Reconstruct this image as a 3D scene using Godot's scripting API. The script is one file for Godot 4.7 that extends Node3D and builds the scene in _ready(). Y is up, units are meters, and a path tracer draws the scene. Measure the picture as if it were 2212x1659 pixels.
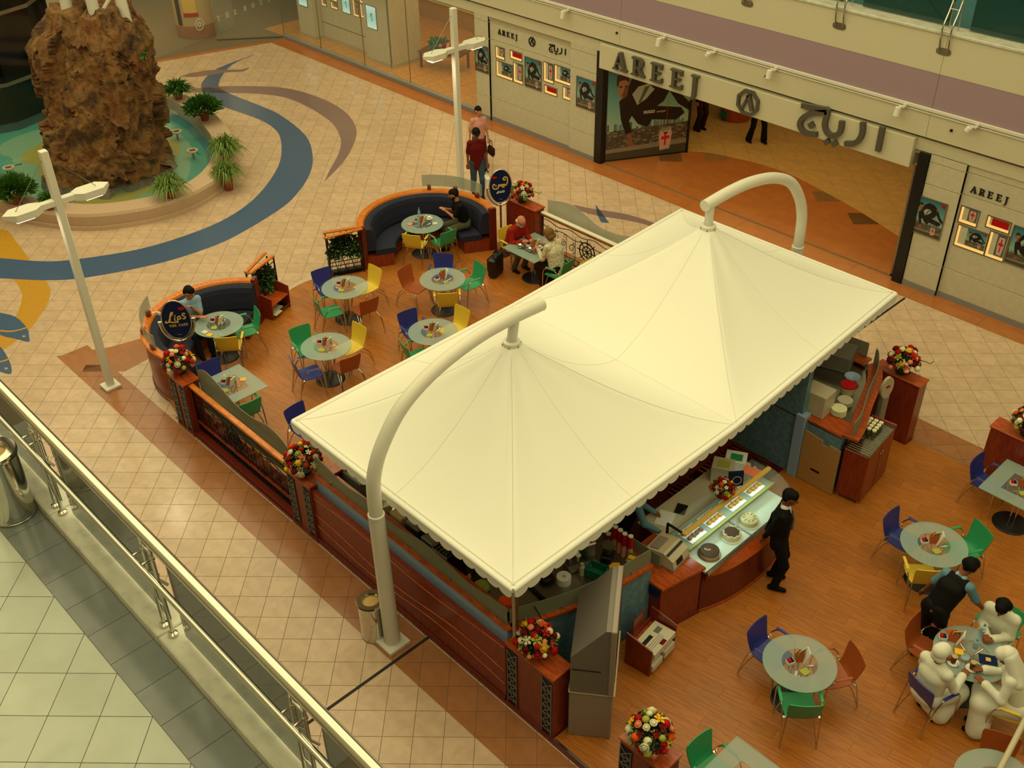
extends Node3D
# A shopping-mall atrium seen from an upper gallery: a café under two white tents, a rock fountain and a perfume shop.
# Metres, y up. x runs along the shop front (to the right and nearer), z away from the shop. The café is symmetrical about z = -5.35.

const HF := 0.07            # the café's wooden platform
const Y1 := 5.0             # first-floor gallery
const CAM := Vector3(10.768, 11.67, 5.085)
const FOCAL := 2293.9       # in pixels of a 2212 x 1659 picture
var CB := Basis(Vector3(0.692, -0.014, -0.722), Vector3(-0.414, 0.811, -0.413), Vector3(0.591, 0.585, 0.555)).orthonormalized()
var M := {}
var taken := {}
var rng := RandomNumberGenerator.new()

# ------------------------------------------------------------------ geometry
class G:
	var v := PackedVector3Array()
	var n := PackedVector3Array()
	var u := PackedVector2Array()
	var t := Transform3D()
	func at(p: Vector3, b := Basis()) -> G:
		t = Transform3D(b, p)
		return self
	func tri(a: Vector3, b: Vector3, c: Vector3, na: Vector3, nb: Vector3, nc: Vector3, ua := Vector2(), ub := Vector2(), uc := Vector2()) -> void:
		# a, b, c counter-clockwise seen from outside; written clockwise
		v.append(t * a); v.append(t * c); v.append(t * b)
		n.append((t.basis * na).normalized()); n.append((t.basis * nc).normalized()); n.append((t.basis * nb).normalized())
		u.append(ua); u.append(uc); u.append(ub)
	func poly(p: Array, out: Vector3) -> void:
		var q := p.duplicate()
		var nn := Vector3()
		for i in q.size():
			var a: Vector3 = q[i]
			var b: Vector3 = q[(i + 1) % q.size()]
			nn += a.cross(b)
		if nn.length() < 1e-12:
			return
		nn = nn.normalized()
		if nn.dot(out) < 0:
			q.reverse()
			nn = -nn
		for i in range(1, q.size() - 1):
			tri(q[0], q[i], q[i + 1], nn, nn, nn)
	func uvquad(a: Vector3, b: Vector3, c: Vector3, d: Vector3) -> void:
		# a bottom left, b bottom right, c top right, d top left
		var nn := (b - a).cross(d - a).normalized()
		tri(a, b, c, nn, nn, nn, Vector2(0, 1), Vector2(1, 1), Vector2(1, 0))
		tri(a, c, d, nn, nn, nn, Vector2(0, 1), Vector2(1, 0), Vector2(0, 0))
	func box(c: Vector3, s: Vector3, bev := 0.0, bs := Basis()) -> G:
		var h := s * 0.5
		bev = minf(bev, minf(h.x, minf(h.y, h.z)) * 0.9)
		var P := func(sg: Vector3, ax: int) -> Vector3:
			var q := Vector3(sg.x * (h.x - bev), sg.y * (h.y - bev), sg.z * (h.z - bev))
			q[ax] = sg[ax] * h[ax]
			return c + bs * q
		for ax in 3:
			var b1 := (ax + 1) % 3
			var c1 := (ax + 2) % 3
			for s1 in [-1.0, 1.0]:
				var o := Vector3(); o[ax] = s1
				var l := []
				for k in [[-1.0, -1.0], [1.0, -1.0], [1.0, 1.0], [-1.0, 1.0]]:
					var g := Vector3(); g[ax] = s1; g[b1] = k[0]; g[c1] = k[1]
					l.append(P.call(g, ax))
				poly(l, bs * o)
				if bev > 0:
					for s2 in [-1.0, 1.0]:
						var g0 := Vector3(); g0[ax] = s1; g0[b1] = s2; g0[c1] = -1.0
						var g1 := g0; g1[c1] = 1.0
						var o2 := Vector3(); o2[ax] = s1; o2[b1] = s2
						poly([P.call(g0, ax), P.call(g1, ax), P.call(g1, b1), P.call(g0, b1)], bs * o2)
		if bev > 0:
			for sx in [-1.0, 1.0]:
				for sy in [-1.0, 1.0]:
					for sz in [-1.0, 1.0]:
						var g := Vector3(sx, sy, sz)
						poly([P.call(g, 0), P.call(g, 1), P.call(g, 2)], bs * g)
		return self
	func bx(x0: float, x1: float, y0: float, y1: float, z0: float, z1: float, bev := 0.0) -> G:
		return box(Vector3((x0 + x1) / 2, (y0 + y1) / 2, (z0 + z1) / 2), Vector3(absf(x1 - x0), absf(y1 - y0), absf(z1 - z0)), bev)
	func grid(p: Array, wrap_j := false, flip := false, uvs := false) -> G:
		# p[i][j]: smooth surface through the points; outside is di x dj (or its opposite when flipped)
		var ni := p.size()
		var nj: int = p[0].size()
		var nn := []
		for i in ni:
			var row := PackedVector3Array()
			for j in nj:
				var i0 := maxi(i - 1, 0)
				var i1 := mini(i + 1, ni - 1)
				var j0 := (j - 1 + nj) % nj if wrap_j else maxi(j - 1, 0)
				var j1 := (j + 1) % nj if wrap_j else mini(j + 1, nj - 1)
				var dj: Vector3 = p[i][j1] - p[i][j0]
				if dj.length() < 1e-6:
					var ii := i + 1 if i + 1 < ni else i - 1
					dj = p[ii][j1] - p[ii][j0]
				var m: Vector3 = (p[i1][j] - p[i0][j]).cross(dj)
				row.append(m.normalized() * (-1.0 if flip else 1.0))
			nn.append(row)
		for i in ni - 1:
			for j in (nj if wrap_j else nj - 1):
				var k := (j + 1) % nj
				var A := [i, j]; var B := [i + 1, j]; var C := [i + 1, k]; var D := [i, k]
				var o := [A, D, C, B] if flip else [A, B, C, D]
				var w := []
				for e in o:
					w.append(Vector2(float(e[1]) / (nj - 1), 1.0 - float(e[0]) / (ni - 1)) if uvs else Vector2())
				tri(p[o[0][0]][o[0][1]], p[o[1][0]][o[1][1]], p[o[2][0]][o[2][1]], nn[o[0][0]][o[0][1]], nn[o[1][0]][o[1][1]], nn[o[2][0]][o[2][1]], w[0], w[1], w[2])
				tri(p[o[0][0]][o[0][1]], p[o[2][0]][o[2][1]], p[o[3][0]][o[3][1]], nn[o[0][0]][o[0][1]], nn[o[2][0]][o[2][1]], nn[o[3][0]][o[3][1]], w[0], w[2], w[3])
		return self
	func slab(p: Array, th: float) -> G:
		# a curved sheet with thickness th on the inner side of di x dj
		var ni := p.size()
		var nj: int = p[0].size()
		var q := []
		for i in ni:
			var row := []
			for j in nj:
				var m: Vector3 = (p[mini(i + 1, ni - 1)][j] - p[maxi(i - 1, 0)][j]).cross(p[i][mini(j + 1, nj - 1)] - p[i][maxi(j - 1, 0)]).normalized()
				row.append(p[i][j] - m * th)
			q.append(row)
		grid(p)
		grid(q, false, true)
		for i in ni - 1:
			poly([p[i][0], p[i + 1][0], q[i + 1][0], q[i][0]], p[i][0] - p[i][1])
			poly([p[i][nj - 1], p[i + 1][nj - 1], q[i + 1][nj - 1], q[i][nj - 1]], p[i][nj - 1] - p[i][nj - 2])
		for j in nj - 1:
			poly([p[0][j], p[0][j + 1], q[0][j + 1], q[0][j]], p[0][j] - p[1][j])
			poly([p[ni - 1][j], p[ni - 1][j + 1], q[ni - 1][j + 1], q[ni - 1][j]], p[ni - 1][j] - p[ni - 2][j])
		return self
	func tube(path: Array, r: Variant, seg := 8, caps := true) -> G:
		var rows := []
		var side := Vector3()
		for i in path.size():
			var d: Vector3 = ((path[mini(i + 1, path.size() - 1)] - path[maxi(i - 1, 0)]) as Vector3).normalized()
			if i == 0:
				side = d.cross(Vector3.UP if absf(d.y) < 0.9 else Vector3.RIGHT).normalized()
			else:
				side = (side - d * side.dot(d)).normalized()
			var s2 := d.cross(side)
			var rr: float = r[i] if r is Array else r
			var row := []
			for j in seg:
				var a := TAU * j / seg
				row.append(path[i] + (side * cos(a) + s2 * sin(a)) * rr)
			rows.append(row)
		grid(rows, true, true)
		if caps:
			poly(rows[0], path[0] - path[1])
			poly(rows[-1], path[-1] - path[-2])
		return self
	func lathe(prof: Array, seg := 20, smooth := false, a0 := 0.0, a1 := TAU, c := Vector3()) -> G:
		# prof: Vector2(radius, y) from bottom to top, outside on the right
		var full := absf(a1 - a0 - TAU) < 1e-4
		var rings := []
		for q in prof:
			var row := []
			for j in (seg if full else seg + 1):
				var a := a0 + (a1 - a0) * j / seg
				row.append(c + Vector3(cos(a) * q.x, q.y, sin(a) * q.x))
			rings.append(row)
		if smooth:
			grid(rings, full)
		else:
			for i in rings.size() - 1:
				grid([rings[i], rings[i + 1]], full)
		return self
	func ball(c: Vector3, r: Vector3, seg := 10, rings := 6, bs := Basis()) -> G:
		var rows := []
		for i in rings + 1:
			var a := -PI / 2 + PI * i / rings
			var row := []
			for j in seg:
				var b := TAU * j / seg
				row.append(c + bs * Vector3(cos(a) * cos(b) * r.x, sin(a) * r.y, cos(a) * sin(b) * r.z))
			rows.append(row)
		return grid(rows, true)
	func extr(pl: PackedVector2Array, z0: float, z1: float) -> G:
		# polygon in the xy plane pushed from z0 to z1
		var ix := Geometry2D.triangulate_polygon(pl)
		for k in range(0, ix.size(), 3):
			var a := pl[ix[k]]; var b := pl[ix[k + 1]]; var c := pl[ix[k + 2]]
			poly([Vector3(a.x, a.y, z1), Vector3(b.x, b.y, z1), Vector3(c.x, c.y, z1)], Vector3(0, 0, z1 - z0))
			poly([Vector3(a.x, a.y, z0), Vector3(b.x, b.y, z0), Vector3(c.x, c.y, z0)], Vector3(0, 0, z0 - z1))
		var cw := Geometry2D.is_polygon_clockwise(pl)
		for k in pl.size():
			var a := pl[k]
			var b := pl[(k + 1) % pl.size()]
			var o := Vector2(b.y - a.y, a.x - b.x) * (1.0 if not cw else -1.0)
			poly([Vector3(a.x, a.y, z0), Vector3(b.x, b.y, z0), Vector3(b.x, b.y, z1), Vector3(a.x, a.y, z1)], Vector3(o.x, o.y, 0))
		return self
	func prism(pl: PackedVector2Array, y0: float, y1: float) -> G:
		# polygon in the xz plane from y0 to y1
		var ix := Geometry2D.triangulate_polygon(pl)
		for k in range(0, ix.size(), 3):
			var a := pl[ix[k]]; var b := pl[ix[k + 1]]; var c := pl[ix[k + 2]]
			poly([Vector3(a.x, y1, a.y), Vector3(b.x, y1, b.y), Vector3(c.x, y1, c.y)], Vector3(0, y1 - y0, 0))
			poly([Vector3(a.x, y0, a.y), Vector3(b.x, y0, b.y), Vector3(c.x, y0, c.y)], Vector3(0, y0 - y1, 0))
		var cw := Geometry2D.is_polygon_clockwise(pl)
		for k in pl.size():
			var a := pl[k]
			var b := pl[(k + 1) % pl.size()]
			var o := Vector2(b.y - a.y, a.x - b.x) * (1.0 if not cw else -1.0)
			poly([Vector3(a.x, y0, a.y), Vector3(b.x, y0, b.y), Vector3(b.x, y1, b.y), Vector3(a.x, y1, a.y)], Vector3(o.x, 0, o.y))
		return self
	func mesh() -> ArrayMesh:
		var m := ArrayMesh.new()
		var a := []
		a.resize(Mesh.ARRAY_MAX)
		a[Mesh.ARRAY_VERTEX] = v
		a[Mesh.ARRAY_NORMAL] = n
		a[Mesh.ARRAY_TEX_UV] = u
		m.add_surface_from_arrays(Mesh.PRIMITIVE_TRIANGLES, a)
		return m

# ------------------------------------------------------------------ nodes
func numbered(c: String) -> String:
	if not taken.has(c):
		taken[c] = 0
		return c
	taken[c] += 1
	return "%s_%03d" % [c, taken[c]]

func tag(o: Node, label: String, category: String, group := "") -> Node:
	o.set_meta("label", label)
	o.set_meta("category", category)
	if group:
		o.set_meta("group", group)
	return o

func thing(called: String, label: String, category: String, p := Vector3(), turn := 0.0, group := "") -> Node3D:
	var o := Node3D.new()
	o.name = numbered(called)
	add_child(o)
	o.position = p
	o.rotation.y = turn
	tag(o, label, category, group)
	return o

func inst(called: String, m: Mesh, material: Material, parent: Node) -> MeshInstance3D:
	var o := MeshInstance3D.new()
	o.mesh = m
	o.material_override = material
	o.name = numbered(called) if parent == self else called
	parent.add_child(o, true)
	return o

func part(called: String, g: G, material: Material, parent: Node, label := "") -> MeshInstance3D:
	var o := inst(called, g.mesh(), material, parent)
	if label:
		o.set_meta("label", label)
	return o

func solo(called: String, label: String, category: String, g: G, material: Material, group := "", p := Vector3(), turn := 0.0) -> MeshInstance3D:
	var o := inst(called, g.mesh(), material, self)
	o.position = p
	o.rotation.y = turn
	tag(o, label, category, group)
	return o

func struct(called: String, g: G, material: Material) -> MeshInstance3D:
	var o := inst(called, g.mesh(), material, self)
	o.set_meta("kind", "structure")
	return o

func stuff(o: Node) -> Node:
	o.set_meta("kind", "stuff")
	return o

func dup(o: Node3D, p: Vector3, turn: float, label: String, group := "") -> Node3D:
	var r: Node3D = o.duplicate()
	r.name = numbered(o.name.rstrip("0123456789").trim_suffix("_"))
	add_child(r)
	r.position = p
	r.rotation.y = turn
	r.set_meta("label", label)
	if group:
		r.set_meta("group", group)
	return r

# ------------------------------------------------------------------ small tools
func mz(z: float) -> float:
	return -10.7 - z

func curve(p: Array, steps := 6, closed := false) -> Array:
	# Catmull-Rom through Vector2 or Vector3 points
	var out := []
	var n := p.size()
	for i in (n if closed else n - 1):
		var a = p[(i - 1 + n) % n] if closed or i > 0 else p[0]
		var b = p[i]
		var c = p[(i + 1) % n]
		var d = p[(i + 2) % n] if closed or i + 2 < n else p[n - 1]
		for k in steps:
			var s := float(k) / steps
			out.append(0.5 * ((2.0 * b) + (c - a) * s + (2.0 * a - 5.0 * b + 4.0 * c - d) * s * s + (3.0 * b - a - 3.0 * c + d) * s * s * s))
	if not closed:
		out.append(p[n - 1])
	return out

func v2(p: Array) -> PackedVector2Array:
	var out := PackedVector2Array()
	for k in range(0, p.size(), 2):
		out.append(Vector2(p[k], p[k + 1]))
	return out

func blob2(p: Array, steps := 5) -> PackedVector2Array:
	var pts := []
	for k in range(0, p.size(), 2):
		pts.append(Vector2(p[k], p[k + 1]))
	return PackedVector2Array(curve(pts, steps, true))

func rect(x0: float, z0: float, x1: float, z1: float) -> PackedVector2Array:
	return PackedVector2Array([Vector2(x0, z0), Vector2(x1, z0), Vector2(x1, z1), Vector2(x0, z1)])

func oval(c: Vector2, rx: float, ry: float, n := 40) -> PackedVector2Array:
	var out := PackedVector2Array()
	for k in n:
		out.append(c + Vector2(cos(TAU * k / n) * rx, sin(TAU * k / n) * ry))
	return out

func ribbon(p: Array, w: float, square := true) -> Array:
	# outline polygons of a stroke of width w along Vector2 points
	return Geometry2D.offset_polyline(PackedVector2Array(p), w / 2, Geometry2D.JOIN_ROUND if not square else Geometry2D.JOIN_MITER, Geometry2D.END_BUTT if square else Geometry2D.END_ROUND)

func pix(w: Vector3) -> Vector2:
	var q := (w - CAM) * CB
	if q.z > -0.1:
		return Vector2(-9999, -9999)
	return Vector2(1106 - FOCAL * q.x / q.z, 829.5 + FOCAL * q.y / q.z)

func seen(w: Vector3, margin := 60.0) -> bool:
	var q := pix(w)
	return q.x > -margin and q.x < 2212 + margin and q.y > -margin and q.y < 1659 + margin

func text(s: String, size: float, depth: float, serif := true, bold := true) -> TextMesh:
	# size is the height of a capital in metres
	var f := SystemFont.new()
	f.font_names = PackedStringArray(["Droid Serif" if serif else "Droid Sans"])
	f.font_weight = 700 if bold else 400
	var t := TextMesh.new()
	t.font = f
	t.text = s
	t.font_size = 32
	t.pixel_size = size / 23.0
	t.depth = depth
	t.curve_step = 1.0
	return t

# ------------------------------------------------------------------ materials
func noise(freq: float, colors: Array, seed_ := 1, oct := 4, normal := false, type := FastNoiseLite.TYPE_SIMPLEX_SMOOTH, size := 256) -> NoiseTexture2D:
	var f := FastNoiseLite.new()
	f.noise_type = type
	f.seed = seed_
	f.frequency = freq
	f.fractal_octaves = oct
	var t := NoiseTexture2D.new()
	t.width = size
	t.height = size
	t.seamless = true
	t.noise = f
	if normal:
		t.as_normal_map = true
		t.bump_strength = 6.0
	else:
		var g := Gradient.new()
		g.colors = PackedColorArray(colors)
		var o := PackedFloat32Array()
		for k in colors.size():
			o.append(0.25 + 0.5 * k / maxf(colors.size() - 1, 1))
		g.offsets = o
		t.color_ramp = g
	return t

func mat(called: String, c: Color, rough := 0.5, metal := 0.0, tex: Texture2D = null, scale := Vector3.ONE, world := false) -> StandardMaterial3D:
	var m := StandardMaterial3D.new()
	m.resource_name = called
	m.albedo_color = c
	m.roughness = rough
	m.metallic = metal
	if tex:
		m.albedo_texture = tex
		m.uv1_triplanar = true
		m.uv1_world_triplanar = world
		m.uv1_scale = scale
	M[called] = m
	return m

func glow(called: String, c: Color, e: float) -> StandardMaterial3D:
	var m := mat(called, c, 0.4)
	m.emission_enabled = true
	m.emission = c
	m.emission_energy_multiplier = e
	return m

func glassy(called: String, c: Color, rough: float) -> StandardMaterial3D:
	var m := mat(called, c, rough)
	m.transparency = BaseMaterial3D.TRANSPARENCY_ALPHA
	m.cull_mode = BaseMaterial3D.CULL_DISABLED
	return m

func materials() -> void:
	var speck := noise(0.02, [Color(0.965, 0.965, 0.96), Color(1, 1, 1)], 3)
	var cloud := noise(0.01, [Color(0.955, 0.95, 0.945), Color(1, 1, 1)], 4, 4)
	var grain := noise(0.02, [Color(0.84, 0.8, 0.78), Color(0.94, 0.93, 0.92), Color(1, 1, 1)], 5, 4)
	var grain2 := noise(0.015, [Color(0.55, 0.5, 0.45), Color(1, 1, 1)], 6, 4)
	for k in 4:
		var d: float = [1.0, 0.985, 1.01, 0.975][k]
		mat("tile%d" % k, Color(0.77 * d, 0.665 * d, 0.56 * d), 0.2, 0, cloud, Vector3.ONE * 1.3, true)
		mat("brown%d" % k, Color(0.61 * d, 0.405 * d, 0.255 * d), 0.22, 0, cloud, Vector3.ONE * 1.3, true)
		mat("pale%d" % k, Color(0.68 * d, 0.71 * d, 0.66 * d), 0.2, 0, cloud, Vector3.ONE * 0.7, true)
		mat("slate%d" % k, Color(0.44 * d, 0.47 * d, 0.47 * d), 0.16, 0, cloud, Vector3.ONE * 1.1, true)
	for k in 6:
		var d: float = [1.0, 0.965, 1.03, 0.985, 1.015, 0.95][k]
		mat("plank%d" % k, Color(0.67 * d, 0.41 * d, 0.14 * d), 0.36, 0, noise(0.02, [Color(0.87, 0.81, 0.72), Color(0.95, 0.93, 0.9), Color(1, 1, 1)], 20 + k, 4), Vector3(0.4, 4, 7))
	mat("grout", Color(0.42, 0.36, 0.28), 0.8)
	mat("joint", Color(0.05, 0.05, 0.05), 0.7)
	mat("blue_inlay", Color(0.27, 0.36, 0.5), 0.2, 0, speck, Vector3.ONE * 2.0, true)
	mat("plum_inlay", Color(0.5, 0.41, 0.41), 0.2, 0, speck, Vector3.ONE * 2.0, true)
	mat("ochre_inlay", Color(0.74, 0.55, 0.17), 0.25, 0, speck, Vector3.ONE * 2.0, true)
	mat("terracotta", Color(0.66, 0.4, 0.2), 0.18, 0, cloud, Vector3.ONE * 0.8, true)
	mat("shop_tile", Color(0.74, 0.6, 0.38), 0.16, 0, cloud, Vector3.ONE, true)
	mat("oak", Color(0.8, 0.58, 0.3), 0.3, 0, grain, Vector3(0.6, 3, 3), true)
	mat("cream", Color(0.75, 0.725, 0.63), 0.6, 0, speck, Vector3.ONE, true)
	mat("cream_dark", Color(0.66, 0.62, 0.5), 0.6)
	mat("fascia", Color(0.77, 0.745, 0.64), 0.55)
	mat("lilac", Color(0.6, 0.5, 0.56), 0.55)
	mat("upper_wall", Color(0.72, 0.7, 0.62), 0.7)
	mat("ceiling_white", Color(0.85, 0.83, 0.76), 0.8)
	mat("plinth", Color(0.5, 0.5, 0.5), 0.35)
	mat("black", Color(0.035, 0.035, 0.035), 0.4)
	mat("black_iron", Color(0.045, 0.045, 0.04), 0.5, 0.4)
	mat("chrome", Color(0.8, 0.79, 0.75), 0.12, 1.0)
	mat("steel", Color(0.7, 0.7, 0.66), 0.22, 1.0)
	mat("brushed", Color(0.6, 0.58, 0.53), 0.38, 1.0)
	mat("sign_metal", Color(0.36, 0.34, 0.3), 0.5, 0.35)
	mat("marble", Color(0.78, 0.78, 0.72), 0.25, 0, noise(0.02, [Color(0.92, 0.925, 0.92), Color(0.98, 0.98, 0.98), Color(1, 1, 1)], 9, 6), Vector3.ONE * 0.8, true)
	mat("stone", Color(0.76, 0.65, 0.55), 0.4, 0, speck, Vector3.ONE * 2.0, true)
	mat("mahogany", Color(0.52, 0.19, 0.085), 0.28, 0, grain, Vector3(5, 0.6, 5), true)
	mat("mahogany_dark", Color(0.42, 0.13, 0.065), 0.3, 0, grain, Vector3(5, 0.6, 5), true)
	mat("cherry", Color(0.68, 0.31, 0.12), 0.26, 0, grain, Vector3(0.8, 4, 4), true)
	mat("honey", Color(0.82, 0.47, 0.13), 0.28, 0, grain, Vector3(0.8, 5, 5), true)
	mat("navy_fabric", Color(0.085, 0.105, 0.215), 0.85, 0, noise(0.2, [Color(0.75, 0.75, 0.75), Color(1, 1, 1)], 11, 2), Vector3.ONE * 4.0, true)
	mat("blue_paint", Color(0.4, 0.54, 0.6), 0.7, 0, noise(0.03, [Color(0.82, 0.86, 0.9), Color(1, 1, 1)], 12, 5), Vector3.ONE, true)
	mat("blue_rail", Color(0.55, 0.65, 0.78), 0.6)
	mat("beige_board", Color(0.68, 0.52, 0.3), 0.6, 0, speck, Vector3.ONE * 2.0, true)
	var cv := mat("canvas", Color(0.9, 0.9, 0.86), 0.75, 0, noise(0.3, [Color(0.96, 0.96, 0.96), Color(1, 1, 1)], 13, 2), Vector3.ONE * 3.0, true)
	cv.backlight_enabled = true
	cv.backlight = Color(0.1, 0.1, 0.09)
	mat("white_paint", Color(0.83, 0.82, 0.77), 0.45)
	mat("white", Color(0.86, 0.86, 0.83), 0.5)
	mat("plastic_grey", Color(0.42, 0.4, 0.37), 0.45)
	mat("plastic_silver", Color(0.55, 0.5, 0.46), 0.4)
	mat("putty", Color(0.72, 0.68, 0.57), 0.45)
	mat("chair_blue", Color(0.14, 0.18, 0.5), 0.4)
	mat("chair_green", Color(0.15, 0.56, 0.36), 0.4)
	mat("chair_yellow", Color(0.84, 0.72, 0.22), 0.4)
	mat("chair_brown", Color(0.6, 0.29, 0.1), 0.4)
	var fg := glassy("frosted", Color(0.6, 0.68, 0.66, 0.5), 0.45)
	fg.metallic_specular = 0.5
	glassy("frost_screen", Color(0.5, 0.53, 0.44, 0.8), 0.5)
	glassy("frost_light", Color(0.62, 0.68, 0.62, 0.5), 0.4)
	glassy("clear", Color(0.85, 0.93, 0.9, 0.05), 0.03).metallic_specular = 0.18
	glassy("glass_edge", Color(0.55, 0.75, 0.62, 0.7), 0.3)
	glassy("rail_glass", Color(0.07, 0.24, 0.21, 0.62), 0.04)
	glassy("dark_glass", Color(0.02, 0.035, 0.03, 0.93), 0.06)
	glassy("pet", Color(0.75, 0.88, 0.95, 0.25), 0.1)
	glassy("water", Color(0.6, 0.8, 0.8, 0.05), 0.05).metallic_specular = 0.3
	mat("pool_deep", Color(0.05, 0.4, 0.46), 0.35)
	mat("pool_teal", Color(0.2, 0.56, 0.5), 0.35)
	mat("pool_sand", Color(0.46, 0.62, 0.5), 0.4)
	mat("pool_yellow", Color(0.62, 0.56, 0.04), 0.4)
	var rk := mat("rock", Color(0.5, 0.39, 0.23), 0.85, 0, noise(0.012, [Color(0.5, 0.43, 0.38), Color(0.85, 0.76, 0.68), Color(1, 0.95, 0.85), Color(0.85, 0.66, 0.5)], 14, 6), Vector3.ONE * 0.5, true)
	rk.normal_enabled = true
	rk.normal_texture = noise(0.03, [], 15, 6, true)
	rk.normal_scale = 1.2
	mat("pot", Color(0.52, 0.22, 0.12), 0.7)
	for k in 4:
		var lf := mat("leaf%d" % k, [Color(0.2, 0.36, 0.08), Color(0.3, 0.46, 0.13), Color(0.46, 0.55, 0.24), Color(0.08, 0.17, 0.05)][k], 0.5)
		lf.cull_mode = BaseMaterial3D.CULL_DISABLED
	for e in [["red", Color(0.66, 0.05, 0.05)], ["crimson", Color(0.42, 0.03, 0.07)], ["orange", Color(0.85, 0.3, 0.06)], ["peach", Color(0.86, 0.5, 0.36)], ["yellow", Color(0.86, 0.68, 0.12)], ["ivory", Color(0.84, 0.82, 0.66)], ["lime", Color(0.6, 0.62, 0.26)], ["navy", Color(0.05, 0.1, 0.27)], ["gold", Color(0.82, 0.68, 0.33)], ["sky", Color(0.2, 0.55, 0.75)], ["teal_box", Color(0.1, 0.42, 0.32)], ["cake_brown", Color(0.22, 0.07, 0.03)], ["sponge", Color(0.75, 0.55, 0.3)], ["cream_cake", Color(0.82, 0.82, 0.64)], ["pastry", Color(0.68, 0.45, 0.12)], ["card", Color(0.8, 0.72, 0.5)], ["paper", Color(0.78, 0.76, 0.68)], ["sand", Color(0.74, 0.62, 0.4)], ["straw", Color(0.7, 0.6, 0.44)], ["pink_cup", Color(0.78, 0.55, 0.45)], ["coffee", Color(0.4, 0.22, 0.12)],
		["skin", Color(0.72, 0.48, 0.36)], ["tan", Color(0.5, 0.3, 0.19)], ["hair_black", Color(0.02, 0.018, 0.016)], ["hair_brown", Color(0.45, 0.33, 0.18)], ["hair_white", Color(0.75, 0.72, 0.66)], ["suit", Color(0.028, 0.028, 0.03)], ["black_cloth", Color(0.03, 0.028, 0.03)], ["red_wool", Color(0.55, 0.09, 0.05)], ["light_blue", Color(0.52, 0.64, 0.74)], ["steel_blue", Color(0.36, 0.5, 0.58)], ["jeans", Color(0.2, 0.27, 0.33)], ["dark_jeans", Color(0.07, 0.12, 0.15)], ["grey_cloth", Color(0.3, 0.29, 0.22)], ["maroon", Color(0.36, 0.04, 0.04)], ["robe", Color(0.84, 0.84, 0.78)], ["brown_cloth", Color(0.16, 0.06, 0.03)], ["dark_shoe", Color(0.03, 0.03, 0.035)], ["tie_grey", Color(0.3, 0.31, 0.36)]]:
		mat(e[0], e[1], 0.75).metallic_specular = 0.3
	var ck := noise(0.06, [Color(0.55, 0.3, 0.25), Color(0.8, 0.62, 0.56), Color(0.9, 0.82, 0.76)], 31, 3, false, FastNoiseLite.TYPE_CELLULAR)
	mat("pink_check", Color(1, 0.9, 0.88), 0.8, 0, ck, Vector3.ONE * 6.0)
	mat("print_cloth", Color(0.92, 0.9, 0.82), 0.8, 0, noise(0.03, [Color(0.5, 0.55, 0.62), Color(0.95, 0.93, 0.85), Color(0.95, 0.93, 0.85), Color(0.85, 0.7, 0.5)], 32, 2, false, FastNoiseLite.TYPE_CELLULAR), Vector3.ONE * 3.0)
	mat("shopfloor0", Color(0.74, 0.6, 0.38), 0.16, 0, cloud, Vector3.ONE, true)
	mat("oakboard0", Color(0.8, 0.58, 0.3), 0.3, 0, grain, Vector3(0.6, 3, 3), true)
	glow("tube_glow", Color(1.0, 0.93, 0.75), 3.0)
	glow("panel_glow", Color(1.0, 0.93, 0.7), 0.8)
	glow("spot_glow", Color(1.0, 0.9, 0.65), 8.0)
	glow("case_glow", Color(1.0, 0.8, 0.48), 0.5)
	glow("screen_glow", Color(0.75, 0.95, 0.9), 0.8)
	glow("deck_glow", Color(0.8, 0.9, 0.85), 0.12)

# ------------------------------------------------------------------ light and camera
func area(p: Vector3, size: Vector2, e: float, c: Color, towards := Vector3.DOWN) -> AreaLight3D:
	var l := AreaLight3D.new()
	l.area_size = size
	l.light_energy = e
	l.light_color = c
	l.shadow_enabled = true
	l.area_range = 60.0
	l.area_attenuation = 2.0
	add_child(l)
	l.position = p
	var up := Vector3.BACK if absf(towards.y) > 0.9 else Vector3.UP
	l.basis = Basis.looking_at(towards, up)
	return l

const WARM := Color(0.96, 0.945, 0.755)
const SHOP := Color(1.0, 0.84, 0.52)

func _ready() -> void:
	rng.seed = 7
	var cam := Camera3D.new()
	cam.name = "camera"
	add_child(cam)
	cam.position = CAM
	cam.basis = CB
	cam.fov = rad_to_deg(2.0 * atan(829.5 / FOCAL))
	cam.near = 0.1
	cam.far = 120.0
	cam.current = true
	var we := WorldEnvironment.new()
	we.name = "surroundings"
	var e := Environment.new()
	e.background_mode = Environment.BG_COLOR
	e.background_color = Color(0.02, 0.02, 0.02)
	e.tonemap_mode = Environment.TONE_MAPPER_LINEAR
	e.tonemap_exposure = 1.0
	e.sdfgi_enabled = true
	e.ssao_enabled = true
	e.ssil_enabled = true
	we.environment = e
	add_child(we)
	materials()
	ceiling_lights()
	area(Vector3(-2.2, 3.1, -17.3), Vector2(7.5, 4.5), 10.0, SHOP)
	area(Vector3(-16.5, 3.1, -16.8), Vector2(9.0, 4.0), 14.0, SHOP)
	area(Vector3(-25.5, 3.1, -11.5), Vector2(5.0, 8.0), 10.0, SHOP)
	shell()
	ground()
	platform()
	gallery_near()
	shop_front()
	shop_inside()
	boutique()
	lift()
	fountain()
	tents()
	stall()
	counters()
	railings()
	benches()
	furniture()
	lamps_and_bins()
	flowers()
	small_things()
	people()

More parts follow.
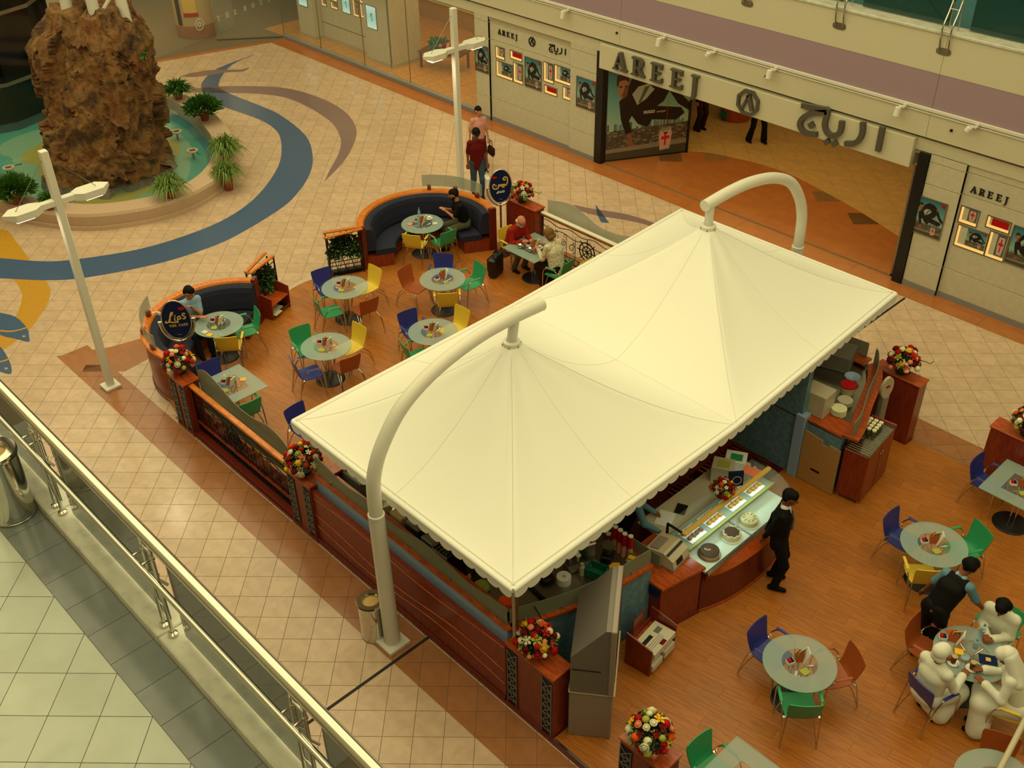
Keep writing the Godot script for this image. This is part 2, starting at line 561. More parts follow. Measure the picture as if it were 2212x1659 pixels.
func ceiling_lights() -> void:
	var k := 0
	for x in [-23.0, -14.0, -5.0, 4.0, 13.0]:
		for z in [-10.5, -1.0, 6.15]:
			var w := Vector2(8.96, 9.46 if z < 5.0 else 4.7)
			var e: float = [31.5, 29.0, 27.0, 23.5, 21.0][int((x + 23.0) / 9.0)] * (1.0 if z < 5.0 else 0.5)
			area(Vector3(x, 14.35, z), w, e, WARM)
			var t := thing("ceiling_light", "broad luminous ceiling panel, %s row, %s the fountain end" % ["shop-side" if z < -5 else ("middle" if z < 5 else "gallery-side"), ["first from", "second from", "third from", "fourth from", "farthest from"][int((x + 23.0) / 9.0)]], "ceiling light", Vector3(x, 14.4, z), 0.0, "luminous ceiling panels")
			part("diffuser", G.new().box(Vector3(0, 0.02, 0), Vector3(w.x, 0.03, w.y)), M.panel_glow, t)
			part("frame", G.new().box(Vector3(0, 0.05, 0), Vector3(w.x + 0.2, 0.05, w.y + 0.2)), M.white_paint, t)
			k += 1

func shell() -> void:
	struct("ceiling", G.new().bx(-31, 18, 14.5, 14.8, -22, 9), M.ceiling_white)
	struct("wall_left", G.new().bx(-31, -30.7, -0.3, 14.6, -22, 9), M.upper_wall)
	struct("wall_right", G.new().bx(17.7, 18, -0.3, 14.6, -22, 9), M.upper_wall)
	struct("wall_front", G.new().bx(-31, 18, -0.3, 14.6, 8.7, 9), M.upper_wall)
	struct("wall_back", G.new().bx(-31, 18, -0.3, 14.6, -22, -21.7), M.upper_wall)

# ------------------------------------------------------------------ ground floor
func field(o: Node, called: String, names: String, kinds: int, org: Vector2, e1: Vector2, e2: Vector2, region: PackedVector2Array, holes: Array, y: float, th: float, gap: float, most: int) -> void:
	# tiles of a lattice cut to a region: the nearest ones in view one by one, the rest together
	var lo := Vector2(1e9, 1e9)
	var hi := -lo
	for q in region:
		lo = lo.min(q); hi = hi.max(q)
	var boxes := []
	for h in holes:
		var a := Vector2(1e9, 1e9)
		var b := -a
		for q in h:
			a = a.min(q); b = b.max(q)
		boxes.append(Rect2(a, b - a).grow(0.05))
	var inv := Transform2D(e1, e2, org).affine_inverse()
	var r0 := Vector2(1e9, 1e9)
	var r1 := -r0
	for q in [lo, hi, Vector2(lo.x, hi.y), Vector2(hi.x, lo.y)]:
		var g: Vector2 = inv * q
		r0 = r0.min(g); r1 = r1.max(g)
	var gx := e1.normalized() * gap / 2
	var gy := e2.normalized() * gap / 2
	var found := []
	for i in range(floori(r0.x), ceili(r1.x)):
		for j in range(floori(r0.y), ceili(r1.y)):
			var p := org + e1 * i + e2 * j
			var c := p + (e1 + e2) / 2
			if not seen(Vector3(c.x, y, c.y), 90.0):
				continue
			var sq := PackedVector2Array([p + gx + gy, p + e1 - gx + gy, p + e1 + e2 - gx - gy, p + e2 + gx - gy])
			var got := [sq]
			var whole := true
			for q in sq:
				whole = whole and Geometry2D.is_point_in_polygon(q, region)
			if not whole:
				got = Geometry2D.intersect_polygons(sq, region)
			var cell := Rect2(c, Vector2()).grow(maxf(e1.length(), e2.length()) * 0.8)
			for h in holes.size():
				if not boxes[h].intersects(cell):
					continue
				var nxt := []
				for s in got:
					var cut := Geometry2D.clip_polygons(s, holes[h])
					if cut.size() != 1 or cut[0].size() != s.size():
						whole = false
					nxt.append_array(cut)
				got = nxt
			for s in got:
				if not Geometry2D.is_polygon_clockwise(s) or true:
					if absf(area2(s)) > 0.0006:
						found.append([c.distance_squared_to(Vector2(CAM.x, CAM.z)), s, c, whole, absi(i * 7 + j * 13 + (i * j) % 5) % kinds])
	found.sort_custom(func(a, b): return a[0] < b[0])
	var shared: ArrayMesh = null
	var rest := []
	for k in kinds:
		rest.append(G.new())
	for k in found.size():
		var f: Array = found[k]
		if k >= most:
			rest[f[4]].prism(f[1], y - th, y)
			continue
		var loc := PackedVector2Array()
		for q in f[1]:
			loc.append(q - f[2])
		var m: ArrayMesh
		if f[3]:
			if shared == null:
				shared = G.new().prism(loc, -th, 0.0).mesh()
			m = shared
		else:
			m = G.new().prism(loc, -th, 0.0).mesh()
		var t := inst(called, m, M[names + str(f[4])], o)
		t.position = Vector3(f[2].x, y, f[2].y)
	for k in kinds:
		if rest[k].v.size():
			stuff(part("far_" + called + "s", rest[k], M[names + str(k)], o))

func area2(p: PackedVector2Array) -> float:
	var s := 0.0
	for k in p.size():
		s += p[k].cross(p[(k + 1) % p.size()])
	return s / 2

var inlays := []

func band(inner: Array, outer: Array) -> PackedVector2Array:
	var a := []
	for k in range(0, inner.size(), 2):
		a.append(Vector2(inner[k], inner[k + 1]))
	var b := []
	for k in range(0, outer.size(), 2):
		b.append(Vector2(outer[k], outer[k + 1]))
	var c := curve(a, 4)
	c.append_array(curve(b, 4))
	return PackedVector2Array(c)

func ground() -> void:
	var f := struct("floor", G.new().bx(-30.7, 17.7, -0.3, -0.006, -21.7, 8.7), M.grout)
	var blue := band([-13.9, -0.2, -12.82, -1.13, -12.12, -1.64, -11.59, -2.23, -10.93, -3.63, -10.77, -5.05, -10.94, -6.12, -11.47, -7.18, -12.49, -8.41, -13.55, -9.23, -14.54, -9.74, -15.65, -9.88, -17.38, -9.66, -18.16, -9.63, -18.96, -9.94, -19.66, -10.38, -20.36, -11.35, -20.66, -12.87], [-20.62, -12.85, -20.31, -11.82, -19.21, -10.69, -18.37, -10.4, -16.55, -10.5, -15.47, -10.5, -13.74, -10.15, -12.48, -9.51, -11.52, -8.75, -10.74, -7.79, -10.31, -6.95, -9.9, -5.47, -9.86, -4.52, -10.04, -3.44, -10.57, -2.12, -11.08, -1.45, -11.9, -0.75, -12.8, 0.1])
	var plum := band([-19.66, -9.3, -18.81, -10.58, -17.98, -11.38, -17.35, -11.82, -16.47, -12.07, -15.32, -12.12, -14.17, -11.93, -13.08, -11.43, -12.3, -10.77, -11.51, -9.83, -10.86, -8.74], [-11.34, -9.25, -12.09, -10.1, -12.83, -10.7, -13.83, -11.17, -14.87, -11.38, -15.95, -11.45, -16.69, -11.37, -17.42, -11.02, -18.32, -10.28, -19.5, -9.2])
	var bird := blob2([-20.6, -10.17, -20.5, -10.91, -20.04, -11.48, -19.71, -11.8, -19.69, -12.1, -19.5, -11.76, -19.86, -11.29, -20.05, -10.64, -20.35, -10.24], 2)
	var ochre := band([-14.9, -0.6, -14.26, -1.72, -13.38, -1.72, -12.31, -1.58, -11.04, -1.41, -10.5, -1.27, -9.96, -0.9, -9.4, -0.32, -9.04, 0.31, -8.9, 1.0], [-9.6, 1.0, -9.6, 0.2, -10.12, -0.35, -10.73, -0.74, -11.15, -0.87, -11.7, -0.9, -12.6, -0.5, -13.4, 0.3])
	var fish := [blob2([-10.8, -0.05, -10.47, -0.16, -10.09, -0.32, -9.49, -0.31, -9.13, -0.2, -8.95, -0.11, -9.25, 0.03, -9.61, 0.19, -10.2, 0.25], 3), blob2([-9.5, 0.42, -9.17, 0.37, -8.83, 0.4, -8.41, 0.48, -8.09, 0.61, -8.31, 0.73, -8.8, 0.85, -9.4, 0.8], 3)]
	var plum2 := band([-5.43, -12.26, -4.89, -12.44, -4.1, -12.8, -3.11, -12.9, -2.2, -12.6], [-2.3, -12.5, -3.17, -12.72, -3.85, -12.58, -4.56, -12.25, -5.04, -12.13])
	var fin := v2([-5.03, -12.66, -4.12, -12.16, -4.28, -12.05, -4.61, -12.27])
	var terr := band([-6.5, -14.62, -5.46, -16.68, -4.07, -17.3, -2.71, -17.42, -1.14, -17.07, -0.04, -16.74, 1.9, -16.0], [1.9, -16.0, 2.0, -14.62])
	var front := rect(-21.5, -14.62, 9.9, -14.0)
	var cafe := rect(-8.0, -0.9, 11, -0.283)
	var cafe2 := rect(-3.9, mz(-0.9), 11, mz(-0.283))
	var spur := v2([-8.05, -0.283, -7.3, -0.283, -6.6, -1.0, -6.7, -1.75, -7.41, -1.95, -7.6, -1.2])
	var side := v2([-21.5, -14.1, -21.3, -14.0, -22.5, -9.6, -23.2, -6.0, -23.5, -6.0, -22.75, -9.6])
	var joint := rect(2.53, -13.98, 2.58, 2.9)
	var beige_holes := [blue, plum, bird, ochre, fish[0], fish[1], plum2, fin, front, cafe, cafe2, spur, side, joint, rect(-4.6, -9.7, 11, -0.95), oval(Vector2(-15.6, -5.2), 3.4, 3.1)]
	var e1 := Vector2(0.28284, -0.28284)
	var e2 := Vector2(0.28284, 0.28284)
	field(f, "tile", "tile", 4, Vector2(), e1, e2, v2([-22.75, -9.6, -23.5, -6, -23.5, 3.3, 10.5, 3.3, 10.5, -14.0, -21.4, -14.0]), beige_holes, 0.0, 0.006, 0.007, 300)
	var n := 1
	for q in [[cafe, "brown"], [cafe2, "brown"]]:
		var t := struct("trim_%d" % n, G.new().prism(q[0], -0.012, -0.005), M.grout)
		n += 1
		field(t, "tile", q[1], 4, Vector2(), e1, e2, q[0], [joint] + ([rect(-4.6, -9.73, 11, -0.97), spur] if n == 2 else [rect(-4.6, -9.73, 11, -0.97)]), 0.0, 0.006, 0.006, 150)
	for q in [[spur, "brown0"], [front, "terracotta"], [terr, "terracotta"], [side, "terracotta"]]:
		var g := G.new()
		if q[0] == front:
			for k in 21:
				g.bx(-21.4 + k * 1.5, -21.4 + k * 1.5 + 1.494, -0.012, 0.0, -14.55, -14.0)
		else:
			g.prism(q[0], -0.012, 0.0)
		struct("trim_%d" % n, g, M[q[1]])
		n += 1
	for q in [[blue, "blue_inlay", -0.001], [plum, "plum_inlay", -0.001], [bird, "plum_inlay", 0.0006], [ochre, "ochre_inlay", -0.0015], [fish[0], "blue_inlay", 0.0], [fish[1], "blue_inlay", 0.0], [plum2, "plum_inlay", 0.0], [fin, "blue_inlay", 0.0]]:
		var o := solo("floor_inlay", "", "floor inlay", G.new().prism(q[0], -0.01, q[2]), M[q[1]])
		var k: int = taken.floor_inlay
		o.set_meta("label", ["broad blue ribbon curling round the fountain in the beige floor", "plum crescent inlaid beyond the blue ribbon", "thin plum bird crossing the far end of the blue ribbon", "ochre ribbon crossing under the blue ribbon at the left", "upper blue fish lying on the ochre ribbon", "lower blue fish at the left edge of the floor", "pale plum ribbon beside the glass railing near the shop", "small blue fin shape beside the pale plum ribbon"][k])
		if k == 4 or k == 5:
			var c: Vector2 = Vector2(-9.3, -0.13) if k == 4 else Vector2(-8.42, 0.6)
			part("eye", G.new().prism(oval(c + Vector2(0.08, 0), 0.045, 0.03, 12), -0.002, 0.001), M.ochre_inlay, o)
			var gl := G.new()
			for pl in ribbon(curve([c + Vector2(-0.5, 0.28), c + Vector2(-0.3, 0.12), c + Vector2(-0.22, -0.05), c + Vector2(-0.2, -0.2)], 4), 0.05):
				gl.prism(pl, -0.002, 0.001)
			part("gill_stripe", gl, M.ochre_inlay, o)
	struct("trim_%d" % n, G.new().prism(joint, -0.012, -0.002), M.joint)

func platform() -> void:
	var out := PackedVector2Array()
	var l := [-4.37, -0.97, -5.3, -1.15, -6.2, -1.45, -6.75, -2.2, -6.72, -3.0, -6.42, -3.75, -6.55, -4.1, -6.75, -4.6, -6.84, -5.35]
	for k in range(0, l.size(), 2):
		out.append(Vector2(l[k], l[k + 1]))
	for k in range(l.size() - 4, -1, -2):
		out.append(Vector2(l[k], mz(l[k + 1])))
	out.append(Vector2(10.4, mz(-0.97)))
	out.append(Vector2(10.4, -0.97))
	var f := struct("floor_1", G.new().prism(out, -0.01, HF - 0.006), M.mahogany_dark)
	var rot := deg_to_rad(9.5)
	var ex := Vector2(cos(rot), -sin(rot))
	var ey := Vector2(sin(rot), cos(rot))
	var stall_hole := v2([0.1, -1.2, 3.8, -1.2, 4.5, -3.2, 4.7, -3.9, 4.7, -5.6, 3.0, -5.6, 3.0, -7.5, 4.0, -7.6, 3.8, -9.5, 0.1, -9.5])
	# boards staggered by a third from row to row
	var found := []
	for j in range(-70, 60):
		for i in range(-14, 14):
			var p := Vector2(4, -5) + ex * (1.28 * i + 0.427 * posmod(j * 2, 3)) + ey * 0.195 * j
			var sq := PackedVector2Array([p + ex * 0.0012 + ey * 0.0012, p + ex * 1.2788 + ey * 0.0012, p + ex * 1.2788 + ey * 0.1938, p + ex * 0.0012 + ey * 0.1938])
			var c := p + ex * 0.64 + ey * 0.097
			if not seen(Vector3(c.x, HF, c.y), 120.0):
				continue
			for s in Geometry2D.intersect_polygons(sq, out):
				var cut := Geometry2D.clip_polygons(s, stall_hole)
				for w in cut:
					if absf(area2(w)) > 0.002 and not (cut.size() > 1 and Geometry2D.is_polygon_clockwise(w)):
						found.append([c.distance_squared_to(Vector2(CAM.x, CAM.z)), w, c, posmod(i * 5 + j * 7 + (i * j) % 3, 6)])
	found.sort_custom(func(a, b): return a[0] < b[0])
	var rest := []
	for k in 6:
		rest.append(G.new())
	for k in found.size():
		var loc := PackedVector2Array()
		for q in found[k][1]:
			var d: Vector2 = q - found[k][2]
			loc.append(Vector2(d.dot(ex), d.dot(ey)))
		if k < 300:
			var m := part("plank", G.new().prism(loc, -0.006, 0.0), M["plank%d" % found[k][3]], f)
			m.position = Vector3(found[k][2].x, HF, found[k][2].y)
			m.rotation.y = rot
		else:
			rest[found[k][3]].at(Vector3(found[k][2].x, HF, found[k][2].y), Basis(Vector3.UP, rot)).prism(loc, -0.006, 0.0)
	for k in 6:
		if rest[k].v.size():
			stuff(part("far_planks", rest[k], M["plank%d" % k], f))
	# metal and wood edge strips
	struct("trim_20", G.new().bx(5.0, 10.4, 0.0, HF + 0.004, -0.975, -0.935), M.steel)
	struct("trim_21", G.new().bx(4.9, 10.4, 0.0, HF + 0.004, mz(-0.945), mz(-0.975)), M.steel)
	struct("trim_22", G.new().bx(-4.4, 10.4, 0.0, 0.05, -0.935, -0.915, 0.004), M.mahogany_dark)
	var arc := []
	for k in 9:
		var z := -4.0 - 2.7 * k / 8.0
		arc.append(Vector2(-6.5 - 0.42 * sin(PI * k / 8.0), z))
	var g := G.new()
	for pl in ribbon(arc, 0.13):
		g.prism(pl, 0.0, HF + 0.002)
	struct("trim_23", g, M.stone)

# ------------------------------------------------------------------ near gallery (first floor, bottom left of the picture)
func gallery_near() -> void:
	struct("floor_2", G.new().bx(-12, 17.7, 4.2, Y1 - 0.006, 2.98, 8.7), M.grout)
	var f := get_node("floor_2")
	field(f, "tile", "pale", 4, Vector2(3.509, 3.632), Vector2(0.28284, -0.28284), Vector2(0.28284, 0.28284), rect(-6, 3.632, 11, 8), [], Y1, 0.006, 0.006, 200)
	field(f, "border_tile", "slate", 4, Vector2(4.125, 3.255), Vector2(0.4, 0), Vector2(0, 0.375), rect(-6, 3.255, 11, 3.63), [], Y1, 0.006, 0.005, 90)
	var c := G.new()
	for k in 8:
		c.bx(2.63 + (k - 3) * 2.0, 2.63 + (k - 2) * 2.0 - 0.008, Y1 - 0.1, Y1 + 0.11, 2.96, 3.25, 0.012)
	struct("trim_30", c, M.marble)
	var r := thing("balcony_railing", "chrome and green glass railing along the near gallery edge", "railing", Vector3(0, Y1 + 0.11, 3.14))
	part("handrail", G.new().tube([Vector3(-6, 1.09, 0.0), Vector3(11, 1.09, 0.0)], 0.048, 16), M.chrome, r)
	part("lower_rail", G.new().tube([Vector3(-6, 0.83, 0.1), Vector3(11, 0.83, 0.1)], 0.026, 12), M.chrome, r)
	for k in 6:
		var x0 := 2.75 + (k - 2) * 2.0
		part("glass_pane", G.new().bx(x0 + 0.06, x0 + 1.82, 0.03, 1.02, -0.056, -0.044), M.rail_glass, r)
	for k in 6:
		var x := 2.63 + (k - 2) * 2.0
		var p := part("post", G.new().tube([Vector3(x - 0.07, 0.0, 0.01), Vector3(x - 0.07, 1.06, 0.0)], 0.016, 10).tube([Vector3(x + 0.07, 0.0, 0.01), Vector3(x + 0.07, 1.06, 0.0)], 0.016, 10), M.chrome, r)
		for s in [-0.07, 0.07]:
			part("foot", G.new().lathe([Vector2(0.0, -0.002), Vector2(0.045, -0.002), Vector2(0.04, 0.025), Vector2(0.018, 0.04)], 14, false, 0, TAU, Vector3(x + s, 0, 0.01)), M.chrome, p)
			part("standoff", G.new().tube([Vector3(x + s, 0.85, 0.0), Vector3(x + s, 0.84, 0.09)], 0.011, 8), M.chrome, p)
			part("ball_joint", G.new().ball(Vector3(x + s, 0.85, 0.0), Vector3(0.024, 0.03, 0.024), 8, 5), M.chrome, p)
			part("glass_clamp", G.new().tube([Vector3(x + s, 0.62, 0.0), Vector3(x + s + 0.03, 0.55, -0.05)], 0.012, 6), M.chrome, p)
		part("crossbar", G.new().tube([Vector3(x - 0.07, 0.3, 0.005), Vector3(x + 0.07, 0.3, 0.005)], 0.01, 6), M.chrome, p)
		part("crossbar", G.new().tube([Vector3(x - 0.07, 0.9, 0), Vector3(x + 0.07, 0.9, 0)], 0.012, 6), M.chrome, p)
	bin("litter_bin", "tall chrome litter bin with sand tray on the near gallery floor", Vector3(2.24, Y1, 3.44), 0.2, 0.74)

func bin(called: String, label: String, p: Vector3, r: float, h: float) -> void:
	var t := thing(called, label, "litter bin", p)
	part("body", G.new().lathe([Vector2(r * 1.0, 0.0), Vector2(r * 1.02, 0.02), Vector2(r, 0.05), Vector2(r, h * 0.93)], 40), M.chrome, t)
	part("rim", G.new().lathe([Vector2(r, h * 0.93), Vector2(r * 1.08, h * 0.94), Vector2(r * 1.1, h * 0.97), Vector2(r * 1.04, h), Vector2(r * 0.66, h * 1.0), Vector2(r * 0.6, h * 0.97), Vector2(r * 0.6, h * 0.95)], 40), M.chrome, t)
	part("sand", G.new().lathe([Vector2(r * 0.62, h * 0.94), Vector2(r * 0.3, h * 0.975), Vector2(0.0, h * 0.98)], 24, true), M.sand, t)
	part("base_ring", G.new().lathe([Vector2(0, -0.0), Vector2(r * 1.03, 0.0), Vector2(r * 1.03, 0.025), Vector2(r, 0.03)], 40), M.steel, t)

# ------------------------------------------------------------------ the shop front
func paint(im: Image, p: Array, c: Color) -> void:
	# fill a polygon given as u, v pairs
	var w := im.get_width()
	var h := im.get_height()
	var q := PackedVector2Array()
	var lo := 1e9
	var hi := -1e9
	for k in range(0, p.size(), 2):
		q.append(Vector2(p[k] * w, p[k + 1] * h))
		lo = minf(lo, p[k + 1] * h)
		hi = maxf(hi, p[k + 1] * h)
	for y in range(maxi(int(lo), 0), mini(int(hi) + 1, h)):
		var xs := []
		for k in q.size():
			var a := q[k]
			var b := q[(k + 1) % q.size()]
			var yy := y + 0.5
			if (a.y <= yy) != (b.y <= yy):
				xs.append(a.x + (yy - a.y) / (b.y - a.y) * (b.x - a.x))
		xs.sort()
		for k in range(0, xs.size() - 1, 2):
			var x0 := clampi(roundi(xs[k]), 0, w)
			var x1 := clampi(roundi(xs[k + 1]), 0, w)
			if x1 > x0:
				im.fill_rect(Rect2i(x0, y, x1 - x0, 1), c)

func printed(called: String, im: Image, rough := 0.35) -> StandardMaterial3D:
	var m := StandardMaterial3D.new()
	m.resource_name = called
	m.albedo_texture = ImageTexture.create_from_image(im)
	m.roughness = rough
	M[called] = m
	return m

func poster_print() -> void:
	var im := Image.create(320, 400, false, Image.FORMAT_RGB8)
	for y in 400:
		im.fill_rect(Rect2i(0, y, 320, 1), Color(0.13, 0.42, 0.5).lerp(Color(0.56, 0.68, 0.6), clampf(y / 270.0, 0, 1)))
	var r := RandomNumberGenerator.new()
	r.seed = 4
	for k in 40:
		var x := r.randf()
		var hh := r.randf_range(0.02, 0.1) * (1.6 if x > 0.4 and x < 0.85 else 0.7)
		paint(im, [x, 0.7 - hh, x + 0.03, 0.7 - hh, x + 0.03, 0.74, x, 0.74], Color(0.38, 0.5, 0.5) * r.randf_range(0.7, 1.1))
	paint(im, [0, 0.71, 1, 0.69, 1, 0.88, 0, 0.9], Color(0.28, 0.25, 0.21))
	for k in 260:
		var x := r.randf()
		var y := r.randf_range(0.7, 0.87)
		paint(im, [x, y, x + 0.03, y, x + 0.03, y + 0.012, x, y + 0.012], [Color(0.42, 0.3, 0.22), Color(0.5, 0.48, 0.4), Color(0.2, 0.2, 0.18), Color(0.36, 0.4, 0.36)][k % 4])
	paint(im, [0, 0.89, 1, 0.86, 1, 1, 0, 1], Color(0.5, 0.47, 0.38))
	paint(im, [0, 0.93, 1, 0.91, 1, 1, 0, 1], Color(0.27, 0.25, 0.2))
	var k0 := Color(0.05, 0.05, 0.045)
	paint(im, [0.14, 0.42, 0.22, 0.33, 0.29, 0.18, 0.42, 0.1, 0.6, 0.11, 0.74, 0.2, 0.88, 0.4, 1.0, 0.5, 1.0, 0.58, 0.86, 0.5, 0.74, 0.36, 0.68, 0.46, 0.6, 0.5, 0.9, 0.54, 0.95, 0.6, 0.85, 0.66, 0.55, 0.63, 0.5, 0.7, 0.38, 0.66, 0.3, 0.57, 0.27, 0.62, 0.31, 0.74, 0.24, 0.76, 0.17, 0.6], k0)
	paint(im, [0.29, 0.36, 0.36, 0.29, 0.48, 0.27, 0.56, 0.33, 0.46, 0.42, 0.36, 0.47], Color(0.6, 0.64, 0.6))
	paint(im, [0.44, 0.3, 0.5, 0.29, 0.4, 0.45, 0.37, 0.45], Color(0.3, 0.33, 0.31))
	paint(im, [0.7, 0.21, 0.74, 0.17, 0.77, 0.24, 0.73, 0.27], Color(0.55, 0.33, 0.22))
	paint(im, [0.12, 0.22, 0.2, 0.17, 0.25, 0.25, 0.23, 0.37, 0.17, 0.4, 0.12, 0.32], Color(0.62, 0.42, 0.3))
	paint(im, [0.19, 0.3, 0.245, 0.25, 0.23, 0.37, 0.17, 0.4], Color(0.42, 0.26, 0.18))
	paint(im, [0.1, 0.25, 0.1, 0.17, 0.17, 0.13, 0.24, 0.17, 0.25, 0.24, 0.2, 0.21, 0.13, 0.22, 0.12, 0.28], Color(0.2, 0.11, 0.06))
	paint(im, [0.135, 0.27, 0.17, 0.265, 0.17, 0.28, 0.14, 0.285], Color(0.16, 0.1, 0.07))
	paint(im, [0.2, 0.265, 0.23, 0.27, 0.23, 0.285, 0.2, 0.28], Color(0.16, 0.1, 0.07))
	paint(im, [0.16, 0.35, 0.2, 0.345, 0.2, 0.355, 0.16, 0.36], Color(0.35, 0.15, 0.11))
	paint(im, [0.25, 0.75, 0.3, 0.74, 0.33, 0.85, 0.38, 0.88, 0.26, 0.885, 0.27, 0.82], Color(0.5, 0.32, 0.22))
	paint(im, [0.73, 0.45, 0.737, 0.45, 0.737, 0.74, 0.73, 0.74], Color(0.6, 0.2, 0.12))
	paint(im, [0.66, 0.74, 0.79, 0.73, 0.81, 0.8, 0.79, 0.95, 0.67, 0.96, 0.65, 0.82], Color(0.76, 0.6, 0.56))
	paint(im, [0.67, 0.735, 0.78, 0.725, 0.78, 0.76, 0.67, 0.77], Color(0.5, 0.52, 0.48))
	paint(im, [0.7, 0.78, 0.76, 0.775, 0.75, 0.79, 0.71, 0.79], Color(0.06, 0.05, 0.05))
	paint(im, [0.715, 0.79, 0.745, 0.79, 0.74, 0.91, 0.72, 0.91], Color(0.75, 0.06, 0.06))
	paint(im, [0.68, 0.82, 0.78, 0.815, 0.78, 0.845, 0.68, 0.85], Color(0.75, 0.06, 0.06))
	printed("poster", im)
	var im2 := im.duplicate()
	paint(im2, [0.83, 0.03, 0.98, 0.03, 0.98, 0.13, 0.83, 0.13], Color(0.6, 0.06, 0.06))
	printed("poster_small", im2)
	var b := Image.create(64, 96, false, Image.FORMAT_RGB8)
	b.fill(Color(0.3, 0.36, 0.34))
	paint(b, [0.2, 0.1, 0.8, 0.1, 0.85, 0.5, 0.75, 0.95, 0.25, 0.95, 0.15, 0.5], Color(0.75, 0.62, 0.58))
	paint(b, [0.42, 0.2, 0.58, 0.2, 0.56, 0.8, 0.44, 0.8], Color(0.72, 0.07, 0.07))
	paint(b, [0.25, 0.38, 0.75, 0.38, 0.75, 0.5, 0.25, 0.5], Color(0.72, 0.07, 0.07))
	printed("bottle_print", b)
	var s := Image.create(96, 144, false, Image.FORMAT_RGB8)
	for y in 144:
		s.fill_rect(Rect2i(0, y, 96, 1), Color(0.55, 0.78, 0.74).lerp(Color(0.8, 0.92, 0.9), absf(y - 70) / 90.0))
	paint(s, [0.5, 0.3, 0.62, 0.35, 0.56, 0.5, 0.62, 0.62, 0.5, 0.7, 0.45, 0.55, 0.4, 0.4], Color(0.2, 0.3, 0.3))
	paint(s, [0.5, 0.36, 0.57, 0.4, 0.51, 0.5, 0.56, 0.6, 0.5, 0.64, 0.47, 0.52], Color(0.66, 0.84, 0.8))
	printed("screen_print", s)
	M.screen_print.emission_enabled = true
	M.screen_print.emission = Color.WHITE
	M.screen_print.emission_texture = M.screen_print.albedo_texture
	M.screen_print.emission_operator = BaseMaterial3D.EMISSION_OP_MULTIPLY
	M.screen_print.emission_energy_multiplier = 0.5

func frame_box(t: Node, x0: float, x1: float, y0: float, y1: float, d: float) -> void:
	# a frame of four bars in the thing's own axes
	var g := G.new()
	g.bx(x0 - 0.02, x1 + 0.02, y0 - 0.02, y0, -0.02, d)
	g.bx(x0 - 0.02, x1 + 0.02, y1, y1 + 0.02, -0.02, d)
	g.bx(x0 - 0.02, x0, y0, y1, -0.02, d)
	g.bx(x1, x1 + 0.02, y0, y1, -0.02, d)
	part("frame", g, M.brushed, t)

func poster(label: String, x: float, y: float, w: float, h: float, z: float, m: Material, group := "") -> void:
	var t := thing("framed_poster", label, "poster", Vector3(x, y, z), 0.0, group)
	frame_box(t, 0, w, 0, h, 0.025)
	var g := G.new()
	g.uvquad(Vector3(0, 0, 0.012), Vector3(w, 0, 0.012), Vector3(w, h, 0.012), Vector3(0, h, 0.012))
	part("print", g, m, t)
	part("backing", G.new().bx(0, w, 0, h, -0.02, 0.009), M.black, t)

func niche(label: String, x: float, y: float, w: float, h: float, z: float, kind: String) -> void:
	# a shallow lit showcase set into the wall
	var t := thing("display_window", label, "display case", Vector3(x, y, z))
	frame_box(t, 0, w, 0, h, 0.015)
	part("backing", G.new().bx(0, w, 0, h, -0.03, -0.02), M.cream, t)
	part("light_shelf", G.new().bx(0, w, 0, 0.05, -0.02, 0.006), M.case_glow, t)
	part("light_strip", G.new().bx(0, 0.045, 0.05, h, -0.02, 0.004), M.case_glow, t)
	if kind == "red":
		part("red_box", G.new().bx(w * 0.2, w * 0.95, 0.06, h * 0.92, -0.018, 0.01, 0.004), M.red, t)
	else:
		var g := G.new()
		var a := w * (0.32 if w > 0.45 else 0.42)
		g.uvquad(Vector3(a, 0.07, 0.004), Vector3(w - 0.02, 0.07, 0.004), Vector3(w - 0.02, h - 0.01, 0.004), Vector3(a, h - 0.01, 0.004))
		part("print", g, M.poster_small if kind == "ad" else M.bottle_print, t)

func letters(parent: Node, s: String, p: Vector3, size: float, depth: float, m: Material, turn := 0.0, step := 0.0, serif := true) -> void:
	# each letter a mesh of its own
	var x := 0.0
	for k in s.length():
		if s[k] == " ":
			x += size * 0.5
			continue
		var tm := text(s[k], size, depth, serif)
		var w := tm.get_aabb().size.x
		var o := inst("letter", tm, m, parent)
		o.rotation.y = turn
		o.position = p + Basis(Vector3.UP, turn) * Vector3(x + w / 2, size / 2, 0)
		x += (w + size * 0.12) if step == 0.0 else step

func strokes(parent: Node, list: Array, w: float, p: Vector3, k: float, depth: float, m: Material) -> void:
	# lettering drawn as flat strokes: each entry an array of x, y pairs in units of k
	for s in list:
		var pts := []
		for i in range(0, s.size(), 2):
			pts.append(Vector2(s[i], s[i + 1]) * k)
		var g := G.new().at(p)
		if pts.size() == 1:
			g.extr(PackedVector2Array([pts[0] + Vector2(-w, 0) * 0.8, pts[0] + Vector2(0, -w) * 0.8, pts[0] + Vector2(w, 0) * 0.8, pts[0] + Vector2(0, w) * 0.8]), 0, depth)
		else:
			for pl in ribbon(curve(pts, 5) if pts.size() > 2 else pts, w):
				g.extr(pl, 0, depth)
		part("letter", g, m, parent)

const AREEJ_ARABIC := [[3.8, 1.0, 3.8, 0.0], [2.95, 0.95, 3.0, 0.45, 2.8, 0.05, 2.35, -0.12], [2.05, 0.75, 2.05, 0.3, 1.8, 0.05, 1.5, 0.1, 1.32, 0.4, 1.35, 0.95, 1.1, 0.98, 0.15, 0.88], [1.35, 0.93, 0.7, 0.72, 0.3, 0.4, 0.2, 0.05, 0.5, -0.2, 1.05, -0.12], [1.55, -0.28], [1.9, -0.25], [0.72, 0.2]]

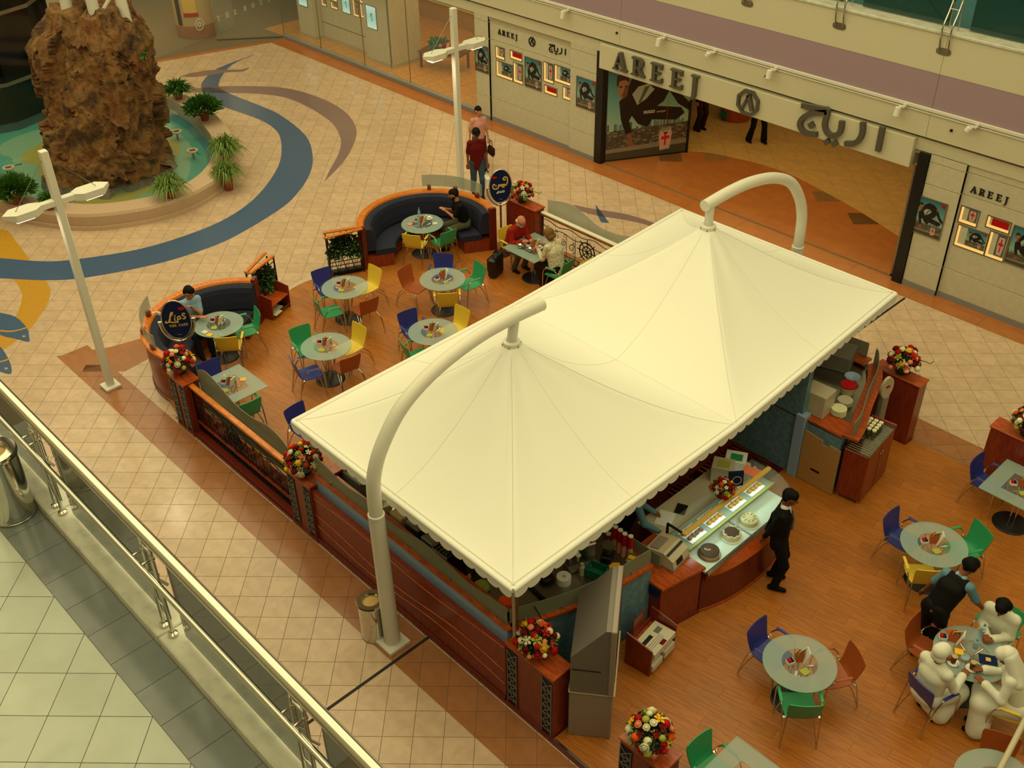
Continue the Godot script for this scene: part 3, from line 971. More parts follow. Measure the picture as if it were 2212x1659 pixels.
func octagon(parent: Node, c: Vector3, r: float, depth: float, m: Material) -> void:
	var o := PackedVector2Array()
	for k in 8:
		o.append(Vector2(cos(TAU * (k + 0.5) / 8), sin(TAU * (k + 0.5) / 8)) * r)
	var g := G.new().at(c)
	for k in 8:
		g.extr(PackedVector2Array([o[k], o[(k + 1) % 8], o[(k + 1) % 8] * 0.78, o[k] * 0.78]), 0, depth)
	part("ring", g, m, parent)
	var a := G.new().at(c)
	for s in [[Vector2(-0.42, -0.5), Vector2(0, 0.58)], [Vector2(0, 0.58), Vector2(0.42, -0.5)]]:
		for pl in ribbon([s[0] * r, s[1] * r], r * (0.16 if s[0].x < 0 else 0.3)):
			a.extr(pl, 0, depth)
	part("letter", a, m, parent)

func shop_front() -> void:
	poster_print()
	# gallery slab and its bands
	struct("floor_3", G.new().bx(-30.7, 17.7, 3.22, 5.22, -21.7, -14.6), M.upper_wall)
	var deck := struct("floor_4", G.new().bx(-30.7, 17.7, 5.215, 5.24, -21.7, -14.85), M.pool_deep)
	var lines := G.new()
	for k in 9:
		lines.box(Vector3(-10 + k * 2.4, 5.241, -17.5), Vector3(0.03, 0.004, 6), 0, Basis(Vector3.UP, 0.7))
	part("joints", lines, M.black, deck)
	var cuts := [-26.0, -14.0, -6.0, 2.02, 17.6]
	var w := Node3D.new()
	w.name = "wall_shop"
	add_child(w)
	w.set_meta("kind", "structure")
	for k in 4:
		var a: float = cuts[k] + 0.004
		var b: float = cuts[k + 1] - 0.004
		part("panel", G.new().bx(a, b, 3.27, 3.83, -14.62, -14.42), M.fascia, w)
		part("panel", G.new().bx(a, b, 3.83, 4.53, -14.62, -14.425), M.lilac, w)
		part("panel", G.new().bx(a, b, 4.532, 5.26, -14.62, -14.42), M.fascia, w)
	part("shadow_gap", G.new().bx(-26, 17.6, 3.2, 3.27, -14.62, -14.56), M.black, w)
	part("soffit_band", G.new().bx(-26, 17.6, 2.95, 3.2, -14.9, -14.5), M.fascia, w)
	part("soffit_band", G.new().bx(-26, 17.6, 2.86, 2.95, -14.9, -14.54), M.cream_dark, w)
	# wall panels to the left and right of the entrance
	var rows := [[0.12, 0.675], [0.687, 2.325], [2.34, 2.785], [2.8, 2.95]]
	for c in [[-11.35, -10.8, -14.5], [-10.79, -7.7, -14.56], [-7.69, -6.76, -14.5], [2.2, 2.95, -14.46], [2.96, 17.6, -14.53]]:
		for r in rows:
			part("panel", G.new().bx(c[0], c[1], r[0], r[1], -14.75, c[2], 0.004), M.cream, w)
		part("core", G.new().bx(c[0], c[1], 0.0, 2.95, -14.78, c[2] - 0.014), M.cream_dark, w)
		part("skirting", G.new().bx(c[0], c[1], 0.0, 0.115, -14.75, c[2] + 0.012), M.plinth, w)
	part("pillar", G.new().bx(-6.76, -6.53, 0, 2.95, -14.8, -14.47), M.black, w)
	part("pillar", G.new().bx(1.97, 2.19, 0, 2.95, -14.8, -14.42), M.black, w)
	var cb := struct("trim_40", G.new().bx(-26, 17.6, 5.26, 5.32, -14.86, -14.39, 0.01), M.marble)
	# upper glass railing with hooped brackets
	var rl := thing("glass_balustrade", "glass railing with hooped chrome brackets along the upper gallery", "railing", Vector3(0, 5.32, -14.72))
	for k in 9:
		part("glass_pane", G.new().bx(-16.0 + k * 2.24 + 0.35, -16.0 + k * 2.24 + 2.2, 0.02, 1.05, -0.006, 0.006), M.rail_glass, rl)
	part("handrail", G.new().tube([Vector3(-20, 1.12, 0.05), Vector3(6, 1.12, 0.05)], 0.035, 10), M.chrome, rl)
	for k in 6:
		var x := 2.0 - 2.24 * (k - 1)
		var g := G.new()
		for s in [-0.09, 0.09]:
			g.tube(curve([Vector3(x + s, -0.36, 0.31), Vector3(x + s, -0.1, 0.36), Vector3(x + s, 0.12, 0.35), Vector3(x + s, 0.35, 0.24), Vector3(x + s, 0.7, 0.12), Vector3(x + s, 1.1, 0.06)], 4), 0.018, 8)
			g.tube([Vector3(x + s, 0.0, 0.1), Vector3(x + s, 0.5, 0.1)], 0.014, 8)
		g.tube([Vector3(x - 0.09, 0.02, 0.36), Vector3(x + 0.09, 0.02, 0.36)], 0.01, 6)
		g.tube([Vector3(x - 0.09, 0.4, 0.22), Vector3(x + 0.09, 0.4, 0.22)], 0.01, 6)
		var b := part("bracket", g, M.chrome, rl)
		var pl := G.new().at(Vector3(x, -0.36, 0.3))
		pl.extr(PackedVector2Array(curve([Vector2(-0.15, 0), Vector2(-0.1, 0.06), Vector2(0.1, 0.06), Vector2(0.15, 0), Vector2(0.1, -0.06), Vector2(-0.1, -0.06)], 3, true)), -0.002, 0.012)
		part("base_plate", pl, M.brushed, b)
	# lighting track
	var tr := thing("lighting_track", "white lighting track along the lilac band over the shop sign", "light track", Vector3(0, 3.83, -14.42))
	part("rail", G.new().bx(-14, 11.5, -0.035, 0.03, 0, 0.045, 0.006), M.white_paint, tr)
	part("rail", G.new().bx(-14, 11.5, -0.09, -0.06, 0, 0.03, 0.006), M.white_paint, tr)
	var k := 0
	for s in [[-7.75, 0], [-4.68, 0], [-3.24, 1], [-1.62, 0], [1.41, 0], [2.9, 1]]:
		var t := thing("spotlight", ["white cylinder spotlight above the left wall showcases", "white cylinder spotlight above the letter E of the big sign", "small tilted white spotlight above the big letter J", "white cylinder spotlight above the octagon emblem", "white cylinder spotlight above the big Arabic letters", "small tilted white spotlight near the panel joint at the right"][k], "spotlight", Vector3(s[0], 3.77, -14.37))
		var bs := Basis(Vector3.RIGHT, -0.25) * Basis(Vector3.BACK, -0.4 if s[1] else 0.0)
		part("arm", G.new().bx(0.06, 0.12, 0.0, 0.06, -0.02, 0.04).bx(-0.02, 0.1, -0.02, 0.02, 0.02, 0.05), M.white_paint, t)
		var l: float = 0.1 if s[1] else 0.19
		part("housing", G.new().at(Vector3(0, 0.0, 0.09), bs).lathe([Vector2(0.045, -l), Vector2(0.06, -l), Vector2(0.06, -0.02), Vector2(0.045, 0.0), Vector2(0.0, 0.0)], 18), M.white_paint, t)
		part("lens", G.new().at(Vector3(0, 0.0, 0.09), bs).lathe([Vector2(0.0, -l + 0.02), Vector2(0.045, -l + 0.02)], 18), M.steel, t)
		k += 1
	k = 0
	for s in [-6.09, -1.79, 2.5]:
		tag(solo("peephole", "", "fitting", G.new().at(Vector3(), Basis(Vector3.RIGHT, PI / 2)).lathe([Vector2(0.028, 0), Vector2(0.028, 0.03), Vector2(0.018, 0.045), Vector2(0, 0.045)], 12), M.black_iron, "", Vector3(s, 3.55, -14.42)), ["small dark stud on the fascia above the man poster", "small dark stud on the fascia left of the middle spotlight", "small dark stud on the fascia right of the joint"][k], "fitting")
		k += 1
	# the big sign over the entrance
	var sg := thing("shop_sign", "long cream shop sign with big bronze letters over the entrance", "sign", Vector3(0, 0, -14.38))
	part("panel", G.new().bx(-6.6, 1.83, 2.58, 3.19, -0.4, 0.0, 0.005), M.fascia, sg)
	letters(sg, "AREEJ", Vector3(-6.1, 2.7, 0.05), 0.42, 0.1, M.sign_metal, 0.0, 0.6)
	octagon(sg, Vector3(-2.12, 2.89, 0.0), 0.31, 0.07, M.sign_metal)
	strokes(sg, AREEJ_ARABIC, 0.105, Vector3(-0.84, 2.74, 0.0), 0.52, 0.09, M.sign_metal)
	# showcases on the left wall
	var z := -14.56
	poster("framed poster of a leaping man at the far left of the left wall", -11.33, 1.37, 0.52, 0.72, -14.5, M.poster_small, "leaping man posters")
	poster("framed poster of a leaping man amid the left wall showcases", -9.4, 1.38, 0.6, 0.78, z, M.poster_small, "leaping man posters")
	poster("framed poster of a leaping man nearest the left black pillar", -7.43, 1.36, 0.62, 0.77, -14.5, M.poster_small, "leaping man posters")
	for q in [[-10.55, 1.88, 0.33, 0.3, "bottle", "small lit showcase at the upper left of the left wall"], [-9.97, 2.0, 0.43, 0.2, "red", "lit showcase with a red box left of the middle poster"], [-10.54, 1.38, 0.63, 0.41, "ad", "wide lit showcase at the lower left of the left wall"], [-9.85, 1.38, 0.34, 0.52, "bottle", "tall lit showcase just left of the middle poster"], [-8.69, 1.69, 0.34, 0.5, "bottle", "tall lit showcase just right of the middle poster"], [-8.29, 1.79, 0.6, 0.42, "ad", "wide lit showcase at the upper right of the left wall"], [-8.66, 1.38, 0.44, 0.19, "red", "lit showcase with a red box below the tall one"], [-7.98, 1.4, 0.3, 0.3, "bottle", "small lit showcase at the lower right of the left wall"]]:
		niche(q[5], q[0], q[1], q[2], q[3], z, q[4])
	var l1 := thing("wall_sign", "dark lettering and octagon emblem on the left shop wall", "sign", Vector3(0, 0, z))
	letters(l1, "AREEJ", Vector3(-10.46, 2.54, 0.012), 0.13, 0.02, M.black, 0.0, 0.175)
	octagon(l1, Vector3(-9.14, 2.62, 0.0), 0.13, 0.02, M.black)
	strokes(l1, AREEJ_ARABIC, 0.03, Vector3(-8.53, 2.55, 0.0), 0.16, 0.02, M.black)
	# and on the right wall
	z = -14.53
	poster("framed poster of a leaping man just right of the right black pillar", 2.13, 1.27, 0.63, 0.77, -14.46, M.poster_small, "leaping man posters")
	poster("framed poster of a leaping man at the right edge of the picture", 4.12, 1.28, 0.62, 0.77, z, M.poster_small, "leaping man posters")
	for q in [[3.03, 1.76, 0.36, 0.33, "bottle", "small lit showcase at the upper left of the right wall"], [3.58, 1.85, 0.45, 0.22, "red", "lit showcase with a red box on the right wall"], [3.06, 1.25, 0.62, 0.44, "ad", "wide lit showcase on the right wall"], [3.71, 1.25, 0.36, 0.53, "bottle", "tall lit showcase on the right wall"]]:
		niche(q[5], q[0], q[1], q[2], q[3], z, q[4])
	var l2 := thing("wall_sign", "dark lettering on the right shop wall", "sign", Vector3(0, 0, z))
	letters(l2, "AREEJ", Vector3(3.1, 2.42, 0.012), 0.13, 0.02, M.black, 0.0, 0.175)
	octagon(l2, Vector3(4.5, 2.5, 0.0), 0.13, 0.02, M.black)

func shop_inside() -> void:
	struct("wall_store", G.new().bx(-11.4, -11.3, 0, 3.22, -21.7, -14.76), M.cream)
	var f := struct("floor_5", G.new().bx(-11.3, 17.6, -0.02, 0.001, -21.7, -14.64), M.grout)
	field(f, "tile", "shopfloor", 1, Vector2(), Vector2(0.42426, -0.42426), Vector2(0.42426, 0.42426), rect(-11.3, -21.5, 2.0, -14.64), [band([-6.5, -14.6, -5.46, -16.68, -4.07, -17.3, -2.71, -17.42, -1.14, -17.07, -0.04, -16.74, 1.9, -16.0], [1.9, -16.0, 2.0, -14.6])], 0.004, 0.003, 0.006, 100)
	var t2 := get_node("trim_5") as Node3D
	t2.position.y = 0.004
	struct("wall_inner", G.new().bx(2.0, 2.15, 0, 3.22, -21.7, -14.76), M.cream)
	# glass leaf folded open at the right of the entrance
	var d := thing("glass_door", "folded clear glass door leaf at the right side of the shop entrance", "door", Vector3(1.86, 0, -14.6))
	part("pane", G.new().bx(-0.006, 0.006, 0.03, 2.5, -1.6, 0.0), M.clear, d)
	part("frame", G.new().bx(-0.02, 0.02, 0.0, 2.55, -0.04, 0.0).bx(-0.02, 0.02, 0.0, 2.55, -1.64, -1.6).bx(-0.02, 0.02, 0.0, 0.04, -1.6, 0), M.brushed, d)
	part("handle", G.new().tube([Vector3(-0.05, 0.9, -0.5), Vector3(-0.05, 1.2, -0.5)], 0.015, 8), M.steel, d)
	# the big advertisement set at an angle
	var p := thing("advert_board", "huge poster of a leaping man above a city beside the entrance", "poster", Vector3(-6.53, 0, -14.66), 1.065)
	var g := G.new()
	g.uvquad(Vector3(0.0, 0.05, 0.026), Vector3(2.26, 0.05, 0.026), Vector3(2.26, 2.75, 0.026), Vector3(0.0, 2.75, 0.026))
	part("print", g, M.poster, p)
	part("board", G.new().bx(-0.03, 2.3, 0.02, 2.78, -0.03, 0.022), M.black, p)
	part("edge", G.new().bx(2.27, 2.32, 0.0, 2.8, -0.04, 0.05), M.black, p)
	letters(p, "HUGO", Vector3(1.0, 1.22, 0.028), 0.085, 0.004, M.paper, 0.0, 0.0, false)
	letters(p, "energise", Vector3(1.36, 1.22, 0.028), 0.045, 0.004, M.straw, 0.0, 0.0, false)
	# round planter deep inside
	var o := thing("round_planter", "round wooden planter with dark plants inside the shop", "planter", Vector3(-5.9, 0.004, -19.5))
	part("bowl", G.new().lathe([Vector2(0, 0), Vector2(0.38, 0), Vector2(0.48, 0.4), Vector2(0.44, 0.42), Vector2(0.4, 0.38), Vector2(0, 0.38)], 28), M.cherry, o)
	part("plate", G.new().bx(-0.2, 0.0, 0.12, 0.3, 0.425, 0.46), M.teal_box, o)
	stuff(part("foliage", leaves(120, Vector3(0, 0.5, 0), Vector3(0.38, 0.16, 0.38), 0.12, 0.03, 5), M.leaf3, o))

func leaves(n: int, c: Vector3, r: Vector3, l: float, w: float, seed_: int, droop := 0.4, fan := 0.0) -> G:
	# n bent leaves growing out of an ellipsoid
	var q := RandomNumberGenerator.new()
	q.seed = seed_
	var g := G.new()
	for k in n:
		var a := q.randf() * TAU
		var e := q.randf_range(-0.2, 1.0)
		var d := Vector3(cos(a) * sqrt(1.0 - minf(e * e, 0.98)), e, sin(a) * sqrt(1.0 - minf(e * e, 0.98)))
		var s := q.randf_range(0.35, 1.0)
		var p := c + d * r * s
		if fan > 0.0:
			p = c + d * r * 0.15
		var ll := l * q.randf_range(0.6, 1.2)
		var up := (d + Vector3(0, 0.35, 0)).normalized()
		var side := up.cross(Vector3(q.randf_range(-1, 1), q.randf_range(-1, 1), q.randf_range(-1, 1))).normalized() * w
		var m := p + up * ll * 0.55 + Vector3(0, ll * 0.06, 0)
		var tip := p + up * ll + Vector3(0, -droop * ll, 0)
		var nn := up.cross(side).normalized()
		if nn.y < 0:
			nn = -nn
		g.poly([p - side * 0.4, p + side * 0.4, m + side, m - side], nn)
		g.poly([m - side, m + side, tip], nn)
	return g

# ------------------------------------------------------------------ the glazed shop at the back left
func boutique() -> void:
	var f := struct("floor_6", G.new().bx(-22.8, -11.4, -0.02, 0.001, -21.7, -14.66), M.grout)
	field(f, "board", "oakboard", 1, Vector2(), Vector2(1.8, 0.0), Vector2(0.0, 0.2), rect(-22.8, -21.6, -11.45, -14.68), [], 0.004, 0.003, 0.002, 60)
	struct("trim_50", G.new().bx(-21.45, -11.35, 0.0, 0.12, -14.72, -14.55, 0.006), M.plinth)
	var w := thing("shop_window", "tall clear glass front of the wooden-floored shop at the back left", "window", Vector3(0, 0.12, -14.64))
	w.set_meta("kind", "structure")
	var xs := [-21.45, -19.25, -16.85, -14.55, -11.36]
	for k in 4:
		part("pane", G.new().bx(xs[k] + 0.006, xs[k + 1] - 0.006, 0, 2.74, -0.006, 0.006), M.clear, w)
		part("joint_bar", G.new().bx(xs[k] - 0.006, xs[k] + 0.006, 0, 2.74, -0.012, 0.012), M.brushed, w)
	var s := thing("shop_window", "slanted glass front with white lettering at the far left", "window", Vector3(-21.45, 0.0, -14.64), deg_to_rad(-128))
	part("pane", G.new().bx(0.0, 2.3, 0.03, 2.8, -0.006, 0.006), M.clear, s)
	part("sill", G.new().bx(0.0, 2.3, 0.0, 0.04, -0.02, 0.02), M.brushed, s)
	var s2 := thing("shop_window", "glass front with emblem and white letters facing the rock fountain", "window", Vector3(-22.55, 0, -10.0), PI / 2 + 0.27)
	part("pane", G.new().bx(-2.4, 4.2, 0.03, 2.8, -0.006, 0.006), M.clear, s2)
	letters(s2, "THE BOUTIQUE", Vector3(3.4, 0.42, 0.012), 0.16, 0.006, M.white, 0.0, 0.42)
	part("emblem", G.new().at(Vector3(2.55, 0.55, 0.01), Basis(Vector3.RIGHT, PI / 2)).lathe([Vector2(0.2, 0.0), Vector2(0.2, 0.004), Vector2(0.17, 0.004), Vector2(0.17, 0.0)], 24).lathe([Vector2(0.09, 0.0), Vector2(0.09, 0.004), Vector2(0.05, 0.004), Vector2(0.05, 0.0)], 16), M.white, s2)
	# piers and display walls inside
	var d := thing("display_wall", "pale display wall with framed showcases inside the glazed shop", "display wall", Vector3(0, 0, 0))
	part("wall", G.new().bx(-20.4, -17.55, 0.1, 3.2, -15.9, -15.57), M.cream, d)
	part("skirting", G.new().bx(-20.4, -17.55, 0.0, 0.1, -15.9, -15.55), M.cream_dark, d)
	part("groove", G.new().bx(-20.4, -17.55, 0.55, 0.57, -15.9, -15.566), M.black, d)
	var p := thing("display_pier", "broad pale pier with a lit screen inside the glazed shop", "pillar", Vector3(0, 0, 0))
	part("shaft", G.new().bx(-17.6, -16.25, 0.1, 3.2, -16.5, -15.3), M.cream, p)
	part("skirting", G.new().bx(-17.62, -16.23, 0.0, 0.1, -16.52, -15.28), M.cream_dark, p)
	part("corner_strip", G.new().bx(-16.33, -16.28, 0.0, 3.2, -15.3, -15.27), M.brushed, p)
	var p2 := thing("display_pier", "pale pier at the left end of the glazed shop", "pillar", Vector3(0, 0, 0))
	part("shaft", G.new().bx(-21.35, -20.42, 0.1, 3.2, -16.2, -15.25), M.cream, p2)
	part("skirting", G.new().bx(-21.37, -20.4, 0.0, 0.1, -16.22, -15.23), M.cream_dark, p2)
	var k := 0
	for q in [[-17.42, 1.08, 0.5, 0.7, -15.3], [-19.1, 1.16, 0.42, 0.55, -15.57], [-21.2, 1.05, 0.5, 0.7, -15.25]]:
		var t := thing("light_screen", ["tall pale lit screen on the broad pier", "lit framed picture amid the display wall showcases", "lit framed picture on the left pier"][k], "screen", Vector3(q[0], q[1], q[4]))
		frame_box(t, 0, q[2], 0, q[3], 0.02)
		var g := G.new()
		g.uvquad(Vector3(0, 0, 0.012), Vector3(q[2], 0, 0.012), Vector3(q[2], q[3], 0.012), Vector3(0, q[3], 0.012))
		part("screen", g, M.screen_print, t)
		k += 1
	k = 0
	for q in [[-19.75, 1.16, 0.36, 0.2], [-18.5, 1.16, 0.28, 0.5], [-18.1, 1.19, 0.42, 0.42], [-20.3, 1.14, 0.25, 0.3], [-18.1, 1.66, 0.42, 0.2], [-19.75, 1.42, 0.36, 0.3]]:
		niche(["small lit showcase low on the back display wall", "narrow lit showcase right of the lit picture", "square lit showcase beside the broad pier", "small lit showcase beside the left pier", "flat lit showcase above the square one", "lit showcase above the small low one"][k], q[0], q[1], q[2], q[3], -15.57, "bottle" if k < 4 else "none")
		k += 1
	struct("wall_boutique", G.new().bx(-22.8, -11.4, 0, 3.22, -19.6, -19.5), M.beige_board)
	# table with flowers
	var tb := thing("display_table", "dark wooden display table behind the shop glass", "table", Vector3(-15.1, 0.004, -16.5), 0.3)
	part("tabletop", G.new().bx(-0.75, 0.75, 0.5, 0.55, -0.4, 0.4, 0.01), M.mahogany_dark, tb)
	for x in [-0.68, 0.68]:
		for z in [-0.33, 0.33]:
			part("leg", G.new().bx(x - 0.03, x + 0.03, 0, 0.5, z - 0.03, z + 0.03), M.mahogany_dark, tb)
	var fl := thing("flower_display", "teal and pink artificial flowers heaped on the dark display table", "flowers", Vector3(-15.1, 0.556, -16.5))
	stuff(part("foliage", leaves(150, Vector3(0, 0.1, 0), Vector3(0.55, 0.22, 0.3), 0.2, 0.05, 8), M.teal_box, fl))
	for q in 12:
		part("blossom", G.new().ball(Vector3(rng.randf_range(0.0, 0.5), rng.randf_range(0.15, 0.3), rng.randf_range(-0.2, 0.2)), Vector3.ONE * 0.07, 8, 5), M.peach if q % 3 else M.crimson, fl)
	# poster column
	var c := thing("round_column", "thick round column wrapped in posters at the far left", "column", Vector3(-24.1, 0, -12.8))
	part("shaft", G.new().lathe([Vector2(0.68, 0), Vector2(0.68, 3.2)], 36), M.straw, c)
	part("base_band", G.new().lathe([Vector2(0.7, 0), Vector2(0.7, 0.42), Vector2(0.68, 0.43)], 36), M.brown1, c)
	part("poster_panel", G.new().lathe([Vector2(0.69, 0.75), Vector2(0.69, 1.6)], 8, true, 0.35, 1.0), M.gold, c)
	part("poster_panel", G.new().lathe([Vector2(0.69, 0.43), Vector2(0.69, 1.6)], 8, true, 1.2, 1.5), M.cake_brown, c)
	part("red_band", G.new().lathe([Vector2(0.7, 0.75), Vector2(0.7, 0.88)], 8, true, 0.3, 1.05), M.red, c)
	letters(c, "Paris Gallery", Vector3(0.34, 0.785, 0.62), 0.05, 0.004, M.white, deg_to_rad(50))

# ------------------------------------------------------------------ lift shaft and fountain
func lift() -> void:
	var c := Vector2(-22.3, -4.6)
	var t := thing("glass_lift", "dark faceted glass lift shaft behind the rock fountain", "lift", Vector3(c.x, 0, c.y))
	var p := oval(Vector2(), 2.45, 2.45, 12)
	for k in 12:
		var a := p[k]
		var b := p[(k + 1) % 12]
		for lv in [[0.05, 1.3], [1.4, 3.15], [3.25, 5.2], [5.3, 9.0]]:
			var o := (a + b).normalized() * 0.02
			part("pane", G.new().prism(PackedVector2Array([a, b, b - o, a - o]), lv[0], lv[1]), M.dark_glass, t)
	part("core", G.new().lathe([Vector2(2.2, 0.0), Vector2(2.2, 9.0)], 12), M.black, t)
	for y in [1.3, 3.15, 5.2]:
		var g := G.new()
		for k in 12:
			var a := p[k] * 1.01
			var b := p[(k + 1) % 12] * 1.01
			g.prism(PackedVector2Array([a, b, b * 0.96, a * 0.96]), y, y + 0.1)
		part("band", g, M.brushed, t)

func fountain() -> void:
	var rim := PackedVector2Array(curve([Vector2(-14.8, -2.0), Vector2(-13.6, -2.5), Vector2(-12.6, -3.2), Vector2(-11.98, -4.25), Vector2(-11.8, -5.2), Vector2(-12.0, -6.15), Vector2(-12.5, -6.95), Vector2(-13.25, -7.65), Vector2(-14.2, -8.2), Vector2(-15.3, -8.55), Vector2(-16.5, -8.8), Vector2(-17.7, -8.9), Vector2(-19.4, -8.6), Vector2(-20.8, -7.6), Vector2(-21.4, -5.2), Vector2(-20.8, -3.2), Vector2(-19.2, -2.2), Vector2(-17.2, -1.8), Vector2(-15.9, -1.8)], 4, true))
	var inner: PackedVector2Array = Geometry2D.offset_polygon(rim, -0.56)[0]
	var t := thing("fountain_basin", "round stone fountain basin with painted pool floor", "fountain")
	var g := G.new()
	for k in rim.size():
		var a := rim[k]
		var b := rim[(k + 1) % rim.size()]
		var best := [Vector2(), Vector2()]
		for e in 2:
			var q: Vector2 = [a, b][e]
			var d := 1e9
			for w in inner.size():
				var cl := Geometry2D.get_closest_point_to_segment(q, inner[w], inner[(w + 1) % inner.size()])
				if cl.distance_squared_to(q) < d:
					d = cl.distance_squared_to(q)
					best[e] = cl
		var o := Vector3((a + b).x / 2 + 15.6, 0, (a + b).y / 2 + 5.2)
		var A := func(q: Vector2, y: float, out: float) -> Vector3:
			var dd := (q - Vector2(-15.6, -5.2)).normalized() * out
			return Vector3(q.x + dd.x, y, q.y + dd.y)
		g.poly([A.call(a, 0.0, 0), A.call(b, 0.0, 0), A.call(b, 0.1, 0), A.call(a, 0.1, 0)], o)
		g.poly([A.call(a, 0.1, 0), A.call(b, 0.1, 0), A.call(b, 0.1, -0.05), A.call(a, 0.1, -0.05)], Vector3.UP)
		g.poly([A.call(a, 0.1, -0.05), A.call(b, 0.1, -0.05), A.call(b, 0.36, 0.0), A.call(a, 0.36, 0.0)], o)
		g.poly([A.call(a, 0.36, 0.0), A.call(b, 0.36, 0.0), A.call(b, 0.43, -0.03), A.call(a, 0.43, -0.03)], o + Vector3.UP)
		g.poly([A.call(a, 0.43, -0.03), A.call(b, 0.43, -0.03), A.call(best[1], 0.43, 0), A.call(best[0], 0.43, 0)], Vector3.UP)
		g.poly([A.call(best[0], 0.43, 0), A.call(best[1], 0.43, 0), A.call(best[1], 0.02, 0), A.call(best[0], 0.02, 0)], -o)
	part("rim", g, M.stone, t)
	part("pool_floor", G.new().prism(inner, 0.0, 0.03), M.pool_deep, t)
	part("painted_shape", G.new().prism(blob2([-12.8, -4.4, -12.75, -5.3, -13.1, -6.5, -14.2, -7.3, -15.6, -7.8, -17.4, -8.0, -19.4, -7.4, -20.2, -5.6, -20.0, -3.6, -18.8, -3.0, -16.6, -2.7, -15.0, -2.65, -13.5, -3.3], 4), 0.03, 0.034), M.pool_teal, t)
	part("painted_shape", G.new().prism(blob2([-13.05, -4.6, -13.1, -5.3, -13.4, -6.2, -14.5, -7.0, -15.3, -7.45, -16.7, -7.7, -18.0, -7.4, -19.2, -6.2, -19.5, -4.8, -19.2, -3.8, -18.5, -3.5, -18.0, -3.6, -16.6, -3.1, -15.0, -3.0, -13.7, -3.6], 4), 0.034, 0.038), M.pool_sand, t)
	part("painted_shape", G.new().prism(blob2([-13.4, -4.5, -13.55, -5.4, -13.7, -6.05, -14.3, -6.35, -14.8, -6.7, -15.3, -7.1, -16.1, -7.35, -17.0, -6.6, -18.0, -5.4, -18.6, -4.9, -18.35, -4.4, -18.1, -3.95, -17.6, -3.7, -17.2, -3.9, -16.2, -3.65, -14.7, -3.55, -13.6, -3.8], 4), 0.038, 0.042), M.pool_yellow, t)
	stuff(solo("pool_water", "shallow clear water in the fountain basin", "water", G.new().prism(inner, 0.27, 0.275), M.water))
	# the rock
	var n := FastNoiseLite.new()
	n.seed = 3
	n.frequency = 0.55
	n.fractal_type = FastNoiseLite.FRACTAL_RIDGED
	n.fractal_octaves = 5
	var n2 := FastNoiseLite.new()
	n2.seed = 9
	n2.frequency = 0.8
	n2.fractal_octaves = 4
	var cell := FastNoiseLite.new()
	cell.seed = 5
	cell.noise_type = FastNoiseLite.TYPE_CELLULAR
	cell.cellular_return_type = FastNoiseLite.RETURN_CELL_VALUE
	cell.frequency = 0.7
	cell.fractal_type = FastNoiseLite.FRACTAL_NONE
	cell.domain_warp_enabled = true
	cell.domain_warp_amplitude = 0.6
	cell.domain_warp_frequency = 0.5
	var rows := []
	for i in 161:
		var s := i / 160.0
		var y := 0.05 + 4.2 * minf(s / 0.93, 1.0)
		var row := []
		for j in 240:
			var a := TAU * j / 240.0
			var q := Vector3(cos(a), 0, sin(a))
			var taper := lerpf(1.0, 0.76, pow(minf(s / 0.93, 1.0), 0.8)) * lerpf(1.0, 0.74, smoothstep(0.72, 0.94, s))
			if s > 0.93:
				taper *= sqrt(maxf(1.0 - pow((s - 0.93) / 0.07, 2.0), 0.0))
			var r := Vector3(1.72 * q.x, 0, 1.62 * q.z) * taper
			var at := Vector3(q.x * 1.7, y * 0.55, q.z * 1.7)
			var stretched := Vector3(q.x * 2.6, y * 0.7, q.z * 2.6)
			var block := cell.get_noise_3dv(Vector3(q.x * 2.2, y * 1.0, q.z * 2.2)) * 0.15 + n2.get_noise_3dv(stretched * 0.6) * 0.2 + n.get_noise_3dv(Vector3(q.x * 3.0, y * 0.9, q.z * 3.0)) * 0.05 + n2.get_noise_3dv(Vector3(q.x * 9, y * 2.2, q.z * 9)) * 0.05
			var ledge := (absf(fposmod(y * 0.9 + n2.get_noise_3dv(at * 0.7) * 1.6, 1.0) - 0.5) - 0.25) * 0.12
			row.append(Vector3(-15.4 + 0.28 * s, 0, -5.2 - 0.28 * s) + r * (1.0 + (block + ledge) * 0.85) + Vector3(0, y + n2.get_noise_3dv(stretched * 0.9) * 0.25 * s, 0))
		rows.append(row)
	solo("rock", "tall rugged brown artificial rock rising from the fountain pool", "rock", G.new().grid(rows, true), M.rock)
	# white framework on the rock
	var w := thing("white_framework", "white painted legs and braces standing on top of the rock", "framework", Vector3(-15.1, 4.0, -5.5))
	for q in [[-0.55, 0.35], [-0.15, 0.5], [0.45, 0.1], [0.75, -0.5]]:
		part("leg", G.new().tube([Vector3(q[0], -0.3, q[1]), Vector3(q[0] * 0.9, 1.9, q[1] * 0.9)], 0.14, 10), M.white_paint, w)
	for q in [[Vector3(-0.55, 0.75, 0.35), Vector3(-0.15, 0.55, 0.5)], [Vector3(-0.15, 0.55, 0.5), Vector3(0.6, 0.75, 0.1)], [Vector3(0.45, 0.0, 0.1), Vector3(0.72, 0.7, -0.4)]]:
		part("brace", G.new().tube(q, 0.05, 8), M.white_paint, w)
	# pool lamps
	var k := 0
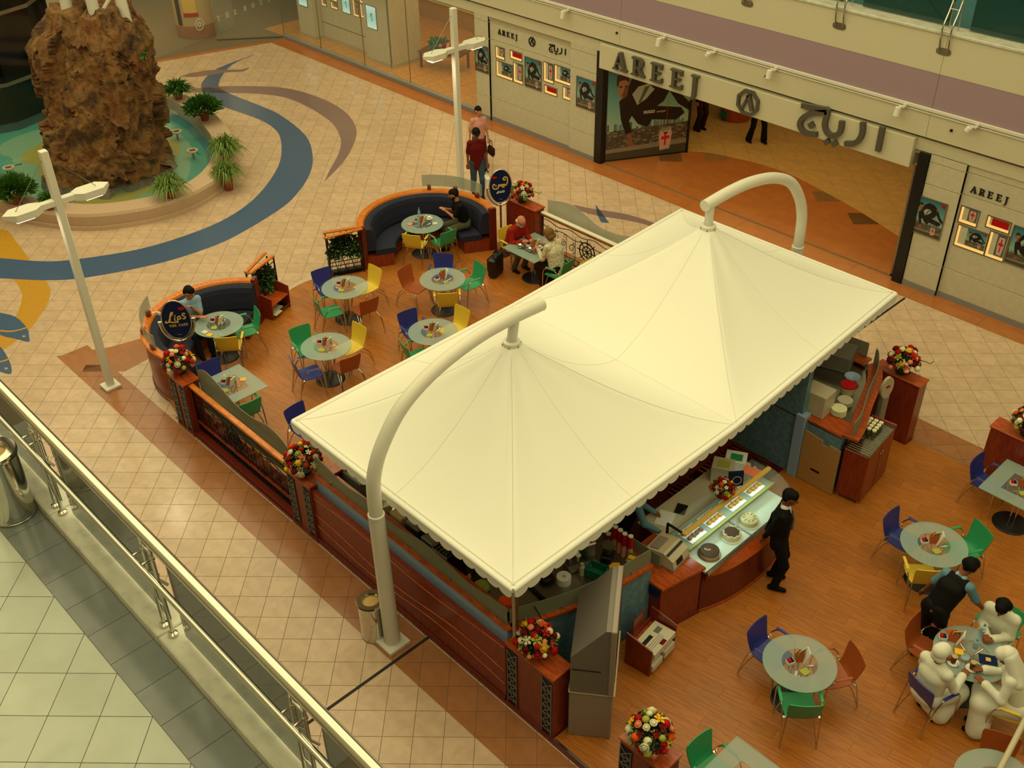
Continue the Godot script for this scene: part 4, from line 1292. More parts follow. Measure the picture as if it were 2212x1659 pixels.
	for q in [[-15.94, -7.42], [-14.46, -7.06], [-16.93, -3.12], [-14.12, -3.44]]:
		var l := thing("pool_lamp", ["round pool lamp behind the rock at the right", "round pool lamp right of the rock near the front rim plant", "round pool lamp at the left of the rock", "round pool lamp behind the near lamp post"][k], "lamp", Vector3(q[0], 0.2, q[1]), rng.randf() * 6, "pool lamps")
		part("ring", G.new().lathe([Vector2(0.1, 0.06), Vector2(0.15, 0.06), Vector2(0.155, 0.08), Vector2(0.15, 0.1), Vector2(0.1, 0.1), Vector2(0.095, 0.07)], 20), M.putty, l)
		part("stem", G.new().tube([Vector3(0, -0.16, 0), Vector3(0, 0.07, 0)], 0.03, 8), M.black, l)
		part("lens", G.new().lathe([Vector2(0.1, 0.07), Vector2(0.0, 0.085)], 16), M.coffee, l)
		part("cable", G.new().tube([Vector3(0.14, 0.07, 0), Vector3(0.34, 0.08, 0.1)], 0.012, 6), M.black, l)
		k += 1
	# potted plants on and around the rim
	k = 0
	for q in [[-17.75, -8.55, 0, 0.52, "spiky potted plant on the far rim beside the rock"], [-15.75, -8.25, 1, 0.56, "dense fern in a pot on the right of the rim"], [-13.0, -7.25, 2, 0.54, "arching pale spider plant on the right rim nearest the rock"], [-12.2, -6.75, 2, 0.44, "trailing spider plant hanging outside the right rim"], [-11.98, -5.1, 2, 0.5, "spider plant in a clay pot on the near rim"], [-14.35, -2.3, 1, 0.58, "leafy fern on the left rim behind the near lamp post"], [-15.6, -2.05, 0, 0.4, "dark plant in a clay pot at the left edge"], [-13.5, -2.75, 0, 0.3, "low dark plant on the rim beside the near lamp post"]]:
		var base: float = 0.43 if k != 3 else 0.0
		var po := thing("potted_plant", q[4], "plant", Vector3(q[0], base, q[1]))
		var ph: float = 0.2 if k != 3 else 0.42
		part("pot", G.new().lathe([Vector2(0, 0), Vector2(0.1, 0), Vector2(0.14, ph - 0.03), Vector2(0.155, ph - 0.03), Vector2(0.155, ph), Vector2(0.12, ph), Vector2(0.0, ph - 0.02)], 18), M.pot, po)
		var r: float = q[3]
		var kind: int = q[2]
		stuff(part("foliage", leaves(260 if kind != 1 else 900, Vector3(0, ph + (0.0 if kind != 1 else r * 0.2), 0), Vector3(r, r * 0.7, r) * (1.0 if kind != 1 else 0.8), r * [0.95, 0.34, 1.15][kind], [0.02, 0.035, 0.012][kind], 40 + k, [0.25, 0.15, 0.6][kind], 1.0 if kind != 1 else 0.0), M["leaf%d" % [0, 0, 2][kind]], po))
		if kind != 1:
			stuff(part("foliage", leaves(160, Vector3(0, ph, 0), Vector3(r, r * 0.7, r), r * [0.8, 0.5, 1.0][kind], 0.014, 90 + k, 0.5, 1.0), M["leaf%d" % [1, 0, 1][kind]], po))
		k += 1
	var iv := thing("ivy", "ivy hanging down a cleft near the top of the rock", "plant", Vector3(-14.0, 3.1, -6.0))
	stuff(part("foliage", leaves(160, Vector3(0, 0.1, 0), Vector3(0.14, 0.5, 0.14), 0.1, 0.04, 77, 0.6), M.leaf0, iv))

# ------------------------------------------------------------------ tents
func tent(label: String, c: Array, ap: Vector3, sides: Array) -> void:
	# c: near left, near right, far right, far left (x, z); the edge hangs at 2.6 m
	var y0 := 2.6
	var t := thing("tent_roof", label, "canopy")
	var rows := []
	var n := 24
	for i in 29:
		var s := i / 28.0
		var row := []
		for j in n * 4:
			var e := j / n
			var k := float(j % n) / n
			var p: Vector2 = (c[e] as Vector2).lerp(c[(e + 1) % 4], k)
			var d := (p - Vector2(ap.x, ap.z))
			var q := Vector2(ap.x, ap.z) + d.normalized() * 0.11
			var w := q.lerp(p, s)
			var h := y0 + (ap.y - y0) * pow(1.0 - s, 1.55)
			# small gathers running down from the mast
			h += 0.012 * sin(j * TAU / 8.0 + e) * pow(1.0 - s, 1.5) * minf(s * 6.0, 1.0)
			h += 0.02 * sin(j * TAU / 48.0 * 3.0) * s * pow(1.0 - s, 1.0)
			h += 0.05 * s * (1.0 - s) * absf(k - 0.5)
			row.append(Vector3(w.x, h, w.y))
		rows.append(row)
	part("fabric", G.new().grid(rows, true), M.canvas, t)
	var sm := G.new()
	for j in range(0, n * 4, n / 2):
		var pts := []
		for i in range(1, 29):
			pts.append(rows[i][j] + Vector3(0, 0.0015, 0))
		sm.tube(pts, 0.0025, 4, false)
	part("seam", sm, M.white_paint, t)
	for e in sides:
		var a: Vector2 = c[e]
		var b: Vector2 = c[(e + 1) % 4]
		var L := a.distance_to(b)
		var ux := (b - a) / L
		var bs := Basis(Vector3(ux.x, 0, ux.y), Vector3.UP, Vector3(ux.x, 0, ux.y).cross(Vector3.UP))
		part("edge_roll", G.new().tube([Vector3(a.x, y0 - 0.025, a.y), Vector3(b.x, y0 - 0.025, b.y)], 0.036, 12), M.canvas, t)
		var o := PackedVector2Array([Vector2(0, 0), Vector2(L, 0)])
		var m := roundi(L / 0.215)
		for q in m:
			for u in 7:
				var f := 1.0 - (q + u / 7.0) / m
				o.append(Vector2(f * L, -0.075 - 0.055 * sqrt(maxf(sin(PI * u / 7.0), 0.0))))
		o.append(Vector2(0, -0.075))
		part("valance", G.new().at(Vector3(a.x, y0 - 0.03, a.y), bs).extr(o, -0.004 + 0.03, 0.002 + 0.03), M.canvas, t)
		part("keder_rail", G.new().at(Vector3(a.x, y0, a.y), bs).bx(0.02, L - 0.02, 0.004, 0.014, -0.06, -0.045), M.white_paint, t)

func mast(label: String, x: float, s: float, ap: Vector3) -> void:
	var z0 := -5.35
	var f := func(y: float, z: float) -> Vector3: return Vector3(x, y, z if s > 0 else mz(z))
	var t := thing("tent_mast", label, "mast")
	var low: Array = [f.call(0.05, -0.5), f.call(2.45, -0.48)]
	part("lower_post", G.new().tube(low, [0.115, 0.105], 20), M.white_paint, t)
	var pth := curve([f.call(2.45, -0.48), f.call(2.75, -0.48), f.call(3.1, -0.52), f.call(3.48, -0.69), f.call(3.89, -1.05), f.call(4.16, -1.6), f.call(4.3, -2.25), f.call(4.33, -2.86), f.call(4.3, -3.45)], 5)
	part("arm", G.new().tube(pth, 0.093, 20), M.white_paint, t)
	part("collar_joint", G.new().lathe([Vector2(0.107, 2.42), Vector2(0.11, 2.43), Vector2(0.11, 2.47), Vector2(0.095, 2.48)], 20, false, 0, TAU, Vector3(x, 0, -0.48 if s > 0 else mz(-0.48))), M.white_paint, t)
	part("base_plate", G.new().box(f.call(0.03, -0.5), Vector3(0.36, 0.06, 0.36), 0.006), M.white_paint, t)
	part("hanger", G.new().tube([Vector3(x, 4.28, ap.z), Vector3(ap.x, ap.y + 0.02, ap.z)], 0.07, 16), M.white_paint, t)
	part("crown", G.new().lathe([Vector2(0.115, -0.05), Vector2(0.13, -0.04), Vector2(0.12, 0.04), Vector2(0.072, 0.055)], 20, false, 0, TAU, Vector3(ap.x, ap.y, ap.z)), M.white_paint, t)
	var b := G.new()
	for k in 6:
		b.box(Vector3(ap.x + cos(k * TAU / 6) * 0.125, ap.y, ap.z + sin(k * TAU / 6) * 0.125), Vector3(0.02, 0.03, 0.02), 0.004)
	part("bolts", b, M.brushed, t)

func tents() -> void:
	tent("near white fabric tent roof with scalloped edge over the cake counter", [Vector2(0.05, -0.75), Vector2(4.52, -0.745), Vector2(4.48, -5.07), Vector2(0.0, -5.07)], Vector3(2.22, 3.88, -2.95), [0, 1, 3])
	tent("far white fabric tent roof with scalloped edge nearest the shop", [Vector2(0.0, -5.072), Vector2(4.48, -5.072), Vector2(4.2, -9.77), Vector2(-0.22, -9.69)], Vector3(2.03, 3.88, -7.4), [1, 2, 3])
	mast("white arched mast holding the near tent roof beside the litter bin", 2.28, 1.0, Vector3(2.22, 3.88, -2.95))
	mast("white arched mast holding the far tent roof on the shop side", 2.03, -1.0, Vector3(2.03, 3.88, -7.4))
	var b := thing("frame_post", "grey steel frame post under the near corner of the tent", "post", Vector3(4.3, HF, -0.98))
	part("shaft", G.new().bx(-0.03, 0.03, 1.24, 2.5, -0.03, 0.03, 0.004), M.brushed, b)

# ------------------------------------------------------------------ the stall under the tents
func wallslab(p: Array, w: float, y0: float, y1: float) -> G:
	var g := G.new()
	for pl in ribbon(p, w):
		g.prism(pl, y0, y1)
	return g

func shift(p: Array, d: float) -> Array:
	# offset an open line sideways (to the right of its run)
	var o := []
	for i in p.size():
		var u: Vector2 = (p[mini(i + 1, p.size() - 1)] - p[maxi(i - 1, 0)]).normalized()
		o.append(p[i] + Vector2(-u.y, u.x) * d)
	return o

func stall() -> void:
	var bow := curve([Vector2(4.06, -1.12), Vector2(4.26, -1.55), Vector2(4.42, -2.0), Vector2(4.53, -2.5), Vector2(4.62, -3.23)], 4)
	for s in [1, -1]:
		var near: bool = s == 1
		var f := func(p: Array) -> Array:
			var o := []
			for q in p:
				o.append(q if near else Vector2(q.x, mz(q.y)))
			return o
		var Z := func(z: float) -> float: return z if near else mz(z)
		var side := "near" if near else "far"
		# straight side towards the mall
		var w := thing("stall_wall", "long mahogany panelled stall wall with blue band and wavy frosted screen on the %s side" % side, "counter wall")
		part("front_panel", G.new().bx(-0.12, 4.12, 0.0, 1.06, Z.call(-0.96), Z.call(-1.02), 0.005), M.mahogany, w)
		part("skirting", G.new().bx(-0.12, 4.12, 0.0, 0.09, Z.call(-0.925), Z.call(-0.96), 0.008), M.mahogany_dark, w)
		for m in [[0.92, 0.05, 0.0], [0.5, 0.07, 1.5], [0.3, 0.06, 2.4]]:
			var pts := []
			for k in 40:
				var x := -0.1 + 4.2 * k / 39.0
				pts.append(Vector3(x, m[0] + m[1] * sin(x * 1.9 + m[2]) + 0.02 * x, Z.call(-0.957)))
			part("wavy_moulding", G.new().tube(pts, 0.011, 6), M.cherry, w)
		part("blue_band", G.new().bx(-0.12, 4.06, 0.0, 1.26, Z.call(-1.06), Z.call(-1.14), 0.004), M.blue_rail, w)
		part("ledge", G.new().bx(-0.12, 4.1, 1.26, 1.3, Z.call(-1.035), Z.call(-1.3), 0.008), M.cherry, w)
		var wave := [Vector2(-0.1, 1.302)]
		wave.append(Vector2(4.02, 1.302))
		wave.append_array(curve([Vector2(4.02, 1.6), Vector2(3.75, 1.58), Vector2(3.3, 1.52), Vector2(2.85, 1.58), Vector2(2.4, 1.62), Vector2(2.0, 1.54), Vector2(1.6, 1.5), Vector2(1.1, 1.58), Vector2(0.6, 1.53), Vector2(0.25, 1.6), Vector2(-0.1, 1.66)], 4))
		part("glass_screen", G.new().extr(PackedVector2Array(wave), Z.call(-1.095), Z.call(-1.105)), M.frost_screen, w)
		var cl := G.new()
		for k in 5:
			cl.bx(0.2 + k * 0.9, 0.24 + k * 0.9, 1.3, 1.34, Z.call(-1.08), Z.call(-1.12), 0.004)
		part("glass_clips", cl, M.steel, w)
		# bowed front wall
		var c := thing("bowed_wall", "bowed blue plaster wall with wooden ledge and frosted screen, %s end of the stall" % side, "counter wall")
		if near:
			part("plaster", wallslab(f.call(shift(bow, -0.06)), 0.1, HF, 1.26), M.blue_paint, c)
			part("ledge", wallslab(f.call(shift(bow, -0.1)), 0.26, 1.26, 1.3), M.cherry, c)
			part("glass_screen", wallslab(f.call(shift(bow, -0.045)), 0.01, 1.302, 1.56), M.frost_screen, c)
			var cl2 := G.new()
			for k in [2, 6, 10, 14]:
				var q: Vector2 = shift(bow, -0.045)[k]
				cl2.box(Vector3(q.x, 1.32, q.y), Vector3(0.04, 0.04, 0.04), 0.004)
			part("glass_clips", cl2, M.steel, c)
			part("cable", G.new().tube(curve([Vector3(4.2, 1.56, -1.4), Vector3(4.3, 1.3, -1.45), Vector3(4.33, 1.0, -1.4), Vector3(4.4, 0.8, -1.3)], 4), 0.008, 5), M.black, c)
		else:
			var far := curve([Vector2(4.93, -7.48), Vector2(4.86, -7.8), Vector2(4.64, -8.35), Vector2(4.4, -9.04), Vector2(4.2, -9.4), Vector2(4.14, -9.46)], 4)
			var body := PackedVector2Array(shift(far, -0.04))
			body.append(Vector2(3.6, -9.6))
			body.append(Vector2(3.4, -7.48))
			part("plaster", G.new().prism(body, HF, 1.2), M.blue_paint, c)
			part("plaster_wall", G.new().bx(2.4, 4.15, HF, 2.35, -7.48, -7.6), M.blue_paint, c)
			part("plaster_post", G.new().bx(4.08, 4.24, HF, 1.3, -7.42, -7.6), M.blue_rail, c)
			part("ledge", wallslab(shift(far, 0.09), 0.24, 1.26, 1.3), M.cherry, c)
			part("ledge", G.new().bx(4.0, 4.86, 1.2, 1.24, -7.5, -7.9), M.cherry, c)
			part("glass_screen", wallslab(shift(far, 0.1), 0.01, 1.302, 1.6), M.frost_screen, c)
			part("worktop", G.new().prism(body, 1.2, 1.22), M.steel, c)
			var bd := part("board_door", G.new().extr(PackedVector2Array([Vector2(4.26, 0.08), Vector2(4.92, 0.08), Vector2(4.92, 0.98), Vector2(4.72, 1.0), Vector2(4.7, 0.94), Vector2(4.6, 0.94), Vector2(4.58, 1.02), Vector2(4.26, 1.06)]), -7.48, -7.455), M.beige_board, c)
			part("vent", G.new().bx(4.48, 4.64, 0.36, 0.4, -7.45, -7.456).bx(4.5, 4.62, 0.37, 0.39, -7.445, -7.45), M.black, bd)
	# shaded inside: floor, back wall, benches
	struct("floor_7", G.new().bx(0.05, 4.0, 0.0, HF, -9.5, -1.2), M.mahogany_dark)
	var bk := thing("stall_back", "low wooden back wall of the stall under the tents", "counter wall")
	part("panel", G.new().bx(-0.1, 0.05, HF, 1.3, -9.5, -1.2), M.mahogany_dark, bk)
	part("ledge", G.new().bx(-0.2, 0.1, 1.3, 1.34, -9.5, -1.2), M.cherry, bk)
	var wt := thing("worktop", "steel worktop along the inside of the near stall wall", "worktop")
	part("top", G.new().bx(0.06, 3.8, 0.94, 0.97, -1.95, -1.22), M.steel, wt)
	part("cupboard", G.new().bx(0.08, 3.75, HF, 0.94, -1.9, -1.24), M.plastic_grey, wt)
	var w2 := thing("worktop", "stainless worktop behind the bowed near end of the stall", "worktop")
	part("top", G.new().prism(v2([3.4, -2.0, 4.12, -1.9, 4.38, -2.6, 4.5, -3.3, 3.3, -3.5]), 1.05, 1.08), M.brushed, w2)
	part("cupboard", G.new().prism(v2([3.45, -2.05, 4.05, -1.98, 4.3, -2.65, 4.4, -3.25, 3.4, -3.4]), HF, 1.05), M.plastic_grey, w2)
	part("glass_screen", G.new().bx(3.5, 4.6, 1.082, 1.3, -3.43, -3.42), M.frost_screen, w2)
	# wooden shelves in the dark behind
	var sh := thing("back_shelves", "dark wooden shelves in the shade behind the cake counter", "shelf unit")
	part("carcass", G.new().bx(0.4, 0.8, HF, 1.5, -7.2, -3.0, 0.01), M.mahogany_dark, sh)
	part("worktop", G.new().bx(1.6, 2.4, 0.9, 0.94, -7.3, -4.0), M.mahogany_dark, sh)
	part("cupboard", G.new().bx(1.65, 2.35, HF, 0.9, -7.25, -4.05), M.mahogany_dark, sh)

func counters() -> void:
	# till counter and cake display
	var c := thing("till_counter", "mahogany till counter between the bowed wall and the cake display", "counter")
	part("body", G.new().prism(v2([4.1, -3.24, 4.8, -3.24, 4.95, -3.93, 4.1, -3.93]), HF, 0.96), M.mahogany, c)
	part("top", G.new().prism(v2([4.05, -3.2, 4.85, -3.2, 5.0, -3.95, 4.05, -3.95]), 0.96, 1.0), M.cherry, c)
	part("skirting", G.new().prism(v2([4.1, -3.24, 4.83, -3.24, 4.98, -3.95, 4.1, -3.95]), HF, HF + 0.06), M.mahogany_dark, c)
	part("hatch", G.new().bx(4.62, 4.78, 0.78, 0.94, -3.19, -3.26, 0.01), M.navy, c)
	var front := curve([Vector2(4.96, -3.95), Vector2(5.1, -4.35), Vector2(5.17, -4.85), Vector2(5.17, -5.35), Vector2(5.08, -5.85), Vector2(4.98, -6.0)], 4)
	var d := thing("cake_display", "lit curved glass cake display on a bowed mahogany base", "display case")
	var base := PackedVector2Array(front)
	base.append(Vector2(4.25, -6.0))
	base.append(Vector2(4.25, -3.95))
	part("base", G.new().prism(base, HF, 0.74), M.mahogany_dark, d)
	var sk := G.new()
	for pl in ribbon(front, 0.03):
		sk.prism(pl, HF, HF + 0.05)
	part("skirting", sk, M.cherry, d)
	var r0 := []
	var r1 := []
	for q in front:
		r0.append(Vector3(q.x + 0.012, 0.74, q.y))
		r1.append(Vector3(5.02, 0.88, q.y))
	part("sloped_ledge", G.new().grid([r0, r1]), M.cherry, d)
	part("carcass", G.new().bx(4.25, 5.02, 0.74, 0.86, -6.0, -3.96), M.mahogany_dark, d)
	part("light_deck", G.new().bx(4.6, 5.0, 0.86, 0.9, -5.0, -3.97, 0.004).bx(4.6, 5.0, 0.86, 0.9, -6.0, -5.04, 0.004), M.deck_glow, d)
	part("front_rail", G.new().bx(5.0, 5.03, 0.87, 0.9, -6.0, -3.96).bx(5.035, 5.05, 0.85, 0.88, -6.0, -3.96), M.chrome, d)
	part("rear_cabinet", G.new().bx(4.25, 4.6, 0.86, 1.05, -6.0, -3.97), M.plastic_silver, d)
	var pane := []
	for k in 9:
		var a := PI / 2 * k / 8.0
		pane.append([Vector3(4.58 + 0.46 * cos(a), 0.9 + 0.42 * sin(a), -3.965), Vector3(4.58 + 0.46 * cos(a), 0.9 + 0.42 * sin(a), -6.0)])
	part("curved_glass", G.new().slab(pane, 0.006), M.clear, d)
	part("top_glass", G.new().bx(4.26, 4.56, 1.318, 1.326, -6.0, -3.97), M.clear, d)
	var e := PackedVector2Array([Vector2(4.3, 0.9)])
	for k in 9:
		var a := PI / 2 * k / 8.0
		e.append(Vector2(4.58 + 0.46 * cos(a), 0.9 + 0.42 * sin(a)))
	e.append(Vector2(4.3, 1.32))
	part("end_glass", G.new().extr(e, -3.968, -3.962), M.clear, d)
	part("end_glass", G.new().extr(e, -6.004, -5.998), M.clear, d)
	part("top_rail", G.new().bx(4.53, 4.6, 1.3, 1.335, -6.0, -3.96, 0.004), M.gold, d)
	part("mid_shelf", G.new().bx(4.3, 4.68, 1.085, 1.095, -5.98, -3.99), M.frost_light, d)
	part("shelf_edge", G.new().bx(4.66, 4.69, 1.07, 1.1, -6.0, -3.97), M.lime, d)
	part("frame", G.new().bx(4.26, 4.29, 0.9, 1.33, -3.99, -3.96).bx(4.26, 4.29, 0.9, 1.33, -6.0, -5.97).bx(4.26, 4.58, 1.3, 1.33, -3.99, -3.965).bx(4.28, 4.6, 1.3, 1.33, -6.0, -5.975), M.black_iron, d)
	area(Vector3(4.62, 1.28, -4.98), Vector2(0.06, 1.8), 0.28, Color(0.85, 1.0, 0.95))
	part("light_tube", G.new().tube([Vector3(4.58, 1.292, -4.05), Vector3(4.58, 1.292, -5.9)], 0.006, 6), M.deck_glow, d)
	var ic := thing("service_counter", "beige service counter behind the cake display", "counter")
	part("top", G.new().bx(3.75, 4.24, 0.98, 1.01, -6.2, -3.96), M.putty, ic)
	part("body", G.new().bx(3.8, 4.22, HF, 0.98, -6.15, -3.97), M.mahogany_dark, ic)
	# cabinet with the steel top
	var k := thing("water_cabinet", "mahogany cabinet with ribbed steel top beside the beige board", "cabinet", Vector3(4.94, HF, -7.5), 0.11)
	part("body", G.new().box(Vector3(0.21, 0.52, -0.5), Vector3(0.42, 0.94, 0.98), 0.02), M.mahogany, k)
	part("top", G.new().bx(0.0, 0.42, 0.99, 1.0, -0.98, -0.01), M.steel, k)
	part("upstand", G.new().bx(-0.01, 0.43, 0.94, 1.05, -1.01, -0.98, 0.01), M.mahogany, k)
	var rb := G.new()
	for q in 16:
		rb.bx(0.03, 0.41, 1.0, 1.004, -0.05 - q * 0.055, -0.07 - q * 0.055)
	part("ribs", rb, M.chrome, k)
	part("door_line", G.new().bx(0.42, 0.424, 0.1, 0.95, -0.505, -0.495), M.mahogany_dark, k)
	for q in [-0.46, -0.54]:
		part("knob", G.new().ball(Vector3(0.435, 0.8, q), Vector3.ONE * 0.014, 8, 5), M.steel, k)
	for q in [[0.04, -0.05], [0.38, -0.05], [0.04, -0.93], [0.38, -0.93]]:
		part("foot", G.new().lathe([Vector2(0, 0), Vector2(0.02, 0), Vector2(0.02, 0.05), Vector2(0, 0.05)], 8, false, 0, TAU, Vector3(q[0], 0, q[1])), M.steel, k)

# ------------------------------------------------------------------ railings, benches, screens
func pedestal(label: String, x0: float, x1: float, z0: float, z1: float, h: float, iron: int) -> void:
	var t := thing("pedestal", label, "pedestal", Vector3((x0 + x1) / 2, 0, (z0 + z1) / 2))
	var a := (x1 - x0) / 2
	var b := absf(z1 - z0) / 2
	part("body", G.new().bx(-a, a, 0, h - 0.03, -b, b, 0.006), M.mahogany, t)
	part("top", G.new().bx(-a - 0.02, a + 0.02, h - 0.03, h, -b - 0.02, b + 0.02, 0.006), M.cherry, t)
	part("skirting", G.new().bx(-a - 0.025, a + 0.025, 0, 0.07, -b - 0.025, b + 0.025, 0.006), M.mahogany_dark, t)
	if iron:
		for s in ([-1, 1] if a > 0.24 else [1]):
			var cx: float = s * (a - 0.1)
			var g := G.new()
			var zz := b * iron + 0.012 * iron
			g.bx(cx - 0.085, cx + 0.085, 0.08, h - 0.1, zz - 0.012 * iron, zz - 0.006 * iron)
			part("iron_backing", g, M.black_iron, t)
			var r := G.new()
			for q in 6:
				var y := 0.17 + q * (h - 0.3) / 6.0
				var hh := (h - 0.3) / 6.0
				r.tube([Vector3(cx - 0.07, y, zz), Vector3(cx + 0.07, y + hh, zz)], 0.008, 5)
				r.tube([Vector3(cx + 0.07, y, zz), Vector3(cx - 0.07, y + hh, zz)], 0.008, 5)
				r.tube([Vector3(cx - 0.07, y, zz), Vector3(cx + 0.07, y, zz)], 0.007, 5)
			r.tube([Vector3(cx - 0.08, 0.1, zz), Vector3(cx - 0.08, h - 0.12, zz)], 0.01, 5)
			r.tube([Vector3(cx + 0.08, 0.1, zz), Vector3(cx + 0.08, h - 0.12, zz)], 0.01, 5)
			part("iron_lattice", r, M.plastic_grey, t)

func scroll(g: G, c: Vector3, r: float, turns: float, start: float, dirn: float, w := 0.008) -> void:
	var pts := []
	for k in 26:
		var s := k / 25.0
		var a := start + dirn * turns * TAU * s
		var rr := r * (1.0 - 0.8 * s)
		pts.append(c + Vector3(cos(a) * rr, sin(a) * rr, 0))
	g.tube(pts, w, 5)

func iron_panel(t: Node, x0: float, x1: float, y0: float, y1: float, seed_: int) -> void:
	var q := RandomNumberGenerator.new()
	q.seed = seed_
	part("iron_frame", G.new().bx(x0, x1, y0, y0 + 0.02, -0.01, 0.01).bx(x0, x1, y1 - 0.02, y1, -0.01, 0.01).bx(x0, x0 + 0.02, y0, y1, -0.01, 0.01).bx(x1 - 0.02, x1, y0, y1, -0.01, 0.01).bx(x0, x1, y0 + 0.14, y0 + 0.15, -0.008, 0.008), M.black_iron, t)
	var L := x1 - x0
	# waves along the top
	for m in 2:
		var pts := []
		for k in 60:
			var x := x0 + L * k / 59.0
			pts.append(Vector3(x, y1 - 0.1 - m * 0.16 + 0.03 * sin(x * 9.0 + m * 2.0) - 0.02 * m * x / L, 0))
		part("iron_wave", G.new().tube(pts, 0.009, 5), M.black_iron, t)
	# ship's wheel
	var c := Vector3(x0 + L * 0.4, (y0 + y1) / 2 + 0.03, 0)
	var g := G.new()
	for r in [0.22, 0.13]:
		var pts := []
		for k in 25:
			pts.append(c + Vector3(cos(TAU * k / 24), sin(TAU * k / 24), 0) * r)
		g.tube(pts, 0.014, 6, false)
	for k in 8:
		var a := TAU * k / 8
		g.tube([c, c + Vector3(cos(a), sin(a), 0) * 0.3], 0.011, 5)
	part("iron_wheel", g, M.black_iron, t)
	# scrolls, fish-like curls and uprights
	var s := G.new()
	for k in 13:
		var x := x0 + L * (k + 0.5) / 13.0
		if absf(x - c.x) < 0.28:
			continue
		scroll(s, Vector3(x, y0 + q.randf_range(0.25, 0.45), 0), q.randf_range(0.07, 0.12), 1.4, q.randf() * 6, 1.0 if k % 2 else -1.0)
		scroll(s, Vector3(x + 0.05, y0 + q.randf_range(0.5, 0.65), 0), q.randf_range(0.04, 0.07), 1.2, q.randf() * 6, -1.0 if k % 2 else 1.0, 0.006)
		s.tube([Vector3(x + 0.1, y0 + 0.15, 0), Vector3(x + 0.1, y0 + q.randf_range(0.4, 0.7), 0)], 0.006, 5)
	part("iron_scrolls", s, M.black_iron, t)
	var lo := G.new()
	for k in 26:
		scroll(lo, Vector3(x0 + L * (k + 0.5) / 26.0, y0 + 0.075, 0), 0.05, 1.3, k * 1.0, 1.0 if k % 2 else -1.0, 0.007)
	part("iron_border", lo, M.black_iron, t)

func railings() -> void:
	pedestal("slim mahogany pedestal with iron strips beside the near blue bench", -4.37, -3.85, -1.22, -0.93, 1.12, 1)
	pedestal("slim mahogany pedestal with iron strips between the iron railing and the red stall wall", -0.74, -0.12, -1.22, -0.93, 1.14, 1)
	pedestal("mahogany pedestal with iron strips in front of the big grey television", 4.16, 4.98, -1.26, -0.95, 1.22, 1)
	pedestal("mahogany pedestal with iron strip at the bottom edge of the picture", 6.07, 6.7, -1.26, -0.95, 1.17, 1)
	pedestal("mahogany pedestal beside the far blue bench by the oval Arabic sign", -5.12, -4.2, mz(-0.95), mz(-0.66), 1.15, 0)
	pedestal("tall mahogany pedestal at the far right corner of the stall", 4.24, 5.08, -9.76, -9.49, 1.3, 0)
	pedestal("mahogany pedestal behind the square table at the right edge", 6.35, 7.3, mz(-1.24), mz(-0.94), 1.2, 0)
	for s in [1, -1]:
		var near: bool = s == 1
		var z: float = -1.06 if near else mz(-0.75)
		var x0: float = -3.85 if near else -4.18
		var x1: float = -0.74 if near else -0.75
		var t := thing("iron_railing", ["wrought iron railing with nautical scrolls, honey wood cap and wavy screen on the near side", "wrought iron railing with a ship's wheel and pale cap on the shop side"][0 if near else 1], "railing", Vector3(0, 0, z))
		part("cap", G.new().bx(x0, x1, 1.04, 1.08, -0.05, 0.05, 0.01), M.honey if near else M.white_paint, t)
		part("cap_underside", G.new().bx(x0, x1, 0.99, 1.04, -0.03, 0.03, 0.01), M.honey, t)
		if near:
			part("plinth", G.new().bx(x0, x1, 0.0, 0.09, -0.04, 0.12, 0.008), M.mahogany_dark, t)
			part("backing_board", G.new().bx(x0, x1, 0.09, 0.62, -0.04, -0.03), M.mahogany_dark, t)
			part("plinth_rail", G.new().bx(x0, x1, 0.27, 0.3, -0.02, 0.03, 0.008), M.mahogany, t)
		iron_panel(t, x0, x1, 0.1, 0.99, 3 if near else 5)
		var zz: float = -0.16
		var wy := 0.5 if near else 0.93
		var wave := [Vector2(x0 + 0.02, wy), Vector2(x1 - 0.25, wy)]
		wave.append_array(curve([Vector2(x1 - 0.25, 1.02), Vector2(x1 - 0.5, 1.22), Vector2(x1 - 0.9, 1.3), Vector2(x1 - 1.4, 1.2), Vector2(x1 - 1.9, 1.2), Vector2(x1 - 2.4, 1.36), Vector2(x1 - 2.8, 1.42), Vector2(x0 + 0.02, 1.3)], 4))
		part("glass_screen", G.new().extr(PackedVector2Array(wave), zz, zz - 0.01), M.frost_light if not near else M.frost_screen, t)

func arcpts(c: Vector2, r: float, a0: float, a1: float, n: int) -> Array:
	var o := []
	for k in n + 1:
		var a := lerpf(a0, a1, float(k) / n)
		o.append(c + Vector2(cos(a), sin(a)) * r)
	return o

